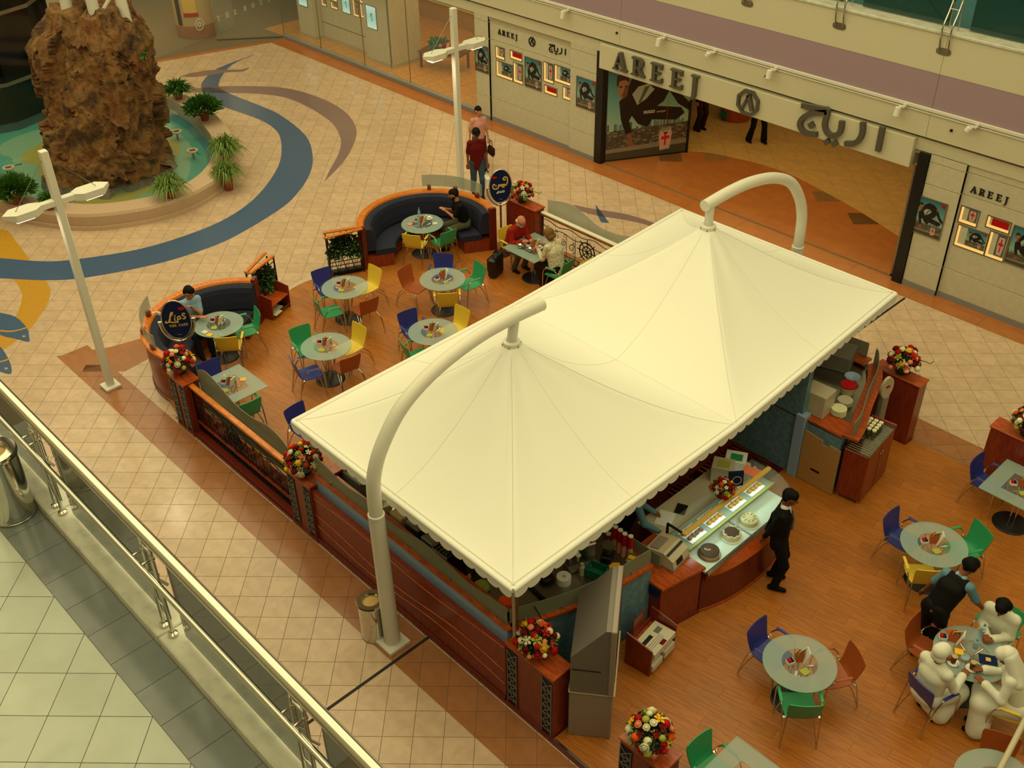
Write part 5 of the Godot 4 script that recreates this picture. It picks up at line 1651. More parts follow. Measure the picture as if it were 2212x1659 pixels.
func bench(label: String, c: Vector2, a0: float, a1: float) -> void:
	# semicircular bench from angle a0 to a1
	var t := thing("curved_bench", label, "bench", Vector3(c.x, 0, c.y))
	var mid := PI + (0.45 if c.y < -5.0 else -0.45)
	var L := func(prof: Array, st := 40) -> G:
		var g := G.new().lathe(prof, st, false, a0, a1)
		for a in [a0, a1]:
			var f := []
			for q in prof:
				f.append(Vector3(cos(a) * q.x, q.y, sin(a) * q.x))
			var out := Vector3(sin(a), 0, -cos(a)) * (1.0 if a == a0 else -1.0)
			var ix := Geometry2D.triangulate_polygon(PackedVector2Array(prof))
			for k in range(0, ix.size(), 3):
				g.poly([f[ix[k]], f[ix[k + 1]], f[ix[k + 2]]], out)
		return g
	part("outer_wall", L.call([Vector2(1.4, 0.0), Vector2(1.51, 0.0), Vector2(1.51, 1.02), Vector2(1.4, 1.02), Vector2(1.4, 0.0)]), M.mahogany, t)
	part("ledge", L.call([Vector2(1.38, 1.02), Vector2(1.55, 1.02), Vector2(1.555, 1.04), Vector2(1.54, 1.06), Vector2(1.4, 1.06), Vector2(1.38, 1.02)]), M.honey, t)
	part("back_cushion", L.call([Vector2(1.2, 0.5), Vector2(1.4, 0.5), Vector2(1.4, 1.015), Vector2(1.3, 1.02), Vector2(1.24, 0.99), Vector2(1.21, 0.9), Vector2(1.18, 0.7), Vector2(1.17, 0.55), Vector2(1.2, 0.5)]), M.navy_fabric, t)
	part("seat_cushion", L.call([Vector2(0.74, 0.36), Vector2(1.2, 0.36), Vector2(1.2, 0.5), Vector2(0.78, 0.5), Vector2(0.74, 0.48), Vector2(0.725, 0.42), Vector2(0.74, 0.36)]), M.navy_fabric, t)
	part("seat_base", L.call([Vector2(0.8, 0.07), Vector2(1.4, 0.07), Vector2(1.4, 0.36), Vector2(0.8, 0.36), Vector2(0.8, 0.07)]), M.mahogany, t)
	part("skirting", L.call([Vector2(1.5, 0.0), Vector2(1.53, 0.0), Vector2(1.53, 0.06), Vector2(1.51, 0.07), Vector2(1.5, 0.0)]), M.mahogany_dark, t)
	for a in [a0 + 0.02, a1 - 0.02]:
		var p := Vector3(cos(a), 0, sin(a))
		part("end_post", G.new().at(p * 1.46, Basis(Vector3.UP, -a)).bx(-0.08, 0.09, 0.0, 1.1, -0.04, 0.04, 0.006), M.mahogany_dark, t)
	# engraved glass along part of the ledge
	var s := 1.0 if c.y > -5.0 else -1.0
	var g0: float = mid - s * deg_to_rad(10)
	var g1: float = mid - s * deg_to_rad(70)
	var gl := []
	for k in 17:
		var a := lerpf(g0, g1, k / 16.0) if s < 0 else lerpf(g1, g0, k / 16.0)
		gl.append([Vector3(cos(a) * 1.49, 1.14, sin(a) * 1.49), Vector3(cos(a) * 1.49, 1.42, sin(a) * 1.49)])
	part("glass_panel", G.new().slab(gl, 0.008), M.frost_light, t)
	for k in 3:
		var a := lerpf(g0, g1, 0.1 + 0.4 * k)
		part("glass_holder", G.new().at(Vector3(cos(a), 0, sin(a)) * 1.475, Basis(Vector3.UP, -a)).bx(-0.04, 0.05, 1.06, 1.17, -0.04, 0.04, 0.006), M.mahogany, t)

func benches() -> void:
	bench("semicircular navy upholstered bench with honey wood ledge on the shop side", Vector2(-5.72, -7.95), deg_to_rad(116), deg_to_rad(299))
	bench("semicircular navy upholstered bench with honey wood ledge near the oval signs and near lamp post", Vector2(-5.3, -2.63), deg_to_rad(61), deg_to_rad(235))
	# ivy screens at the entrance
	for s in [1, -1]:
		var near: bool = s == 1
		var p0: Vector2 = Vector2(-6.42, -3.9) if near else Vector2(-6.42, -6.62)
		var p1: Vector2 = Vector2(-6.67, -4.56) if near else Vector2(-6.72, -5.95)
		var t := thing("ivy_screen", ["iron trellis screen with ivy and honey wood cap behind the near bench end", "iron trellis screen with ivy and honey wood cap at the far bench end"][0 if near else 1], "trellis", Vector3(p0.x, HF, p0.y), atan2(-(p1.y - p0.y), p1.x - p0.x))
		var L := p0.distance_to(p1)
		part("cap", G.new().bx(-0.05, L + 0.05, 1.0, 1.04, -0.02, 0.06, 0.008), M.honey, t)
		part("cap", G.new().at(Vector3(0, 0, -0.05), Basis(Vector3.UP, 0.16)).bx(-0.05, L + 0.1, 1.0, 1.04, -0.08, 0.0, 0.008), M.honey, t)
		var g := G.new()
		for z in [0.05, -0.12]:
			for x in [0.0, L]:
				g.bx(x - 0.012, x + 0.012, 0, 1.0, z - 0.012, z + 0.012)
			for k in 5:
				g.bx(0, L, 0.03 + k * 0.22, 0.045 + k * 0.22, z - 0.006, z + 0.006)
			for k in 4:
				g.tube([Vector3(L * k / 4.0, 0.05, z), Vector3(L * (k + 1) / 4.0, 0.95, z)], 0.006, 5)
				g.tube([Vector3(L * (k + 1) / 4.0, 0.05, z), Vector3(L * k / 4.0, 0.95, z)], 0.006, 5)
		part("iron_trellis", g, M.black_iron, t)
		part("planter_box", G.new().bx(0.04, L - 0.04, 0.02, 0.1, -0.1, 0.03), M.black, t)
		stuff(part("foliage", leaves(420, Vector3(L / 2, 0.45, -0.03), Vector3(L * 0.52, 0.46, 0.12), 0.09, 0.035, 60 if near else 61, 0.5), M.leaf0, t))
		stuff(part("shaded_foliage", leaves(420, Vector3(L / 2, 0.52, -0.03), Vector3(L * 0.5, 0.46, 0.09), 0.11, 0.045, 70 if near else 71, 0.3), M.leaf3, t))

# ------------------------------------------------------------------ chairs and tables
func make_chair(arms: bool, m: Material) -> Node3D:
	var t := thing("cafe_chair", "chair", "chair", Vector3(0, HF, 0))
	var back := []
	var seat := []
	var prof := [[0.835, -0.285, 0.2], [0.8, -0.278, 0.215], [0.72, -0.262, 0.212], [0.62, -0.24, 0.2], [0.54, -0.218, 0.188], [0.49, -0.198, 0.184], [0.462, -0.165, 0.186], [0.45, -0.1, 0.195], [0.446, 0.0, 0.205], [0.452, 0.12, 0.208], [0.456, 0.19, 0.2], [0.448, 0.222, 0.186], [0.435, 0.232, 0.175]]
	for i in prof.size():
		var row := []
		for k in 9:
			var x: float = (k / 4.0 - 1.0)
			var dip := 0.022 * x * x
			row.append(Vector3(x * prof[i][2], prof[i][0] + (dip * 0.4 if i > 6 else 0.0), prof[i][1] + (dip if i < 6 else 0.0)))
		if i <= 6:
			back.append(row)
		if i >= 6:
			seat.append(row)
	part("seat", G.new().slab(seat, 0.012), m, t)
	part("backrest", G.new().slab(back, 0.012), m, t)
	for s in [-1.0, 1.0]:
		if arms:
			part("leg", G.new().tube(curve([Vector3(0.225 * s, 0.0, 0.235), Vector3(0.238 * s, 0.3, 0.225), Vector3(0.25 * s, 0.56, 0.2), Vector3(0.252 * s, 0.645, 0.13), Vector3(0.252 * s, 0.655, 0.0)], 4), 0.0105, 8).tube([Vector3(0.225 * s, 0.0, 0.235), Vector3(0.16 * s, 0.43, 0.14)], 0.009, 6), M.chrome, t)
			part("leg", G.new().tube(curve([Vector3(0.252 * s, 0.655, 0.0), Vector3(0.25 * s, 0.63, -0.1), Vector3(0.24 * s, 0.45, -0.2), Vector3(0.23 * s, 0.0, -0.3)], 4), 0.0105, 8).tube(curve([Vector3(0.15 * s, 0.43, -0.12), Vector3(0.185 * s, 0.3, -0.2), Vector3(0.23 * s, 0.0, -0.3)], 3), 0.009, 6), M.chrome, t)
			part("armrest", G.new().at(Vector3(0.252 * s, 0.672, 0.0)).box(Vector3(0, 0, 0.02), Vector3(0.045, 0.022, 0.25), 0.009), m, t)
			part("bracket", G.new().bx(0.19 * s, 0.245 * s, 0.46, 0.475, -0.185, -0.155), M.chrome, t)
		else:
			part("leg", G.new().tube(curve([Vector3(0.12 * s, 0.435, 0.05), Vector3(0.19 * s, 0.42, 0.15), Vector3(0.225 * s, 0.28, 0.225), Vector3(0.235 * s, 0.0, 0.27)], 5), 0.0095, 8).tube(curve([Vector3(0.16 * s, 0.435, 0.02), Vector3(0.21 * s, 0.4, 0.09), Vector3(0.232 * s, 0.25, 0.19), Vector3(0.235 * s, 0.0, 0.27)], 5), 0.0085, 6), M.chrome, t)
			part("leg", G.new().tube(curve([Vector3(0.12 * s, 0.435, -0.04), Vector3(0.18 * s, 0.42, -0.16), Vector3(0.225 * s, 0.3, -0.27), Vector3(0.24 * s, 0.0, -0.35)], 5), 0.0095, 8).tube(curve([Vector3(0.16 * s, 0.435, 0.0), Vector3(0.205 * s, 0.4, -0.1), Vector3(0.235 * s, 0.25, -0.25), Vector3(0.24 * s, 0.0, -0.35)], 5), 0.0085, 6), M.chrome, t)
	part("seat_frame", G.new().tube([Vector3(-0.17, 0.432, 0.12), Vector3(0.17, 0.432, 0.12)], 0.008, 6).tube([Vector3(-0.17, 0.432, -0.1), Vector3(0.17, 0.432, -0.1)], 0.008, 6).tube([Vector3(-0.12, 0.43, -0.12), Vector3(-0.12, 0.43, 0.14)], 0.008, 6).tube([Vector3(0.12, 0.43, -0.12), Vector3(0.12, 0.43, 0.14)], 0.008, 6), M.black_iron, t)
	return t

func make_table(round_: bool) -> Node3D:
	var t := thing("glass_table", "table", "table", Vector3(0, HF, 0))
	if round_:
		part("frosted_top", G.new().lathe([Vector2(0.225, 0.747), Vector2(0.225, 0.735), Vector2(0.462, 0.735), Vector2(0.462, 0.747), Vector2(0.225, 0.747)], 56), M.frosted, t)
		part("clear_centre", G.new().lathe([Vector2(0.0, 0.735), Vector2(0.224, 0.735)], 40).lathe([Vector2(0.224, 0.747), Vector2(0.0, 0.747)], 40), M.clear, t)
		part("polished_edge", G.new().lathe([Vector2(0.462, 0.734), Vector2(0.466, 0.736), Vector2(0.466, 0.746), Vector2(0.462, 0.748)], 56), M.glass_edge, t)
	else:
		var g := G.new()
		var o := 0.475
		var i := 0.24
		g.bx(-o, o, 0.735, 0.747, -o, -i)
		g.bx(-o, o, 0.735, 0.747, i, o)
		g.bx(-o, -i, 0.735, 0.747, -i, i)
		g.bx(i, o, 0.735, 0.747, -i, i)
		part("frosted_top", g, M.frosted, t)
		part("clear_centre", G.new().bx(-i, i, 0.735, 0.747, -i, i), M.clear, t)
		part("polished_edge", G.new().bx(-o - 0.004, -o, 0.734, 0.748, -o, o).bx(o, o + 0.004, 0.734, 0.748, -o, o).bx(-o, o, 0.734, 0.748, -o - 0.004, -o).bx(-o, o, 0.734, 0.748, o, o + 0.004), M.glass_edge, t)
	part("base", G.new().lathe([Vector2(0, 0), Vector2(0.275, 0.0), Vector2(0.275, 0.012), Vector2(0.25, 0.02), Vector2(0.08, 0.035), Vector2(0, 0.04)], 40), M.black, t)
	for k in 4:
		var a := TAU * k / 4 + 0.5
		var d := Vector3(cos(a), 0, sin(a))
		part("leg", G.new().tube(curve([d * 0.05 + Vector3(0, 0.03, 0), d * 0.045 + Vector3(0, 0.4, 0), d * 0.05 + Vector3(0, 0.6, 0), d * 0.09 + Vector3(0, 0.69, 0), d * 0.17 + Vector3(0, 0.715, 0), d * 0.2 + Vector3(0, 0.732, 0)], 4), 0.013, 8), M.chrome, t)
	part("hub", G.new().lathe([Vector2(0.0, 0.5), Vector2(0.05, 0.5), Vector2(0.05, 0.53), Vector2(0, 0.53)], 14), M.chrome, t)
	return t

const WHERE := {
	"T1": "the round table in front of the far curved bench", "T2": "the round table just below the far bench's table", "T3": "the round table by the entrance gap and far ivy screen", "T4": "the round table nearest the near tent's left corner", "T5": "the round table half hidden by the near tent edge",
	"T6": "the round table in front of the near curved bench", "T7": "the round table below the man in the black suit", "T8": "the round table right of the man in black suit", "T9": "the round table of the men in white robes",
	"S1": "the square table of the couple", "S2": "the square table behind the near iron railing", "S3": "the square table at the right edge", "S4": "the square table at the bottom edge", "T10": "the round table at the bottom right corner", "S5": "the hidden table under the near tent", "S6": "the hidden table under the far tent"}
const TABLES := {"T1": Vector2(-6.01, -8.03), "T2": Vector2(-3.84, -6.75), "T3": Vector2(-4.99, -5.15), "T4": Vector2(-3.5, -3.62), "T5": Vector2(-2.48, -5.34), "T6": Vector2(-5.58, -2.61), "T7": Vector2(6.77, -3.62), "T8": Vector2(6.9, -6.8), "T9": Vector2(8.22, -5.31), "S1": Vector2(-3.46, -9.0), "S2": Vector2(-3.66, -1.68), "S3": Vector2(7.24, -8.88), "S4": Vector2(7.35, -1.68), "T10": Vector2(9.32, -3.75)}
# colour, has arms, x and z of the top of the backrest, the way it faces in degrees
const CHAIRS := {
	"T1": ["ya", -5.649, -7.411, -150, "ga", -5.194, -8.102, -97],
	"T2": ["ba", -4.508, -7.351, 40, "n", -4.651, -6.409, 100, "ga", -3.638, -7.606, -8, "ya", -3.235, -6.362, -128],
	"T3": ["ba", -5.814, -5.146, 80, "y", -5.086, -6.005, 2, "ga", -4.91, -4.37, 164, "n", -4.149, -5.129, -98],
	"T4": ["ga", -4.299, -3.58, 80, "y", -3.539, -4.431, 2, "ba", -3.445, -2.844, 164, "n", -2.797, -3.66, -98],
	"T5": ["ba", -3.294, -5.376, 80, "y", -2.619, -6.217, 2, "ga", -2.464, -4.613, 164, "n", -1.72, -5.3, -94],
	"T6": ["ga", -5.356, -3.342, -17, "ya", -4.965, -2.397, -128],
	"S2": ["ba", -4.51, -1.756, 85, "ga", -2.923, -1.63, -94],
	"S5": ["ba", -2.289, -2.081, 96],
	"S1": ["ya", -4.46, -9.08, 86, "ga", -2.422, -8.977, -80],
	"S6": ["y", -2.186, -9.25, 90],
	"T7": ["ba", 6.035, -3.708, 90, "na", 7.225, -4.227, -32, "ga", 7.231, -3.062, -136],
	"T8": ["ba", 6.157, -6.883, 88, "ga", 7.27, -7.534, -27, "ya", 7.166, -6.219, -137],
	"S3": ["ba", 6.446, -8.963, 88],
	"T9": ["na", 7.435, -5.224, 92, "ba", 8.03, -4.362, 163, "ga", 8.245, -6.36, -4, "ya", 9.16, -5.2, -72],
	"T10": ["n", 9.08, -4.36, 22],
	"S4": ["ga", 6.6, -1.767, 85]}

func furniture() -> void:
	var rt := make_table(true)
	var st := make_table(false)
	for k in TABLES:
		var p: Vector2 = TABLES[k]
		var r: bool = k[0] == "T"
		var src := rt if r else st
		var lab: String = {"T1": "round frosted glass table with a clear centre in front of the far curved bench", "T2": "round frosted glass table just below the far bench's table, before the couple", "T3": "round frosted glass table nearest the entrance gap and far ivy screen", "T4": "round frosted glass table between a green and a yellow chair, nearest the tent's left corner", "T5": "round frosted glass table half hidden by the near tent edge", "T6": "round frosted glass table in front of the near bench with the man in light blue", "T7": "round frosted glass table between the newspaper rack and the robed men", "T8": "round frosted glass table right of the man in the black suit", "T9": "round frosted glass table where the men in white robes sit", "T10": "round frosted glass table cut off by the bottom right corner", "S1": "square frosted glass table between the man in red and the woman", "S2": "square frosted glass table behind the near iron railing", "S3": "square frosted glass table at the right edge before a pedestal", "S4": "square frosted glass table cut off by the bottom edge"}[k]
		if (r and k == "T1") or (not r and k == "S1"):
			src.set_meta("label", lab)
			src.position = Vector3(p.x, HF, p.y)
			src.set_meta("group", "round glass café tables" if r else "square glass café tables")
		else:
			dup(src, Vector3(p.x, HF, p.y), 0.0 if not r else 0.4 * p.x, lab)
	rt = null
	var proto := {}
	var names := {"b": "blue", "g": "green", "y": "yellow", "n": "brown"}
	for k in CHAIRS:
		var l: Array = CHAIRS[k]
		for q in range(0, l.size(), 4):
			var code: String = l[q]
			var a := deg_to_rad(l[q + 3])
			var p := Vector3(l[q + 1] + sin(a) * 0.27, HF, l[q + 2] + cos(a) * 0.27)
			var lab := "%s %s at %s" % [names[code[0]], "armchair" if code.length() > 1 else "armless chair", WHERE[k]]
			if k == "S5":
				lab = "blue armchair partly under the left corner of the near tent"
			if k == "S6":
				lab = "yellow chair peeping out behind the far tent edge by the woman"
			if not proto.has(code):
				proto[code] = make_chair(code.length() > 1, M["chair_" + names[code[0]]])
				proto[code].set_meta("label", lab)
				proto[code].set_meta("group", "%s café chairs" % names[code[0]])
				proto[code].position = p
				proto[code].rotation.y = a
			else:
				dup(proto[code], p, a, lab)

# ------------------------------------------------------------------ lamp posts, bins, signs, racks
func lamp_post(label: String, x: float, z: float) -> void:
	var t := thing("lamp_post", label, "street lamp", Vector3(x, 0, z))
	part("post", G.new().bx(-0.065, 0.065, 0.05, 4.75, -0.065, 0.065, 0.01), M.white_paint, t)
	part("base_plate", G.new().box(Vector3(0, 0.03, 0), Vector3(0.3, 0.06, 0.3), 0.008), M.white_paint, t)
	for s in [-1.0, 1.0]:
		var y := 3.9
		var a := part("arm", G.new().at(Vector3(), Basis(Vector3.UP, 0.0 if s > 0 else PI)).bx(-0.065, 0.065, y - 0.11, y - 0.005, 0.06, 0.42, 0.008), M.white_paint, t)
		var g := G.new().at(Vector3(0, y, 0), Basis(Vector3.UP, 0.0 if s > 0 else PI))
		var top := [Vector3(-0.066, 0.0, 0.28), Vector3(0.066, 0.0, 0.28), Vector3(0.165, -0.005, 0.42), Vector3(0.165, -0.005, 0.76), Vector3(0.0, -0.01, 0.93), Vector3(-0.165, -0.005, 0.76), Vector3(-0.165, -0.005, 0.42)]
		var bot := []
		for q in top:
			bot.append(q + Vector3(0, -0.125 if q.z < 0.8 else -0.06, 0))
		g.poly(top, Vector3.UP)
		g.poly(bot, Vector3.DOWN)
		for k in top.size():
			var b := (k + 1) % top.size()
			g.poly([top[k], top[b], bot[b], bot[k]], (top[k] + top[b]) * 0.5 - Vector3(0, 0, 0.55))
		part("lamp_housing", g, M.white_paint, t)
		part("light_tube", G.new().box(Vector3(0, y - 0.15, 0.6 * s), Vector3(0.2, 0.05, 0.32), 0.015), M.tube_glow, t)
		area(Vector3(x, y - 0.2, z + 0.6 * s), Vector2(0.2, 0.32), 0.9, Color(1, 0.93, 0.78))
		part("stay_cable", G.new().tube([Vector3(0, 4.6, 0.06 * s), Vector3(0, y - 0.005, 0.7 * s)], 0.006, 5), M.brushed, t)

func oval_sign(label: String, p: Vector3, turn: float, arabic: bool) -> void:
	var t := thing("oval_sign", label, "sign", Vector3(p.x, HF, p.z), turn)
	var y := p.y - HF
	part("post", G.new().tube([Vector3(0, 0, -0.03), Vector3(0, y - 0.42, -0.03)], 0.022, 10), M.mahogany_dark, t)
	part("foot", G.new().lathe([Vector2(0, 0), Vector2(0.2, 0), Vector2(0.2, 0.015), Vector2(0.03, 0.03), Vector2(0, 0.04)], 24), M.black, t)
	part("board", G.new().at(Vector3(0, y, 0)).extr(oval(Vector2(), 0.235, 0.375, 48), -0.02, 0.012), M.navy, t)
	var rim := []
	for k in 49:
		rim.append(Vector3(cos(TAU * k / 48) * 0.245, y + sin(TAU * k / 48) * 0.385, 0))
	part("rim", G.new().tube(rim, 0.014, 6, false), M.chrome, t)
	var cr := []
	for k in 25:
		var a := -PI * k / 24.0
		cr.append(Vector3(cos(a) * 0.295, y - 0.02 + sin(a) * 0.435, -0.02))
	part("cradle", G.new().tube(cr, 0.022, 8), M.chrome, t)
	for s in [-1, 1]:
		part("clamp", G.new().box(Vector3(s * 0.275, y - 0.02, -0.01), Vector3(0.09, 0.03, 0.03), 0.006), M.chrome, t)
	var lip := G.new().at(Vector3(0.12 if not arabic else -0.13, y + 0.22, 0.012))
	lip.extr(oval(Vector2(), 0.055, 0.03, 20), 0, 0.004)
	part("red_lips", lip, M.red, t)
	if not arabic:
		# «Lips» in a looping script
		strokes(t, [[-1.55, -0.25, -1.75, -0.4, -1.6, -0.55, -1.3, -0.42, -1.05, 0.1, -0.85, 0.75, -0.62, 1.12, -0.45, 1.0, -0.6, 0.75, -0.9, 0.35, -1.05, -0.2, -1.2, -0.45, -0.9, -0.5, -0.5, -0.62, -0.1, -0.5], [-0.3, 0.25, -0.38, -0.2, -0.25, -0.3], [-0.22, 0.5], [0.1, 0.3, 0.02, -0.4, -0.02, -0.75], [0.1, 0.2, 0.35, 0.34, 0.5, 0.15, 0.4, -0.12, 0.12, -0.12], [1.25, 0.62, 1.0, 0.75, 0.8, 0.52, 1.0, 0.28, 1.2, 0.05, 1.0, -0.18, 0.72, -0.08]], 0.02, Vector3(0.02, y + 0.03, 0.012), 0.12, 0.006, M.gold)
		letters(t, "THE", Vector3(-0.14, y - 0.13, 0.016), 0.042, 0.004, M.gold)
		letters(t, "CAFE", Vector3(0.02, y - 0.13, 0.016), 0.042, 0.004, M.gold)
	else:
		strokes(t, [[1.2, 0.1, 1.35, 0.7, 1.25, 1.4, 0.8, 1.55, 0.5, 1.2, 0.75, 0.95, 1.0, 1.15], [1.2, 0.1, 0.9, -0.15, 0.7, 0.1, 0.6, -0.15, 0.4, 0.1, 0.25, -0.15, 0.05, 0.1, -0.1, -0.15, -0.3, 0.1, -0.45, -0.2, -0.5, -0.5, -0.95, -0.7, -1.4, -0.5, -1.5, 0.05, -1.3, 0.3, -1.05, 0.15], [0.6, -0.45], [0.35, -0.4], [-0.9, -0.05]], 0.026, Vector3(0.0, y + 0.03, 0.012), 0.115, 0.006, M.gold)
		strokes(t, [[0.9, 0.3, 0.75, -0.1, 0.4, -0.05], [0.3, 0.3, 0.2, -0.1, -0.1, -0.1, -0.15, 0.3], [-0.3, 0.1, -0.45, -0.15, -0.65, 0.05, -0.8, -0.15, -1.0, 0.0], [0.55, 0.3], [-0.6, 0.3], [-0.9, -0.32]], 0.015, Vector3(0.0, y - 0.13, 0.012), 0.09, 0.005, M.white)
	for k in 3:
		part("dot", G.new().at(Vector3((k - 1) * 0.025, y - 0.3, 0.012)).extr(oval(Vector2(), 0.006, 0.006, 8), 0, 0.003), M.gold, t)

func rack(label: String, p: Vector3, turn: float) -> Node3D:
	# front faces local +z
	var t := thing("magazine_rack", label, "magazine rack", p, turn)
	part("side", G.new().at(Vector3(-0.3, 0, 0), Basis(Vector3.UP, -PI / 2)).extr(v2([-0.2, 0, 0.2, 0, 0.22, 0.5, -0.2, 0.6]), -0.01, 0.01), M.mahogany, t)
	part("side", G.new().at(Vector3(0.3, 0, 0), Basis(Vector3.UP, -PI / 2)).extr(v2([-0.2, 0, 0.2, 0, 0.22, 0.5, -0.2, 0.6]), -0.01, 0.01), M.mahogany, t)
	part("back", G.new().bx(-0.29, 0.29, 0, 0.4, -0.2, -0.18), M.mahogany, t)
	part("shelf", G.new().bx(-0.29, 0.29, 0.3, 0.32, -0.18, 0.2), M.cherry, t)
	part("shelf", G.new().bx(-0.29, 0.29, 0.06, 0.08, -0.18, 0.2), M.mahogany, t)
	part("divider", G.new().bx(-0.15, 0.13, 0.32, 0.68, -0.21, -0.19, 0.006), M.mahogany, t)
	return t

func lamps_and_bins() -> void:
	lamp_post("white twin-armed lamp post standing nearest the fountain at the left", -6.32, -0.57)
	lamp_post("white twin-armed lamp post behind the far bench near the shop", -7.35, -10.35)
	bin("litter_bin", "chrome litter bin with sand tray beside the near tent mast", Vector3(1.97, 0, -0.42), 0.185, 0.7)
	oval_sign("oval navy sign with gold Latin script beside the near bench", Vector3(-4.75, 1.8, -1.46), deg_to_rad(58), false)
	oval_sign("oval navy sign with gold Arabic script beside the far bench", Vector3(-4.75, 1.72, -9.25), deg_to_rad(60), true)
	var r1 := rack("low mahogany magazine rack beside the near ivy screen", Vector3(-6.31, HF, -4.22), deg_to_rad(112))
	var r2 := rack("mahogany newspaper rack against the blue bowed wall by the television", Vector3(4.98, HF, -2.85), deg_to_rad(97))
	for k in 3:
		solo("newspaper_stack", ["pile of newspapers on the top shelf of the newspaper rack", "pile of papers at the left of the rack's lower shelf", "pile of papers at the right of the rack's lower shelf"][k], "newspapers", G.new().bx([-0.26, -0.27, 0.02][k], [0.26, -0.03, 0.27][k], 0, [0.09, 0.1, 0.12][k], -0.12, 0.21), M.paper, "", r2.position + Basis(Vector3.UP, r2.rotation.y) * Vector3(0, [0.321, 0.081, 0.081][k], 0.02), r2.rotation.y)
	var ns := get_node("newspaper_stack")
	part("headline", G.new().bx(-0.2, 0.0, 0.0905, 0.092, -0.04, 0.02).bx(-0.22, 0.1, 0.0905, 0.0915, 0.06, 0.065).bx(-0.22, 0.1, 0.0905, 0.0915, 0.09, 0.095).bx(-0.22, 0.1, 0.0905, 0.0915, 0.12, 0.125), M.black, ns)
	part("picture", G.new().bx(0.08, 0.2, 0.0905, 0.0915, -0.04, 0.04), M.plastic_grey, ns)
	part("picture", G.new().bx(-0.05, 0.06, 0.0905, 0.0915, 0.14, 0.2), M.crimson, ns)
	for k in 3:
		solo("magazine", ["patterned magazine sticking out of the low rack", "dark magazine lying in the low rack", "pale thin magazine in the low rack"][k], "magazine", G.new().bx([-0.25, -0.02, -0.2][k], [-0.03, 0.25, 0.1][k], 0, 0.02, -0.1, [0.24, 0.18, 0.17][k], 0.003), [M.paper, M.black, M.putty][k], "", r1.position + Basis(Vector3.UP, r1.rotation.y) * Vector3(0, [0.081, 0.081, 0.102][k], 0), r1.rotation.y)
	# television
	var tv := thing("television", "big grey rear-projection television seen from behind beside the newspaper rack", "television", Vector3(4.95, HF, -1.69), atan2(0.79, -0.61))
	part("stand", G.new().bx(-0.52, 0.52, 0.0, 0.84, -0.24, 0.3, 0.01), M.plastic_silver, tv)
	part("stand_top", G.new().bx(-0.53, 0.53, 0.84, 0.865, -0.25, 0.33, 0.004), M.putty, tv)
	part("cabinet", G.new().at(Vector3(0, 0, 0), Basis(Vector3.UP, -PI / 2)).extr(v2([-0.23, 0.87, 0.24, 0.87, 0.24, 2.02, 0.18, 2.02, -0.23, 1.5]), -0.53, 0.53), M.plastic_grey, tv)
	part("front_frame", G.new().bx(-0.55, 0.55, 0.88, 2.04, 0.24, 0.31, 0.01), M.plastic_silver, tv)
	part("screen", G.new().bx(-0.5, 0.5, 1.1, 1.98, 0.31, 0.315), M.black, tv)
	part("vent_slot", G.new().bx(0.53, 0.534, 1.28, 1.3, -0.21, 0.14), M.black, tv)
	part("vent_slot", G.new().bx(-0.534, -0.53, 1.28, 1.3, -0.21, 0.14), M.black, tv)
	# lollipop drinks sign and suitcase
	var ls := thing("round_topped_sign", "small grey sign with a rounded top behind the water cabinet", "sign", Vector3(4.72, HF, -9.05), deg_to_rad(75))
	part("stem", G.new().bx(-0.07, 0.07, 0.0, 1.1, -0.06, 0.06, 0.02), M.plastic_silver, ls)
	part("head", G.new().at(Vector3(0, 1.25, 0)).extr(oval(Vector2(), 0.13, 0.21, 30), -0.02, 0.03), M.putty, ls)
	part("red_mark", G.new().at(Vector3(0, 1.28, 0)).extr(oval(Vector2(), 0.05, 0.025, 14), 0.03, 0.034), M.red, ls)
	var sc := thing("suitcase", "black upright bag standing beside the man in red", "bag", Vector3(-4.15, HF, -8.5), deg_to_rad(-72))
	part("body", G.new().box(Vector3(0, 0.24, 0), Vector3(0.42, 0.46, 0.2), 0.04), M.black, sc)
	part("flap", G.new().box(Vector3(0, 0.3, 0.1), Vector3(0.36, 0.3, 0.03), 0.012), M.suit, sc)
	part("handle", G.new().tube(curve([Vector3(-0.1, 0.47, 0), Vector3(-0.08, 0.54, 0), Vector3(0.08, 0.54, 0), Vector3(0.1, 0.47, 0)], 4), 0.012, 6), M.black, sc)
	# partition at the bottom right corner
	var pr := thing("corner_rail", "pale sloping rail at the bottom right corner of the picture", "rail", Vector3(9.28, 0.0, -3.82))
	part("rail", G.new().tube([Vector3(0.05, 1.0, 0.4), Vector3(-0.11, 1.0, -0.95)], 0.035, 10), M.putty, pr)
	part("post", G.new().tube([Vector3(0.04, HF, 0.3), Vector3(0.04, 1.0, 0.3)], 0.03, 10), M.putty, pr)

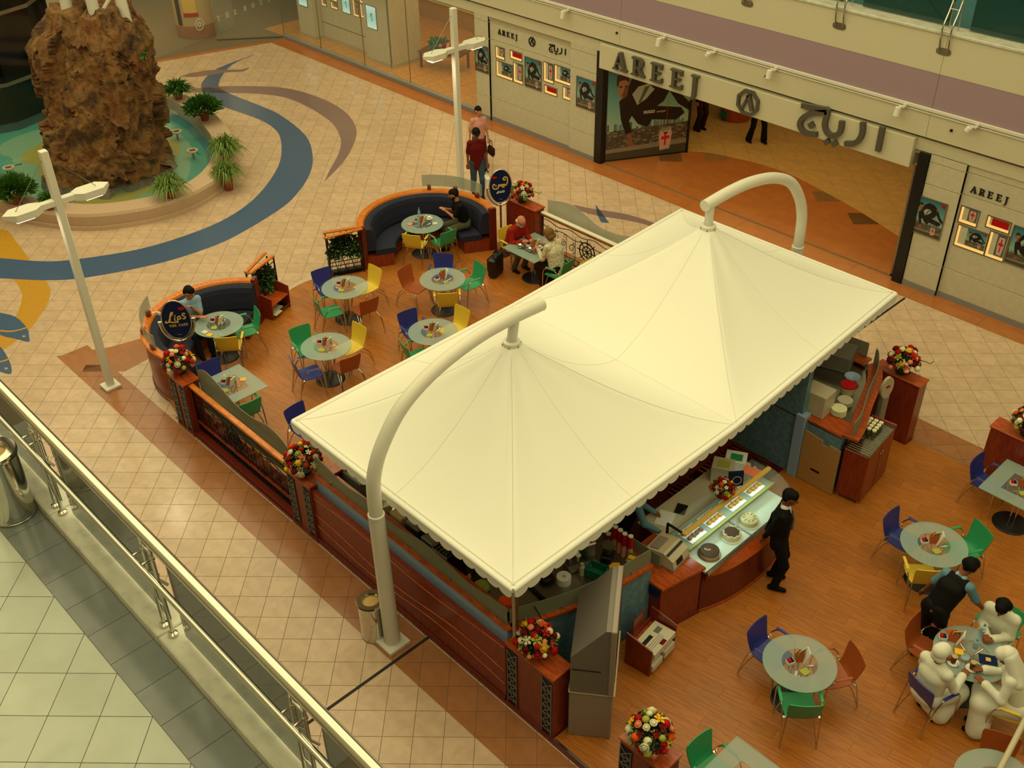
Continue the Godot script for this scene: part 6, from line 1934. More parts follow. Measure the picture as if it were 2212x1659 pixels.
# ------------------------------------------------------------------ flower arrangements
func bouquet(label: String, p: Vector3, r: float, seed_: int, twig := true) -> void:
	var q := RandomNumberGenerator.new()
	q.seed = seed_
	var t := thing("flower_arrangement", label, "flowers", p)
	part("bowl", G.new().lathe([Vector2(0, 0), Vector2(r * 0.35, 0), Vector2(r * 0.5, r * 0.3), Vector2(0, r * 0.3)], 16), M.leaf3, t)
	stuff(part("foliage", leaves(260, Vector3(0, r * 0.85, 0), Vector3(r * 0.8, r * 0.75, r * 0.8), r * 0.42, r * 0.08, seed_, 0.3), M.leaf3, t))
	stuff(part("foliage", leaves(150, Vector3(0, r * 0.8, 0), Vector3(r * 0.9, r * 0.8, r * 0.9), r * 0.35, r * 0.07, seed_ + 1, 0.4), M.leaf2, t))
	var cols := ["red", "crimson", "ivory", "orange", "yellow", "red", "ivory", "crimson", "peach", "lime", "red", "ivory"]
	var n := 44
	for k in n:
		# spread evenly over the dome
		var e := lerpf(1.0, -0.25, (k + 0.5) / n)
		var a := k * 2.39996 + q.randf() * 0.5
		var d := Vector3(cos(a) * sqrt(1 - e * e), e, sin(a) * sqrt(1 - e * e))
		var c := Vector3(0, r * 0.85, 0) + d * r * q.randf_range(0.85, 1.05)
		var s := r * q.randf_range(0.15, 0.25)
		var kind := k % 3
		var bs := Basis(Quaternion(Vector3.UP, d))
		var g := G.new().at(c, bs)
		if kind == 0:
			# rose: nested cups
			g.lathe([Vector2(0, -s), Vector2(s * 0.8, -s * 0.3), Vector2(s, s * 0.3), Vector2(s * 0.86, s * 0.45), Vector2(s * 0.7, s * 0.2)], 9, true)
			g.lathe([Vector2(s * 0.68, s * 0.1), Vector2(s * 0.62, s * 0.6), Vector2(s * 0.45, s * 0.4), Vector2(s * 0.35, s * 0.75), Vector2(0, s * 0.6)], 7, true)
		elif kind == 1:
			g.ball(Vector3(), Vector3(s, s * 0.9, s) * 0.85, 9, 6)
		else:
			for w in 5:
				var b := TAU * w / 5
				var o := Vector3(cos(b), 0, sin(b))
				g.poly([Vector3(0, 0, 0), o * s * 0.8 + Vector3(-sin(b), 0, cos(b)) * s * 0.4 + Vector3(0, s * 0.3, 0), o * s * 1.25 + Vector3(0, s * 0.2, 0), o * s * 0.8 - Vector3(-sin(b), 0, cos(b)) * s * 0.4 + Vector3(0, s * 0.3, 0)], Vector3.UP)
			g.ball(Vector3(0, s * 0.15, 0), Vector3.ONE * s * 0.3, 6, 4)
		part("blossom", g, M[cols[(k * 7 + seed_) % 12]], t)
	if twig:
		part("twig", G.new().tube(curve([Vector3(0, r, 0), Vector3(r * 0.9, r * 1.0, -r * 0.7), Vector3(r * 1.3, r * 0.9, -r * 0.9), Vector3(r * 1.5, r * 1.15, -r * 0.9)], 4), 0.006, 5), M.brown_cloth, t)

func flowers() -> void:
	bouquet("bouquet of red, yellow and white flowers on the pedestal below the Latin oval sign", Vector3(-4.22, 1.12, -1.1), 0.26, 11, false)
	bouquet("bouquet of red and orange flowers on the pedestal between railing and red stall wall", Vector3(-0.45, 1.14, -1.08), 0.27, 12, false)
	bouquet("bouquet of red, white and yellow flowers on the pedestal before the grey television", Vector3(4.53, 1.22, -1.1), 0.255, 13, false)
	bouquet("bouquet of red and white flowers at the bottom edge of the picture", Vector3(6.38, 1.17, -1.1), 0.26, 14, false)
	bouquet("bouquet of red, orange and white flowers on the pedestal by the Arabic oval sign", Vector3(-4.72, 1.15, mz(-0.83)), 0.25, 15, true)
	bouquet("bouquet of red and white flowers with a bare twig on the far right stall pedestal", Vector3(4.66, 1.3, -9.63), 0.26, 16, true)
	bouquet("bouquet of red and white flowers on the pedestal at the right edge", Vector3(6.85, 1.2, mz(-1.08)), 0.27, 17, true)
	bouquet("small bouquet of red and yellow flowers on top of the cake display", Vector3(4.46, 1.327, -4.95), 0.17, 18, false)

# ------------------------------------------------------------------ small things
const TT := 0.8175   # top of a table

func menu_stand(k: String, p: Vector3, turn: float) -> void:
	var t := thing("menu_stand", "brown menu stand on %s" % WHERE[k], "menu stand", p, turn)
	part("board", G.new().at(Vector3(0, 0, 0.03), Basis(Vector3.RIGHT, -0.28)).extr(v2([-0.06, 0, 0.06, 0, 0.06, 0.13, 0.0, 0.19, -0.06, 0.13]), -0.004, 0.004), M.chair_brown, t)
	part("card", G.new().at(Vector3(0.02, 0, -0.05), Basis(Vector3.UP, 0.5) * Basis(Vector3.RIGHT, 0.22)).bx(-0.07, 0.07, 0.0, 0.18, -0.003, 0.003), M.card, t)
	part("print", G.new().at(Vector3(0.02, 0, -0.05), Basis(Vector3.UP, 0.5) * Basis(Vector3.RIGHT, 0.22)).bx(-0.055, 0.055, 0.03, 0.08, 0.003, 0.005).bx(-0.05, 0.03, 0.1, 0.16, 0.003, 0.005), M.grey_cloth, t)
	part("spine_card", G.new().at(Vector3(0.05, 0, 0.01), Basis(Vector3.BACK, -0.3)).bx(-0.006, 0.006, 0.0, 0.2, -0.06, 0.06), M.white, t)

func caddy(k: String, p: Vector3, turn: float) -> void:
	var t := thing("sugar_caddy", "white sachet caddy on %s" % WHERE[k], "caddy", p, turn)
	part("tray", G.new().bx(-0.05, 0.05, 0, 0.006, -0.04, 0.04).bx(-0.05, -0.045, 0, 0.05, -0.04, 0.04).bx(0.045, 0.05, 0, 0.05, -0.04, 0.04).bx(-0.05, 0.05, 0, 0.05, 0.036, 0.04).bx(-0.05, 0.05, 0, 0.05, -0.04, -0.036), M.white, t)
	part("sachets", G.new().bx(-0.04, -0.005, 0.006, 0.075, -0.03, 0.03, 0.003), M.red, t)
	part("sachets", G.new().bx(0.0, 0.03, 0.006, 0.07, -0.03, 0.03, 0.003), M.navy, t)

func note(k: String, p: Vector3, turn: float, m: Material, what: String) -> void:
	solo("table_card", "%s card on %s" % [what, WHERE[k]], "card", G.new().bx(-0.055, 0.055, 0, 0.012, -0.05, 0.05, 0.003), m, "", p, turn)

func bottle(label: String, p: Vector3) -> void:
	var t := thing("water_bottle", label, "bottle", p)
	part("body", G.new().lathe([Vector2(0, 0), Vector2(0.03, 0), Vector2(0.032, 0.01), Vector2(0.032, 0.12), Vector2(0.026, 0.15), Vector2(0.013, 0.18), Vector2(0.013, 0.19)], 14), M.pet, t)
	part("label_band", G.new().lathe([Vector2(0.0325, 0.05), Vector2(0.0325, 0.1)], 14), M.light_blue, t)
	part("cap", G.new().lathe([Vector2(0, 0.188), Vector2(0.015, 0.188), Vector2(0.015, 0.21), Vector2(0, 0.212)], 12), M.sky, t)

func cup(label: String, p: Vector3, tall: bool) -> void:
	var t := thing("coffee_glass" if tall else "coffee_cup", label, "cup", p)
	part("saucer", G.new().lathe([Vector2(0, 0), Vector2(0.045, 0.0), Vector2(0.075, 0.012), Vector2(0.075, 0.015), Vector2(0.04, 0.006), Vector2(0, 0.006)], 22), M.white, t)
	if tall:
		part("glass", G.new().lathe([Vector2(0, 0.008), Vector2(0.028, 0.008), Vector2(0.038, 0.12), Vector2(0.0, 0.12)], 16), M.coffee, t)
		part("foam", G.new().lathe([Vector2(0.038, 0.119), Vector2(0.036, 0.13), Vector2(0, 0.134)], 16), M.straw, t)
	else:
		part("cup", G.new().lathe([Vector2(0, 0.008), Vector2(0.025, 0.008), Vector2(0.042, 0.06), Vector2(0.038, 0.06), Vector2(0.0, 0.05)], 16), M.white, t)
	part("spoon", G.new().tube([Vector3(0.05, 0.014, -0.03), Vector3(0.09, 0.02, 0.05)], 0.004, 5), M.chrome, t)

func small_things() -> void:
	for k in ["T2", "T3", "T4", "T5", "T7", "T8", "T6", "T1", "S1", "S2", "S3", "T9"]:
		var c: Vector2 = TABLES[k]
		var a: float = {"T7": 0.9, "T8": 0.6, "T2": 1.2}.get(k, 0.3)
		var off := Vector3(-0.03, 0, -0.02)
		if k == "T9":
			off = Vector3(-0.27, 0, -0.03)
		menu_stand(k, Vector3(c.x, TT, c.y) + off, a)
		caddy(k, Vector3(c.x, TT, c.y) + off + Basis(Vector3.UP, a) * Vector3(-0.12, 0, 0.03), a + 0.3)
		if k != "T1" and k != "T9" and k != "S1":
			note(k, Vector3(c.x, TT, c.y) + Basis(Vector3.UP, a) * Vector3(0.02, 0, 0.15), a + 0.5, M.lime, "pale green")
	note("T6", Vector3(-5.36, TT, -2.28), 0.4, M.yellow, "yellow printed")
	note("T6", Vector3(-5.51, TT, -2.27), 0.2, M.paper, "white folded")
	note("S2", Vector3(-3.66, TT, -1.95), 0.9, M.gold, "gold printed")
	note("T1", Vector3(-5.8, TT, -8.22), 0.8, M.paper, "small white")
	note("T1", Vector3(-6.17, TT, -7.8), 0.3, M.peach, "orange printed")
	bottle("water bottle with blue cap at the back of the round table by the far bench", Vector3(-6.32, TT, -8.2))
	bottle("water bottle in the middle of the round table by the far bench", Vector3(-6.02, TT, -7.93))
	cup("white coffee cup on a saucer on the round table by the far bench", Vector3(-6.06, TT, -8.28), false)
	bottle("water bottle with blue cap behind the head of the white-capped man", Vector3(7.98, TT, -5.02))
	bottle("water bottle with blue cap in the middle of the robed men's table", Vector3(8.22, TT, -5.38))
	bottle("water bottle with blue cap in front of the bareheaded man in white", Vector3(8.17, TT, -5.68))
	cup("glass of milky coffee on a saucer nearest the white-capped man", Vector3(8.13, TT, -5.0), true)
	cup("glass of milky coffee on a saucer nearest the man with the draped headcloth", Vector3(8.34, TT, -5.08), true)
	note("T9", Vector3(7.88, TT, -5.44), 0.9, M.orange, "large orange menu")
	note("T9", Vector3(8.1, TT, -5.22), 0.5, M.yellow, "yellow printed")
	var mn := solo("menu_folder", "dark blue menu folder lying on the robed men's table", "menu", G.new().bx(-0.11, 0.11, 0, 0.012, -0.08, 0.08, 0.003), M.navy, "", Vector3(8.42, TT, -5.36), 0.55)
	part("emblem", G.new().bx(-0.03, 0.03, 0.012, 0.0135, -0.03, 0.03), M.gold, mn)
	var ash := solo("ashtray", "round glass ashtray in the middle of the robed men's table", "ashtray", G.new().lathe([Vector2(0, 0), Vector2(0.05, 0), Vector2(0.055, 0.03), Vector2(0.045, 0.03), Vector2(0.04, 0.01), Vector2(0, 0.008)], 20), M.pet, "", Vector3(8.2, TT, -5.18))
	for q in [["teapot", "steel teapot on the couple's square table", Vector3(-3.4, TT, -8.82)], ["teapot", "second steel pot beside the man in red's hands", Vector3(-3.66, TT, -8.78)]]:
		var t := thing(q[0], q[1], "teapot", q[2])
		part("body", G.new().lathe([Vector2(0, 0), Vector2(0.05, 0), Vector2(0.065, 0.04), Vector2(0.055, 0.085), Vector2(0.03, 0.1), Vector2(0, 0.11)], 18, true), M.chrome, t)
		part("spout", G.new().tube([Vector3(0.05, 0.04, 0), Vector3(0.11, 0.09, 0)], [0.014, 0.008], 8), M.chrome, t)
		part("handle", G.new().tube(curve([Vector3(-0.05, 0.08, 0), Vector3(-0.1, 0.075, 0), Vector3(-0.1, 0.03, 0), Vector3(-0.055, 0.03, 0)], 3), 0.006, 6), M.chrome, t)
	cup("white cup on a saucer between the couple", Vector3(-3.35, TT, -9.05), false)
	# cakes and pastries
	var k := 0
	for q in [["round chocolate cake at the near end of the lit display", -4.27, "cake_brown", "sponge"], ["dark-topped cream cake in the middle of the lit display", -4.78, "cake_brown", "cream_cake"], ["white cake with wedges at the far end of the lit display", -5.2, "cream_cake", "cream_cake"]]:
		var t := thing("cake", q[0], "cake", Vector3(4.82, 0.9005, q[1]))
		part("plate", G.new().lathe([Vector2(0, 0), Vector2(0.1, 0), Vector2(0.17, 0.012), Vector2(0.17, 0.016), Vector2(0, 0.01)], 28), M.white if k != 0 else M.steel, t)
		part("sponge", G.new().lathe([Vector2(0, 0.014), Vector2(0.135, 0.014), Vector2(0.135, 0.085), Vector2(0.125, 0.095), Vector2(0, 0.095)], 30), M[q[3]], t)
		part("icing", G.new().lathe([Vector2(0.137 if k == 0 else 0.11, 0.06 if k == 0 else 0.094), Vector2(0.136 if k == 0 else 0.108, 0.092 if k == 0 else 0.097), Vector2(0.12 if k == 0 else 0.1, 0.1), Vector2(0, 0.1)], 30), M[q[2]], t)
		for b in (3 if k == 0 else 9):
			var a := TAU * b / 9.0 + 0.3
			if k == 2:
				part("chocolate_stick", G.new().tube([Vector3(cos(a) * 0.06, 0.104, sin(a) * 0.06), Vector3(cos(a) * 0.1, 0.104, sin(a) * 0.1)], 0.006, 5), M.pastry, t)
			elif k == 1:
				part("cream_dot", G.new().ball(Vector3(cos(a) * 0.122, 0.1, sin(a) * 0.122), Vector3.ONE * 0.02, 7, 5), M.ivory, t)
			else:
				part("cream_dot", G.new().ball(Vector3(cos(a) * 0.05 - 0.04, 0.108, sin(a) * 0.05), Vector3.ONE * 0.016, 7, 5), M.ivory, t)
		k += 1
	k = 0
	for z in [-4.26, -4.7, -5.2, -5.66]:
		var t := thing("pastry_tray", ["tray of pastries nearest the till on the display's upper shelf", "second tray of pastries from the till on the upper shelf", "third tray of pastries from the till on the upper shelf", "tray of pastries at the far end of the upper shelf"][k], "tray", Vector3(4.5, 1.0955, z))
		part("tray", G.new().bx(-0.14, 0.14, 0, 0.01, -0.17, 0.17, 0.003), M.white, t)
		for b in 8:
			part("pastry", G.new().ball(Vector3((b % 2) * 0.11 - 0.055, 0.035, (b / 2) * 0.08 - 0.12), Vector3(0.045, 0.028, 0.034), 9, 5, Basis(Vector3.UP, b * 0.7)), M.pastry if k else M.coffee, t)
		k += 1
	# on and behind the display
	var bs := thing("blue_box_sign", "navy standing card with a gold ring on top of the cake display", "sign", Vector3(4.45, 1.327, -5.3), 0.9)
	part("board", G.new().at(Vector3(), Basis(Vector3.RIGHT, -0.15)).bx(-0.11, 0.11, 0, 0.24, -0.02, 0.02, 0.004), M.navy, bs)
	part("ring", G.new().at(Vector3(0, 0.13, 0.04), Basis(Vector3.RIGHT, PI / 2 - 0.15)).lathe([Vector2(0.065, 0), Vector2(0.07, 0.002), Vector2(0.06, 0.002), Vector2(0.06, 0)], 24), M.gold, bs)
	solo("price_card", "orange card on the far end of the cake display", "card", G.new().bx(-0.13, 0.13, 0, 0.006, -0.1, 0.1), M.peach, "", Vector3(4.43, 1.327, -5.72), 0.25)
	for q in [["stack of white menus with a green print behind the cake display", 0.1, -5.95, "white"], ["white carton with a round mark behind the cake display", 0.16, -5.62, "putty"]]:
		var t := thing("menu_stack", q[0], "boxes", Vector3(4.0, 1.011, q[2]), 0.5)
		part("pile", G.new().bx(-0.16, 0.16, 0, q[1] + 0.12, -0.14, 0.14, 0.006), M[q[3]], t)
		part("print", G.new().bx(-0.08, 0.1, q[1] + 0.12, q[1] + 0.124, -0.06, 0.1), M.chair_green if q[3] == "white" else M.lime, t)
	var rg := thing("cash_register", "cream cash register with dark keys on the till counter", "cash register", Vector3(4.48, 1.0, -3.72), deg_to_rad(97))
	part("body", G.new().at(Vector3(), Basis(Vector3.UP, -PI / 2)).extr(v2([-0.24, 0, 0.22, 0, 0.25, 0.06, 0.22, 0.17, 0.06, 0.25, -0.22, 0.2]), -0.2, 0.2), M.putty, rg)
	part("drawer", G.new().bx(-0.21, 0.21, -0.0, 0.05, -0.25, 0.255, 0.006), M.plastic_silver, rg)
	part("customer_display", G.new().at(Vector3(0.0, 0.12, 0.242), Basis(Vector3.RIGHT, -0.2)).bx(-0.12, 0.02, -0.04, 0.04, -0.01, 0.004), M.black, rg)
	part("slot", G.new().at(Vector3(0.0, 0.22, 0.115), Basis(Vector3.RIGHT, 0.46)).bx(-0.19, 0.19, -0.005, 0.012, -0.02, 0.02), M.black, rg)
	part("keys", G.new().at(Vector3(0, 0.232, -0.1), Basis(Vector3.RIGHT, -0.18)).bx(-0.16, 0.1, 0, 0.012, -0.08, 0.06), M.plastic_silver, rg)
	solo("note_paper", "white sheets under the barista's hands", "paper", G.new().bx(-0.12, 0.12, 0, 0.006, -0.16, 0.16), M.white, "", Vector3(3.98, 1.011, -4.3), 0.4)
	solo("tablet", "black order pad beside the barista's papers", "order pad", G.new().bx(-0.08, 0.08, 0, 0.014, -0.11, 0.11, 0.004), M.black, "", Vector3(4.02, 1.011, -4.62), 0.4)
	# paper cups
	k = 0
	for q in [[3.8, -3.26, 2], [3.91, -3.27, 4], [4.0, -3.27, 4], [4.09, -3.26, 4], [4.18, -3.28, 4]]:
		var t := thing("cup_stack", ["short stack of red paper cups apart from the others", "tall stack of red and pink paper cups, farthest left of four", "tall stack of red and pink paper cups, second from left", "tall stack of red and pink paper cups, third from left", "tall stack of red and pink paper cups nearest the till"][k], "paper cups", Vector3(q[0], 1.08, q[1]), 0, "paper cup stacks")
		for b in q[2]:
			var y: float = b * 0.1
			part("cup", G.new().lathe([Vector2(0, y), Vector2(0.042, y), Vector2(0.034, y + 0.1), Vector2(0.0, y + 0.1)], 14), M.red if b >= q[2] - 2 else M.pink_cup, t)
		var top: float = q[2] * 0.1
		part("lid", G.new().lathe([Vector2(0.036, top), Vector2(0.036, top + 0.012), Vector2(0.014, top + 0.012), Vector2(0.012, top + 0.006), Vector2(0, top + 0.006)], 14), M.white, t)
		k += 1
	# things on the inner worktops
	solo("paper_roll", "white paper roll standing on the inner worktop", "paper roll", G.new().lathe([Vector2(0.025, 0.11), Vector2(0.02, 0.0), Vector2(0.1, 0), Vector2(0.1, 0.11), Vector2(0.025, 0.11)], 26), M.white, "", Vector3(3.86, 1.08, -2.3))
	var gc := solo("green_crate", "green plastic crate on the inner worktop", "crate", G.new().bx(-0.14, 0.14, 0, 0.01, -0.1, 0.1).bx(-0.14, -0.13, 0, 0.13, -0.1, 0.1).bx(0.13, 0.14, 0, 0.13, -0.1, 0.1).bx(-0.14, 0.14, 0, 0.13, 0.09, 0.1).bx(-0.14, 0.14, 0, 0.13, -0.1, -0.09), M.teal_box, "", Vector3(4.08, 1.08, -2.72), 0.3)
	var cm := thing("coffee_machine", "grey coffee machine on the inner worktop under the tent", "coffee machine", Vector3(3.7, 1.08, -2.75), 1.2)
	part("body", G.new().bx(-0.22, 0.22, 0.05, 0.36, -0.2, 0.14, 0.02), M.brushed, cm)
	part("drip_tray", G.new().bx(-0.22, 0.22, 0.0, 0.05, -0.2, 0.22, 0.01), M.plastic_grey, cm)
	part("cup_rail", G.new().tube([Vector3(-0.2, 0.4, 0.12), Vector3(0.2, 0.4, 0.12)], 0.008, 6), M.chrome, cm)
	part("group_head", G.new().lathe([Vector2(0, 0.18), Vector2(0.04, 0.18), Vector2(0.04, 0.26), Vector2(0, 0.26)], 14, false, 0, TAU, Vector3(-0.08, 0, 0.17)), M.chrome, cm)
	var gr := thing("coffee_grinder", "brown glass coffee grinder hopper beside the paper cups", "grinder", Vector3(4.0, 1.08, -3.02), 0.5)
	part("body", G.new().bx(-0.08, 0.08, 0, 0.14, -0.1, 0.1, 0.015), M.black, gr)
	part("hopper", G.new().lathe([Vector2(0.05, 0.14), Vector2(0.1, 0.28), Vector2(0.1, 0.3), Vector2(0, 0.3)], 6), M.grey_cloth, gr)
	var yb := solo("snack_box", "small white box of yellow packets beside the till", "box", G.new().bx(-0.06, 0.06, 0, 0.1, -0.05, 0.05, 0.004), M.ivory, "", Vector3(4.28, 1.08, -3.2), 0.3)
	part("packets", G.new().bx(-0.05, 0.05, 0.1, 0.14, -0.04, 0.04, 0.01), M.yellow, yb)
	part("lid", G.new().bx(-0.055, 0.02, 0.1, 0.16, -0.052, -0.046), M.chair_green, yb)
	solo("yellow_cloth", "folded yellow cloth on the inner worktop", "cloth", G.new().bx(-0.08, 0.08, 0, 0.03, -0.06, 0.06, 0.012), M.yellow, "", Vector3(4.15, 1.08, -3.0), 0.8)
	solo("jar", "clear jar beside the green crate", "jar", G.new().lathe([Vector2(0, 0), Vector2(0.04, 0), Vector2(0.04, 0.14), Vector2(0.025, 0.17), Vector2(0.025, 0.2), Vector2(0, 0.2)], 14), M.putty, "", Vector3(3.93, 1.08, -2.58))
	for q in [["dark pan on the worktop behind the bowed wall", 3.68, 1.08, -2.15, "black", 0.11, 0.07], ["orange clay pot in the near corner of the stall", 3.55, 0.97, -1.5, "orange", 0.1, 0.12], ["patterned bowl of fruit on the worktop behind the near screen", 3.1, 0.97, -1.48, "lime", 0.12, 0.08], ["white round bottle on the worktop behind the near screen", 0.95, 0.97, -1.5, "putty", 0.14, 0.2], ["pink bowl on the worktop behind the near screen", 2.8, 0.97, -1.45, "peach", 0.09, 0.08]]:
		solo("kitchen_pot", q[0], "pot", G.new().lathe([Vector2(0, 0), Vector2(q[5] * 0.7, 0), Vector2(q[5], q[6] * 0.5), Vector2(q[5] * 0.9, q[6]), Vector2(q[5] * 0.75, q[6]), Vector2(0, q[6] * 0.6)], 20), M[q[4]], "", Vector3(q[1], q[2], q[3]))
	for q in [["grey slatted unit behind the near screen, beside the pedestal", 0.3, -1.55, 0.5, 0.3, 0.34, "plastic_grey"], ["brown box behind the near screen", -0.02, -1.5, 0.12, 0.14, 0.4, "mahogany"], ["silver tray box behind the near screen", 1.72, -1.55, 0.3, 0.3, 0.3, "steel"], ["crumpled beige bag behind the near screen", 1.38, -1.5, 0.28, 0.24, 0.28, "straw"], ["second silver box behind the near screen", 2.05, -1.55, 0.28, 0.3, 0.24, "brushed"], ["black bag behind the near screen", 2.62, -1.6, 0.4, 0.3, 0.36, "black"]]:
		var g := G.new().box(Vector3(0, q[5] / 2, 0), Vector3(q[3], q[5], q[4]), 0.02)
		solo("stored_box", q[0], "box", g, M[q[6]], "", Vector3(maxf(q[1], 0.14), 0.97, q[2]))
	# wire rack
	var wr := G.new()
	for b in 6:
		wr.tube([Vector3(b * 0.06, 0.22, -0.14), Vector3(b * 0.06, 0.22, 0.14)], 0.005, 5)
	wr.tube([Vector3(0, 0.22, -0.14), Vector3(0.3, 0.22, -0.14)], 0.006, 5).tube([Vector3(0, 0.22, 0.14), Vector3(0.3, 0.22, 0.14)], 0.006, 5)
	for c in [[0.0, -0.14], [0.3, -0.14], [0.0, 0.14], [0.3, 0.14]]:
		wr.tube([Vector3(c[0], 0, c[1]), Vector3(c[0], 0.22, c[1])], 0.006, 5)
	solo("wire_rack", "chrome wire rack behind the near screen", "rack", wr, M.chrome, "", Vector3(2.2, 0.97, -1.52))
	# far block
	var wb := solo("appliance_box", "pale grey box-shaped appliance on the far blue block", "appliance", G.new().bx(-0.21, 0.21, 0, 0.42, -0.17, 0.17, 0.012), M.putty, "", Vector3(4.2, 1.241, -7.8), 0.05)
	for q in [["stack of plates beside the grey appliance", 4.5, -7.98, "ivory", 6], ["second stack of plates behind the first one", 4.42, -8.3, "putty", 4]]:
		var t := thing("plate_stack", q[0], "plates", Vector3(q[1], 1.222, q[2]))
		for b in q[4]:
			part("plate", G.new().lathe([Vector2(0, b * 0.022), Vector2(0.08, b * 0.022), Vector2(0.125, b * 0.022 + 0.014), Vector2(0.12, b * 0.022 + 0.018), Vector2(0, b * 0.022 + 0.01)], 24), M[q[3]], t)
	var rd := thing("red_tub", "pale tub with a red lid beside the plate stacks", "tub", Vector3(4.28, 1.222, -8.6))
	part("tub", G.new().lathe([Vector2(0, 0), Vector2(0.11, 0), Vector2(0.13, 0.15), Vector2(0, 0.15)], 24), M.putty, rd)
	part("lid", G.new().lathe([Vector2(0.132, 0.14), Vector2(0.132, 0.165), Vector2(0.05, 0.165), Vector2(0.045, 0.175), Vector2(0, 0.175)], 24), M.red, rd)
	solo("blue_bowl", "blue bowl behind the red-lidded tub", "bowl", G.new().lathe([Vector2(0, 0), Vector2(0.06, 0), Vector2(0.13, 0.09), Vector2(0.12, 0.09), Vector2(0, 0.03)], 24), M.blue_rail, "", Vector3(4.15, 1.222, -8.95))
	solo("grey_oven", "low grey oven on the far blue block under the tent edge", "oven", G.new().bx(-0.35, 0.3, 0, 0.3, -0.25, 0.25, 0.01), M.plastic_grey, "", Vector3(3.65, 1.222, -9.2), 0.3)
	k = 0
	for i in 4:
		for j in 3:
			var t := thing("tin_can", "small pale-lidded tin, %s row, %s, on the water cabinet" % [["front", "second", "third", "rear"][i], ["left", "middle", "right"][j]], "tin", Vector3(4.94, HF, -7.5) + Basis(Vector3.UP, 0.11) * Vector3(0.06 + j * 0.085, 1.0045, -0.55 - i * 0.085), 0, "tins on the water cabinet")
			part("can", G.new().lathe([Vector2(0, 0), Vector2(0.033, 0), Vector2(0.033, 0.1), Vector2(0, 0.1)], 14), M.grey_cloth, t)
			part("lid", G.new().lathe([Vector2(0.036, 0.09), Vector2(0.036, 0.115), Vector2(0.028, 0.118), Vector2(0, 0.118)], 14), M.ivory, t)
			k += 1
	var jk := thing("draped_jacket", "white jacket with dark marks draped on the near bench beside the oval sign", "jacket", Vector3(-6.22, 0.57, -1.75), 0.9)
	var rows := []
	for i in 8:
		var row := []
		for j in 7:
			var u := j / 6.0 - 0.5
			var v := i / 7.0
			row.append(Vector3(u * (0.4 - 0.1 * v) + 0.02 * sin(i * 2.0), v * 0.5, -0.1 - v * 0.08 + 0.03 * cos(j * 2.3 + i)))
		rows.append(row)
	rows.reverse()
	part("cloth", G.new().slab(rows, 0.03), M.white, jk)
	part("dark_mark", G.new().bx(-0.04, -0.02, 0.2, 0.36, -0.08, -0.06).bx(0.02, 0.1, 0.3, 0.32, -0.1, -0.07), M.black, jk)

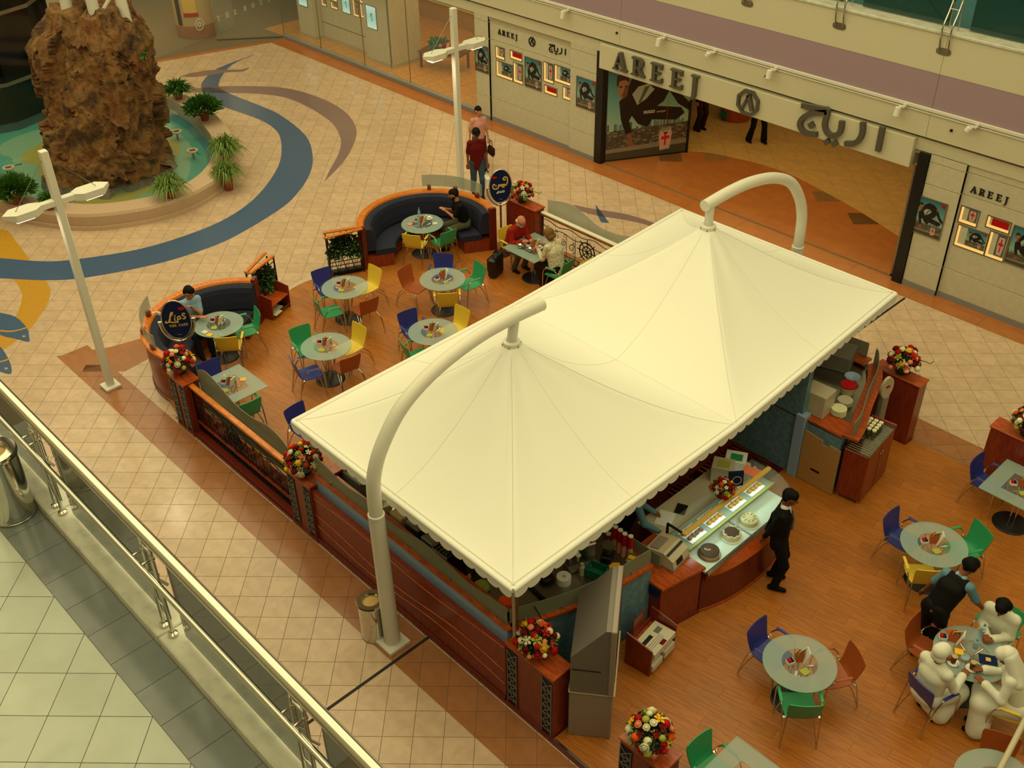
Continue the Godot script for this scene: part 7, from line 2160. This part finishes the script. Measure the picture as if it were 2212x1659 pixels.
# ------------------------------------------------------------------ people
func skin(g: G, bones: Array, cell: float, k: float) -> void:
	# smooth union of tapered capsules [a, b, radius a, radius b], meshed as surface nets
	var lo := Vector3(1e9, 1e9, 1e9)
	var hi := -lo
	for b in bones:
		var r: float = maxf(b[2], b[3]) + k + cell * 2
		lo = lo.min((b[0] as Vector3).min(b[1]) - Vector3.ONE * r)
		hi = hi.max((b[0] as Vector3).max(b[1]) + Vector3.ONE * r)
	var n := Vector3i(((hi - lo) / cell).ceil()) + Vector3i.ONE
	var f := PackedFloat32Array()
	f.resize(n.x * n.y * n.z)
	f.fill(1.0)
	var sy := n.x
	var sz := n.x * n.y
	for b in bones:
		var a: Vector3 = b[0]
		var ba: Vector3 = b[1] - a
		var l2 := maxf(ba.length_squared(), 1e-9)
		var ra: float = b[2]
		var rb: float = b[3]
		var r := maxf(ra, rb) + k + cell * 1.5
		var i0 := Vector3i(((a.min(b[1]) - Vector3.ONE * r - lo) / cell).floor()).max(Vector3i())
		var i1 := Vector3i(((a.max(b[1]) + Vector3.ONE * r - lo) / cell).ceil()).min(n - Vector3i.ONE)
		for z in range(i0.z, i1.z + 1):
			for y in range(i0.y, i1.y + 1):
				var at := z * sz + y * sy + i0.x
				for x in range(i0.x, i1.x + 1):
					var p := lo + Vector3(x, y, z) * cell - a
					var s := clampf(p.dot(ba) / l2, 0.0, 1.0)
					var d := (p - ba * s).length() - lerpf(ra, rb, s)
					var o := f[at]
					var h := maxf(k - absf(d - o), 0.0)
					f[at] = minf(d, o) - h * h * 0.25 / k
					at += 1
	var id := {}
	var vs := PackedVector3Array()
	var off := [0, 1, sy, sy + 1, sz, sz + 1, sz + sy, sz + sy + 1]
	for z in n.z - 1:
		for y in n.y - 1:
			var at := z * sz + y * sy
			for x in n.x - 1:
				var c0 := f[at]
				if c0 < cell * 2.0 and c0 > -cell * 2.0:
					var m := 0
					for e in 8:
						if f[at + off[e]] < 0.0:
							m |= 1 << e
					if m != 0 and m != 255:
						var s := Vector3()
						var cnt := 0
						for e in [[0, 1], [2, 3], [4, 5], [6, 7], [0, 2], [1, 3], [4, 6], [5, 7], [0, 4], [1, 5], [2, 6], [3, 7]]:
							var va := f[at + off[e[0]]]
							var vb := f[at + off[e[1]]]
							if (va < 0.0) != (vb < 0.0):
								var w := va / (va - vb)
								var pa := Vector3(e[0] & 1, (e[0] >> 1) & 1, e[0] >> 2)
								var pb := Vector3(e[1] & 1, (e[1] >> 1) & 1, e[1] >> 2)
								s += pa.lerp(pb, w)
								cnt += 1
						id[at] = vs.size()
						vs.append(lo + (Vector3(x, y, z) + s / cnt) * cell)
				at += 1
	var ns := PackedVector3Array()
	ns.resize(vs.size())
	var quads := PackedInt32Array()
	for at in id:
		var x: int = at % sy
		var y: int = (at / sy) % n.y
		var z: int = at / sz
		for ax in 3:
			var d: int = [1, sy, sz][ax]
			var e1: int = [sy, sz, 1][ax]
			var e2: int = [sz, 1, sy][ax]
			if [y, z, x][ax] == 0 or [z, x, y][ax] == 0:
				continue
			var a := f[at]
			var b := f[at + d]
			if (a < 0.0) == (b < 0.0):
				continue
			if not (id.has(at - e1) and id.has(at - e2) and id.has(at - e1 - e2)):
				continue
			var q := [id[at - e1 - e2], id[at - e2], id[at], id[at - e1]]
			if a >= 0.0:
				q.reverse()
			var nn: Vector3 = (vs[q[1]] - vs[q[0]]).cross(vs[q[2]] - vs[q[0]]) + (vs[q[2]] - vs[q[0]]).cross(vs[q[3]] - vs[q[0]])
			for w in q:
				ns[w] += nn
				quads.append(w)
	for w in range(0, quads.size(), 4):
		var a := quads[w]
		var b := quads[w + 1]
		var c := quads[w + 2]
		var d := quads[w + 3]
		g.tri(vs[a], vs[b], vs[c], ns[a], ns[b], ns[c])
		g.tri(vs[a], vs[c], vs[d], ns[a], ns[c], ns[d])

func ik(a: Vector3, b: Vector3, l1: float, l2: float, pole: Vector3) -> Array:
	# [mid joint, end joint] of a two-bone limb
	var d := b - a
	var L := clampf(d.length(), 0.05, l1 + l2 - 0.005)
	var u := d.normalized()
	var x := (l1 * l1 - l2 * l2 + L * L) / (2.0 * L)
	var h := sqrt(maxf(l1 * l1 - x * x, 0.0))
	var w := (pole - u * pole.dot(u)).normalized()
	return [a + u * x + w * h, a + u * L]

func person(label: String, p: Vector3, yaw: float, c: Dictionary) -> Node3D:
	# local axes: forward +z, up +y, the person's right hand at -x
	var t := thing("person", label, "person", p, yaw)
	var sit: bool = c.get("sit", false)
	var sc: float = c.get("scale", 1.0)
	t.scale = Vector3.ONE * sc
	var lean: float = c.get("lean", 0.0)
	var hip := Vector3(0, c.get("hip", 0.56 if sit else 0.94), 0.0)
	var sp := (Basis(Vector3.BACK, c.get("side", 0.0)) * Vector3(0, cos(lean), sin(lean))).normalized()
	var tw := Basis(Vector3.UP, c.get("twist", 0.0))
	var waist := hip + sp * 0.17
	var chest := hip + sp * 0.36
	var sh := hip + sp * 0.5
	var neck := hip + sp * 0.56
	var look := Basis(Vector3.UP, c.get("head_yaw", 0.0)) * Basis(Vector3.RIGHT, c.get("head_pitch", 0.0) + lean * 0.6)
	var head := neck + sp * 0.06 + look * Vector3(0, 0.11, 0.02)
	var S := {}
	var hipj := {}
	for s in [-1, 1]:
		S[s] = sh + tw * Vector3(0.165 * s, -0.01, 0)
		hipj[s] = hip + Vector3(0.09 * s, -0.02, 0)
	var bones := []   # the body
	var hands := []
	var top := []     # upper garment
	var sleeves := []
	var legs := []
	var shoes := []
	bones.append([hip, waist, 0.12, 0.105])
	bones.append([waist, chest, 0.105, 0.12])
	bones.append([chest, sh, 0.12, 0.07])
	bones.append([S[-1], S[1], 0.05, 0.05])
	bones.append([sh, neck + sp * 0.05, 0.055, 0.05])
	for s in [-1.0, 1.0]:
		top.append([hip + Vector3(0.05 * s, -0.03 if not c.has("long") else -0.12, 0), chest + tw * Vector3(0.06 * s, 0, 0.0), 0.115, 0.125])
		top.append([chest + tw * Vector3(0.06 * s, 0, 0), sh + tw * Vector3(0.07 * s, -0.02, 0), 0.115, 0.075])
	top.append([hip + Vector3(0, -0.02, 0), chest, 0.12, 0.13])
	top.append([chest, sh, 0.125, 0.085])
	top.append([S[-1], S[1], 0.062, 0.062])
	for s in [-1, 1]:
		var tgt: Vector3 = c.get("hand_l" if s == 1 else "hand_r", hip + Vector3(0.26 * s, -0.12, 0.1))
		var pole: Vector3 = c.get("pole_l" if s == 1 else "pole_r", Vector3(0.5 * s, -0.6, -0.7))
		var arm := ik(S[s], tgt, 0.29, 0.26, pole)
		var el: Vector3 = arm[0]
		var wr: Vector3 = arm[1]
		bones.append([S[s], el, 0.045, 0.038])
		bones.append([el, wr, 0.038, 0.026])
		var sleeve: String = c.get("sleeve", "long")
		if sleeve == "long":
			sleeves.append([S[s], el, 0.064, 0.05])
			sleeves.append([el, el.lerp(wr, 0.94), 0.05, c.get("cuff", 0.038)])
		else:
			sleeves.append([S[s], S[s].lerp(el, 0.82), 0.066, 0.06])
		# hand: palm, four fingers and a thumb
		var fw := (wr - el).normalized()
		fw = (fw + Vector3(c.get("grip", Vector3())) * 1.0).normalized()
		var side := fw.cross(Vector3.UP)
		side = side.normalized() if side.length() > 0.05 else Vector3.RIGHT
		var dn := side.cross(fw).normalized()
		if dn.y > 0:
			dn = -dn
		var kn := wr + fw * 0.085
		var hb := [[wr, wr + fw * 0.03, 0.026, 0.028]]
		for q in 4:
			var o: Vector3 = side * (q - 1.5) * 0.021
			var fl: float = [0.03, 0.036, 0.034, 0.026][q]
			hb.append([wr + o * 0.6 + fw * 0.02, kn + o, 0.014, 0.012])
			var m1 := kn + o + fw * fl + dn * 0.008
			hb.append([kn + o, m1, 0.0098, 0.0092])
			hb.append([m1, m1 + fw * fl * 0.6 + dn * 0.022, 0.0092, 0.0075])
		var th: Vector3 = wr + fw * 0.025 + side * -0.03 * s
		hb.append([wr + fw * 0.015 - side * 0.012 * s, th, 0.016, 0.013])
		hb.append([th, th + fw * 0.04 - side * 0.015 * s, 0.0125, 0.0095])
		hands.append(hb)
	# legs
	for s in [-1, 1]:
		var ft: Vector3 = c.get("foot_l" if s == 1 else "foot_r", Vector3(0.11 * s, 0.08, 0.42) if sit else Vector3(0.1 * s, 0.08, -0.02))
		var lg := ik(hipj[s], ft, 0.44, 0.43, Vector3(0.12 * s, 0.25 if sit else 0.0, 1))
		bones.append([hipj[s], lg[0], 0.075, 0.052])
		bones.append([lg[0], lg[1], 0.052, 0.036])
		legs.append([hip + Vector3(0.06 * s, 0.02, 0), hipj[s], 0.12, 0.105])
		legs.append([hipj[s], lg[0], 0.1, 0.072])
		legs.append([lg[0], lg[1] + Vector3(0, 0.0, 0), 0.07, c.get("hem", 0.058)])
		var toe: Vector3 = Vector3(0.03 * s, 0, 1).normalized()
		shoes.append([lg[1] + Vector3(0, -0.035, -0.05), lg[1] + Vector3(0, -0.04, 0) + toe * 0.15, 0.044, 0.034])
		shoes.append([lg[1] + Vector3(0, 0.02, 0), lg[1] + Vector3(0, -0.03, 0) + toe * 0.06, 0.045, 0.038])
	var body := G.new()
	skin(body, bones, 0.02, 0.03)
	for hb in hands:
		skin(body, hb, 0.0065, 0.008)
	# head
	var H := func(x: float, y: float, z: float) -> Vector3: return head + look * Vector3(x, y, z)
	var hd := [[H.call(0, 0.035, -0.025), H.call(0, 0.03, 0.015), 0.088, 0.082], [H.call(0, -0.03, 0.02), H.call(0, -0.075, 0.045), 0.062, 0.038], [H.call(-0.025, -0.03, 0.055), H.call(0.025, -0.03, 0.055), 0.03, 0.03], [H.call(0, 0.02, 0.093), H.call(0, -0.022, 0.112), 0.011, 0.016], [neck - sp * 0.02, H.call(0, -0.04, -0.015), 0.053, 0.052], [H.call(-0.02, -0.058, 0.082), H.call(0.02, -0.058, 0.082), 0.01, 0.01], [H.call(-0.03, 0.036, 0.083), H.call(0.03, 0.036, 0.083), 0.012, 0.012]]
	for s in [-1, 1]:
		hd.append([H.call(0.088 * s, 0.015, -0.01), H.call(0.09 * s, -0.025, -0.005), 0.016, 0.011])
	skin(body, hd, 0.007, 0.014)
	part("body", body, M[c.get("skin", "skin")], t)
	for s in [-1, 1]:
		part("eye", G.new().ball(H.call(0.031 * s, 0.014, 0.088), Vector3(0.012, 0.007, 0.009), 8, 5, look), M.hair_black, t)
		part("eyebrow", G.new().tube([H.call(0.014 * s, 0.034, 0.097), H.call(0.047 * s, 0.036, 0.085)], 0.005, 5), M[c.get("brow", "hair_black")], t)
	part("mouth", G.new().tube([H.call(-0.022, -0.056, 0.092), H.call(0, -0.058, 0.096), H.call(0.022, -0.056, 0.092)], 0.005, 5), M[c.get("lips", "chair_brown")], t)
	# hair
	var hs: String = c.get("hair", "hair_black")
	var style: String = c.get("style", "short")
	var hr := []
	if style == "short":
		hr = [[H.call(0, 0.05, -0.035), H.call(0, 0.058, 0.02), 0.09, 0.08], [H.call(-0.05, 0.02, -0.045), H.call(0.05, 0.02, -0.045), 0.06, 0.06], [H.call(0, -0.03, -0.06), H.call(0, 0.0, -0.06), 0.045, 0.05]]
	elif style == "bob":
		hr = [[H.call(0, 0.05, -0.03), H.call(0, 0.06, 0.018), 0.098, 0.084]]
		for s in [-1, 1]:
			hr.append([H.call(0.07 * s, 0.03, -0.02), H.call(0.082 * s, -0.075, -0.015), 0.045, 0.034])
		hr.append([H.call(-0.05, -0.05, -0.07), H.call(0.05, -0.05, -0.07), 0.055, 0.055])
	elif style == "tied":
		hr = [[H.call(0, 0.05, -0.035), H.call(0, 0.056, 0.02), 0.092, 0.08], [H.call(0, 0.0, -0.07), H.call(0, -0.1, -0.1), 0.055, 0.03], [H.call(-0.05, 0.0, -0.045), H.call(0.05, 0.0, -0.045), 0.055, 0.055]]
	elif style == "bald":
		hr = [[H.call(-0.06, -0.005, -0.05), H.call(0.06, -0.005, -0.05), 0.045, 0.045], [H.call(-0.084, 0.0, -0.01), H.call(-0.06, -0.01, -0.05), 0.02, 0.04], [H.call(0.084, 0.0, -0.01), H.call(0.06, -0.01, -0.05), 0.02, 0.04]]
	if hr:
		var g := G.new()
		skin(g, hr, 0.009, 0.02)
		part("hair", g, M[hs], t)
	if c.has("beard"):
		var g := G.new()
		skin(g, [[H.call(-0.062, -0.045, 0.01), H.call(0, -0.088, 0.058), 0.026, 0.036], [H.call(0.062, -0.045, 0.01), H.call(0, -0.088, 0.058), 0.026, 0.036], [H.call(-0.025, -0.042, 0.09), H.call(0.025, -0.042, 0.09), 0.012, 0.012]], 0.008, 0.015)
		part("beard", g, M[c.beard], t)
	if c.get("cap", "") == "peaked":
		var g := G.new()
		skin(g, [[H.call(0, 0.06, -0.03), H.call(0, 0.062, 0.02), 0.096, 0.088]], 0.01, 0.02)
		skin(g, [[H.call(-0.04, 0.07, 0.1), H.call(-0.03, 0.06, 0.16), 0.016, 0.01], [H.call(0.04, 0.07, 0.1), H.call(0.03, 0.06, 0.16), 0.016, 0.01], [H.call(-0.03, 0.06, 0.16), H.call(0.03, 0.06, 0.16), 0.011, 0.011], [H.call(0, 0.07, 0.09), H.call(0, 0.065, 0.15), 0.016, 0.012]], 0.01, 0.02)
		part("cap", g, M.hair_black, t)
	elif c.get("cap", "") == "skullcap":
		var g := G.new()
		skin(g, [[H.call(0, 0.045, -0.035), H.call(0, 0.05, 0.01), 0.101, 0.094], [H.call(-0.03, -0.04, -0.055), H.call(0.03, -0.04, -0.055), 0.07, 0.07]], 0.01, 0.02)
		part("skullcap", g, M.robe, t)
	elif c.get("cap", "") == "headcloth":
		var g := G.new()
		skin(g, [[H.call(0, 0.05, -0.03), H.call(0, 0.055, 0.025), 0.105, 0.092]], 0.01, 0.02)
		part("skullcap", g, M.robe, t)
		var d := G.new()
		var drape := [[H.call(-0.05, 0.02, -0.05), S[-1] + sp * -0.04 + Vector3(0.03, 0, -0.07), 0.075, 0.06], [H.call(0.05, 0.02, -0.05), S[1] + sp * -0.04 + Vector3(-0.03, 0, -0.07), 0.075, 0.06], [H.call(0, 0.02, -0.06), chest + Vector3(0, 0.0, -0.1), 0.085, 0.09], [S[-1] + Vector3(0.03, -0.04, -0.07), chest + Vector3(-0.08, -0.02, -0.09), 0.06, 0.07], [S[1] + Vector3(-0.03, -0.04, -0.07), chest + Vector3(0.08, -0.02, -0.09), 0.06, 0.07]]
		skin(d, drape, 0.016, 0.05)
		part("headcloth", d, M.robe, t)
	# clothes
	var bulk: float = c.get("bulk", 1.0)
	for b in top + sleeves:
		b[2] *= bulk
		b[3] *= bulk
	var gt := G.new()
	var shirt: String = c.get("top", "suit")
	var arm_m: String = c.get("sleeve_m", shirt)
	if arm_m == shirt:
		skin(gt, top + sleeves, 0.014, 0.035)
		part(c.get("top_name", "shirt"), gt, M[shirt], t)
	else:
		var gs := G.new()
		skin(gs, sleeves + [[S[-1], S[1], 0.062, 0.062], [sh, neck, 0.07, 0.058]], 0.014, 0.03)
		part("shirt", gs, M[arm_m], t)
		var narrow := []
		for b in top:
			narrow.append(b)
		narrow[-1] = [S[-1].lerp(S[1], 0.14), S[1].lerp(S[-1], 0.14), 0.068, 0.068]
		skin(gt, narrow, 0.014, 0.03)
		part("waistcoat", gt, M[shirt], t)
	if c.has("collar"):
		var f: Vector3 = Vector3(0, sin(lean) * -1.0, cos(lean)).normalized()
		var gc := G.new()
		skin(gc, [[neck + Vector3(-0.03, -0.01, 0), neck + Vector3(0.03, -0.01, 0), 0.058, 0.058], [neck - sp * 0.03 + f * 0.05, chest + f * 0.1, 0.04, 0.03]], 0.012, 0.02)
		part("collar", gc, M[c.collar], t)
		if c.has("tie"):
			part("tie", G.new().tube([neck + f * 0.075 - sp * 0.03, chest + f * 0.135, waist + f * 0.13], [0.016, 0.022, 0.03], 6), M[c.tie], t)
	if c.has("robe"):
		var gr := G.new()
		var r := []
		if sit:
			var kn := []
			for s in [-1, 1]:
				var ft: Vector3 = c.get("foot_l" if s == 1 else "foot_r", Vector3(0.11 * s, 0.08, 0.42))
				var lg := ik(hipj[s], ft, 0.44, 0.43, Vector3(0.12 * s, 0.25, 1))
				r.append([hipj[s], lg[0], 0.135, 0.11])
				r.append([lg[0], (lg[1] as Vector3) + Vector3(0.02 * s, 0.03, 0.03), 0.115, 0.125])
				kn.append(lg)
			r.append([kn[0][0], kn[1][0], 0.1, 0.1])
			r.append([kn[0][1] + Vector3(0, 0.1, 0), kn[1][1] + Vector3(0, 0.1, 0), 0.1, 0.1])
			r.append([(kn[0][0] + kn[1][0]) / 2, (kn[0][1] + kn[1][1]) / 2 + Vector3(0, 0.08, 0), 0.11, 0.12])
			r.append([hip + Vector3(-0.05, 0, -0.02), hip + Vector3(0.05, 0, -0.02), 0.15, 0.15])
		skin(gr, r, 0.018, 0.06)
		part("robe_skirt", gr, M[c.robe], t)
	else:
		var gl := G.new()
		if c.has("skirt"):
			var kn := []
			for s in [-1, 1]:
				var ft: Vector3 = c.get("foot_l" if s == 1 else "foot_r", Vector3(0.11 * s, 0.08, 0.42) if sit else Vector3(0.1 * s, 0.08, -0.02))
				kn.append(ik(hipj[s], ft, 0.44, 0.43, Vector3(0.12 * s, 0.25 if sit else 0.0, 1)))
			for s in 2:
				legs.append([kn[s][0], (kn[s][0] as Vector3).lerp(kn[s][1], c.skirt), 0.1, 0.1])
			legs.append([kn[0][0], kn[1][0], 0.09, 0.09])
		skin(gl, legs, 0.016, 0.03)
		part("trousers" if not c.has("skirt") else "skirt", gl, M[c.get("legs", "suit")], t)
	var gsh := G.new()
	skin(gsh, shoes, 0.011, 0.015)
	part("shoes", gsh, M[c.get("shoes", "dark_shoe")], t)
	return t

func people() -> void:
	person("man in a black suit standing by the cake display, hands behind his back", Vector3(5.36, HF, -5.17), deg_to_rad(116), {"top": "suit", "top_name": "jacket", "long": 1, "legs": "suit", "collar": "white", "tie": "tie_grey", "skin": "tan", "hand_l": Vector3(0.06, 0.9, -0.2), "hand_r": Vector3(-0.08, 0.92, -0.2), "pole_l": Vector3(1, 0, -0.4), "pole_r": Vector3(-1, 0, -0.4), "head_pitch": 0.25, "head_yaw": -0.1, "scale": 1.02, "foot_l": Vector3(0.13, 0.08, 0.0), "foot_r": Vector3(-0.12, 0.08, 0.05)})
	person("barista in a dark waistcoat and blue shirt writing behind the counter", Vector3(3.62, HF, -3.74), deg_to_rad(150), {"top": "black_cloth", "sleeve_m": "steel_blue", "legs": "black_cloth", "skin": "tan", "lean": 0.35, "collar": "steel_blue", "tie": "black_cloth", "hand_l": Vector3(0.06, 1.0, 0.55), "hand_r": Vector3(-0.28, 0.98, 0.46), "head_pitch": 0.35})
	person("waiter in a black waistcoat and blue shirt bending beside the robed men's table", Vector3(7.58, HF, -5.5), deg_to_rad(175), {"top": "black_cloth", "sleeve_m": "steel_blue", "sleeve": "short", "legs": "black_cloth", "skirt": 0.3, "skin": "tan", "lean": 0.5, "side": 0.16, "hand_l": Vector3(-0.1, 0.86, 0.42) * Vector3(-3.2, 1, 0.6), "hand_r": Vector3(-0.42, 0.9, 0.5), "head_pitch": 0.3, "head_yaw": -0.3, "collar": "light_blue"})
	person("bareheaded young man in a white robe with folded hands on the green armchair", Vector3(8.25, HF, -6.08), deg_to_rad(2), {"sit": true, "bulk": 1.1, "top": "robe", "robe": "robe", "skin": "tan", "lean": 0.28, "hand_l": Vector3(0.05, 0.78, 0.38), "hand_r": Vector3(-0.05, 0.79, 0.38), "head_pitch": 0.45, "cuff": 0.05, "foot_l": Vector3(0.11, 0.08, 0.32), "foot_r": Vector3(-0.11, 0.08, 0.32)})
	person("man in a white robe and white skullcap seen from behind on the blue armchair", Vector3(8.08, HF, -4.56), deg_to_rad(166), {"sit": true, "hip": 0.53, "bulk": 1.1, "top": "robe", "robe": "robe", "cap": "skullcap", "style": "none", "skin": "tan", "lean": 0.0, "hand_l": Vector3(0.16, 0.78, 0.36), "hand_r": Vector3(-0.16, 0.78, 0.36), "cuff": 0.05, "foot_l": Vector3(0.14, 0.08, 0.2), "foot_r": Vector3(-0.12, 0.08, 0.15)})
	person("man in a white robe with draped headcloth leaning over the table on the yellow armchair", Vector3(8.98, HF, -5.18), deg_to_rad(-72), {"sit": true, "hip": 0.55, "side": 0.1, "bulk": 1.1, "top": "robe", "robe": "robe", "cap": "headcloth", "style": "none", "skin": "tan", "lean": 0.42, "hand_l": Vector3(0.12, 0.8, 0.46), "hand_r": Vector3(-0.12, 0.79, 0.5), "head_pitch": 0.3, "cuff": 0.055, "foot_l": Vector3(0.24, 0.08, 0.36), "foot_r": Vector3(0.08, 0.08, 0.36)})
	person("elderly white-bearded man in a red jacket at the square table", Vector3(-4.22, HF, -9.04), deg_to_rad(86), {"sit": true, "top": "red_wool", "top_name": "jacket", "long": 1, "legs": "grey_cloth", "bulk": 1.16, "style": "bald", "hair": "hair_white", "beard": "hair_white", "brow": "hair_white", "lean": 0.45, "hand_l": Vector3(0.08, 0.82, 0.56), "hand_r": Vector3(-0.1, 0.82, 0.5), "head_pitch": 0.3, "foot_l": Vector3(0.12, 0.08, 0.3), "foot_r": Vector3(-0.14, 0.08, 0.26)})
	person("woman with a light brown bob and patterned white shirt at the square table", Vector3(-2.74, HF, -8.98), deg_to_rad(-88), {"sit": true, "bulk": 1.12, "top": "print_cloth", "long": 1, "legs": "brown_cloth", "skirt": 0.7, "style": "bob", "hair": "hair_brown", "lean": 0.3, "hand_l": Vector3(0.1, 0.84, 0.46), "hand_r": Vector3(-0.08, 0.9, 0.4), "head_pitch": 0.25, "head_yaw": 0.25, "foot_l": Vector3(0.1, 0.08, 0.25), "foot_r": Vector3(-0.1, 0.08, 0.2), "shoes": "brown_cloth"})
	person("bearded man in a black shirt sitting on the far curved bench", Vector3(-5.62, HF, -8.95), deg_to_rad(-28), {"sit": true, "hip": 0.6, "top": "black_cloth", "sleeve": "short", "legs": "grey_cloth", "beard": "hair_black", "lean": 0.3, "hand_l": Vector3(0.02, 0.95, 0.45), "hand_r": Vector3(-0.12, 0.92, 0.42), "head_yaw": -0.2, "head_pitch": 0.1, "foot_l": Vector3(0.12, 0.08, 0.5), "foot_r": Vector3(-0.12, 0.08, 0.45)})
	person("dark-haired man in a light blue shirt, hand at his chin, on the near bench", Vector3(-6.34, HF, -2.42), deg_to_rad(84), {"sit": true, "hip": 0.6, "top": "light_blue", "sleeve": "short", "legs": "dark_jeans", "lean": 0.28, "hand_l": Vector3(-0.02, 1.02, 0.32), "hand_r": Vector3(0.05, 0.84, 0.42), "pole_l": Vector3(0.4, -1, 0), "head_yaw": 0.35, "head_pitch": 0.1, "foot_l": Vector3(0.12, 0.08, 0.5), "foot_r": Vector3(-0.12, 0.08, 0.52)})
	var w := person("woman in a pink checked shirt and jeans walking behind the far lamp post", Vector3(-8.55, 0.0, -12.05), deg_to_rad(70), {"top": "pink_check", "long": 1, "sleeve": "short", "legs": "jeans", "style": "tied", "hair": "hair_black", "skin": "skin", "hand_l": Vector3(0.24, 0.86, 0.08), "hand_r": Vector3(-0.26, 0.84, -0.06), "foot_l": Vector3(0.08, 0.08, 0.16), "foot_r": Vector3(-0.09, 0.1, -0.18), "scale": 0.95})
	var bg := thing("handbag", "brown leather handbag in the hand of the woman in pink", "bag", Vector3(-8.33, 0.38, -12.26), deg_to_rad(70))
	part("pouch", G.new().box(Vector3(0, 0.14, 0), Vector3(0.12, 0.26, 0.32), 0.05), M.brown_cloth, bg)
	part("strap", G.new().tube(curve([Vector3(0, 0.26, -0.1), Vector3(0, 0.4, -0.04), Vector3(0, 0.42, 0.04), Vector3(0, 0.26, 0.1)], 4), 0.01, 6), M.brown_cloth, bg)
	person("youth in a dark red shirt and black cap walking beside the far lamp post", Vector3(-7.42, 0.0, -10.95), deg_to_rad(60), {"top": "maroon", "long": 1, "sleeve": "short", "legs": "jeans", "cap": "peaked", "skin": "tan", "hand_l": Vector3(0.26, 0.8, 0.1), "hand_r": Vector3(-0.24, 0.78, 0.0), "foot_l": Vector3(0.08, 0.08, 0.12), "foot_r": Vector3(-0.09, 0.1, -0.16), "head_pitch": 0.2, "scale": 0.99})
	var sb := thing("shopping_bag", "white paper shopping bag carried by the youth in dark red", "bag", Vector3(-7.1, 0.28, -10.98), deg_to_rad(60))
	part("bag", G.new().bx(-0.05, 0.05, 0, 0.34, -0.14, 0.14, 0.01), M.white, sb)
	part("handles", G.new().tube(curve([Vector3(0, 0.34, -0.06), Vector3(0, 0.46, -0.03), Vector3(0, 0.46, 0.03), Vector3(0, 0.34, 0.06)], 4), 0.006, 5), M.white, sb)
	person("shopper in dark trousers inside the shop, half hidden by the sign, left of the doorway", Vector3(-6.1, 0.005, -18.1), deg_to_rad(80), {"top": "black_cloth", "legs": "brown_cloth", "hem": 0.085, "skin": "tan"})
	person("shopper in black trousers inside the shop below the octagon emblem", Vector3(-4.5, 0.005, -18.5), deg_to_rad(60), {"top": "black_cloth", "legs": "suit", "hem": 0.09, "foot_l": Vector3(0.2, 0.08, 0.1), "foot_r": Vector3(-0.16, 0.08, -0.08)})
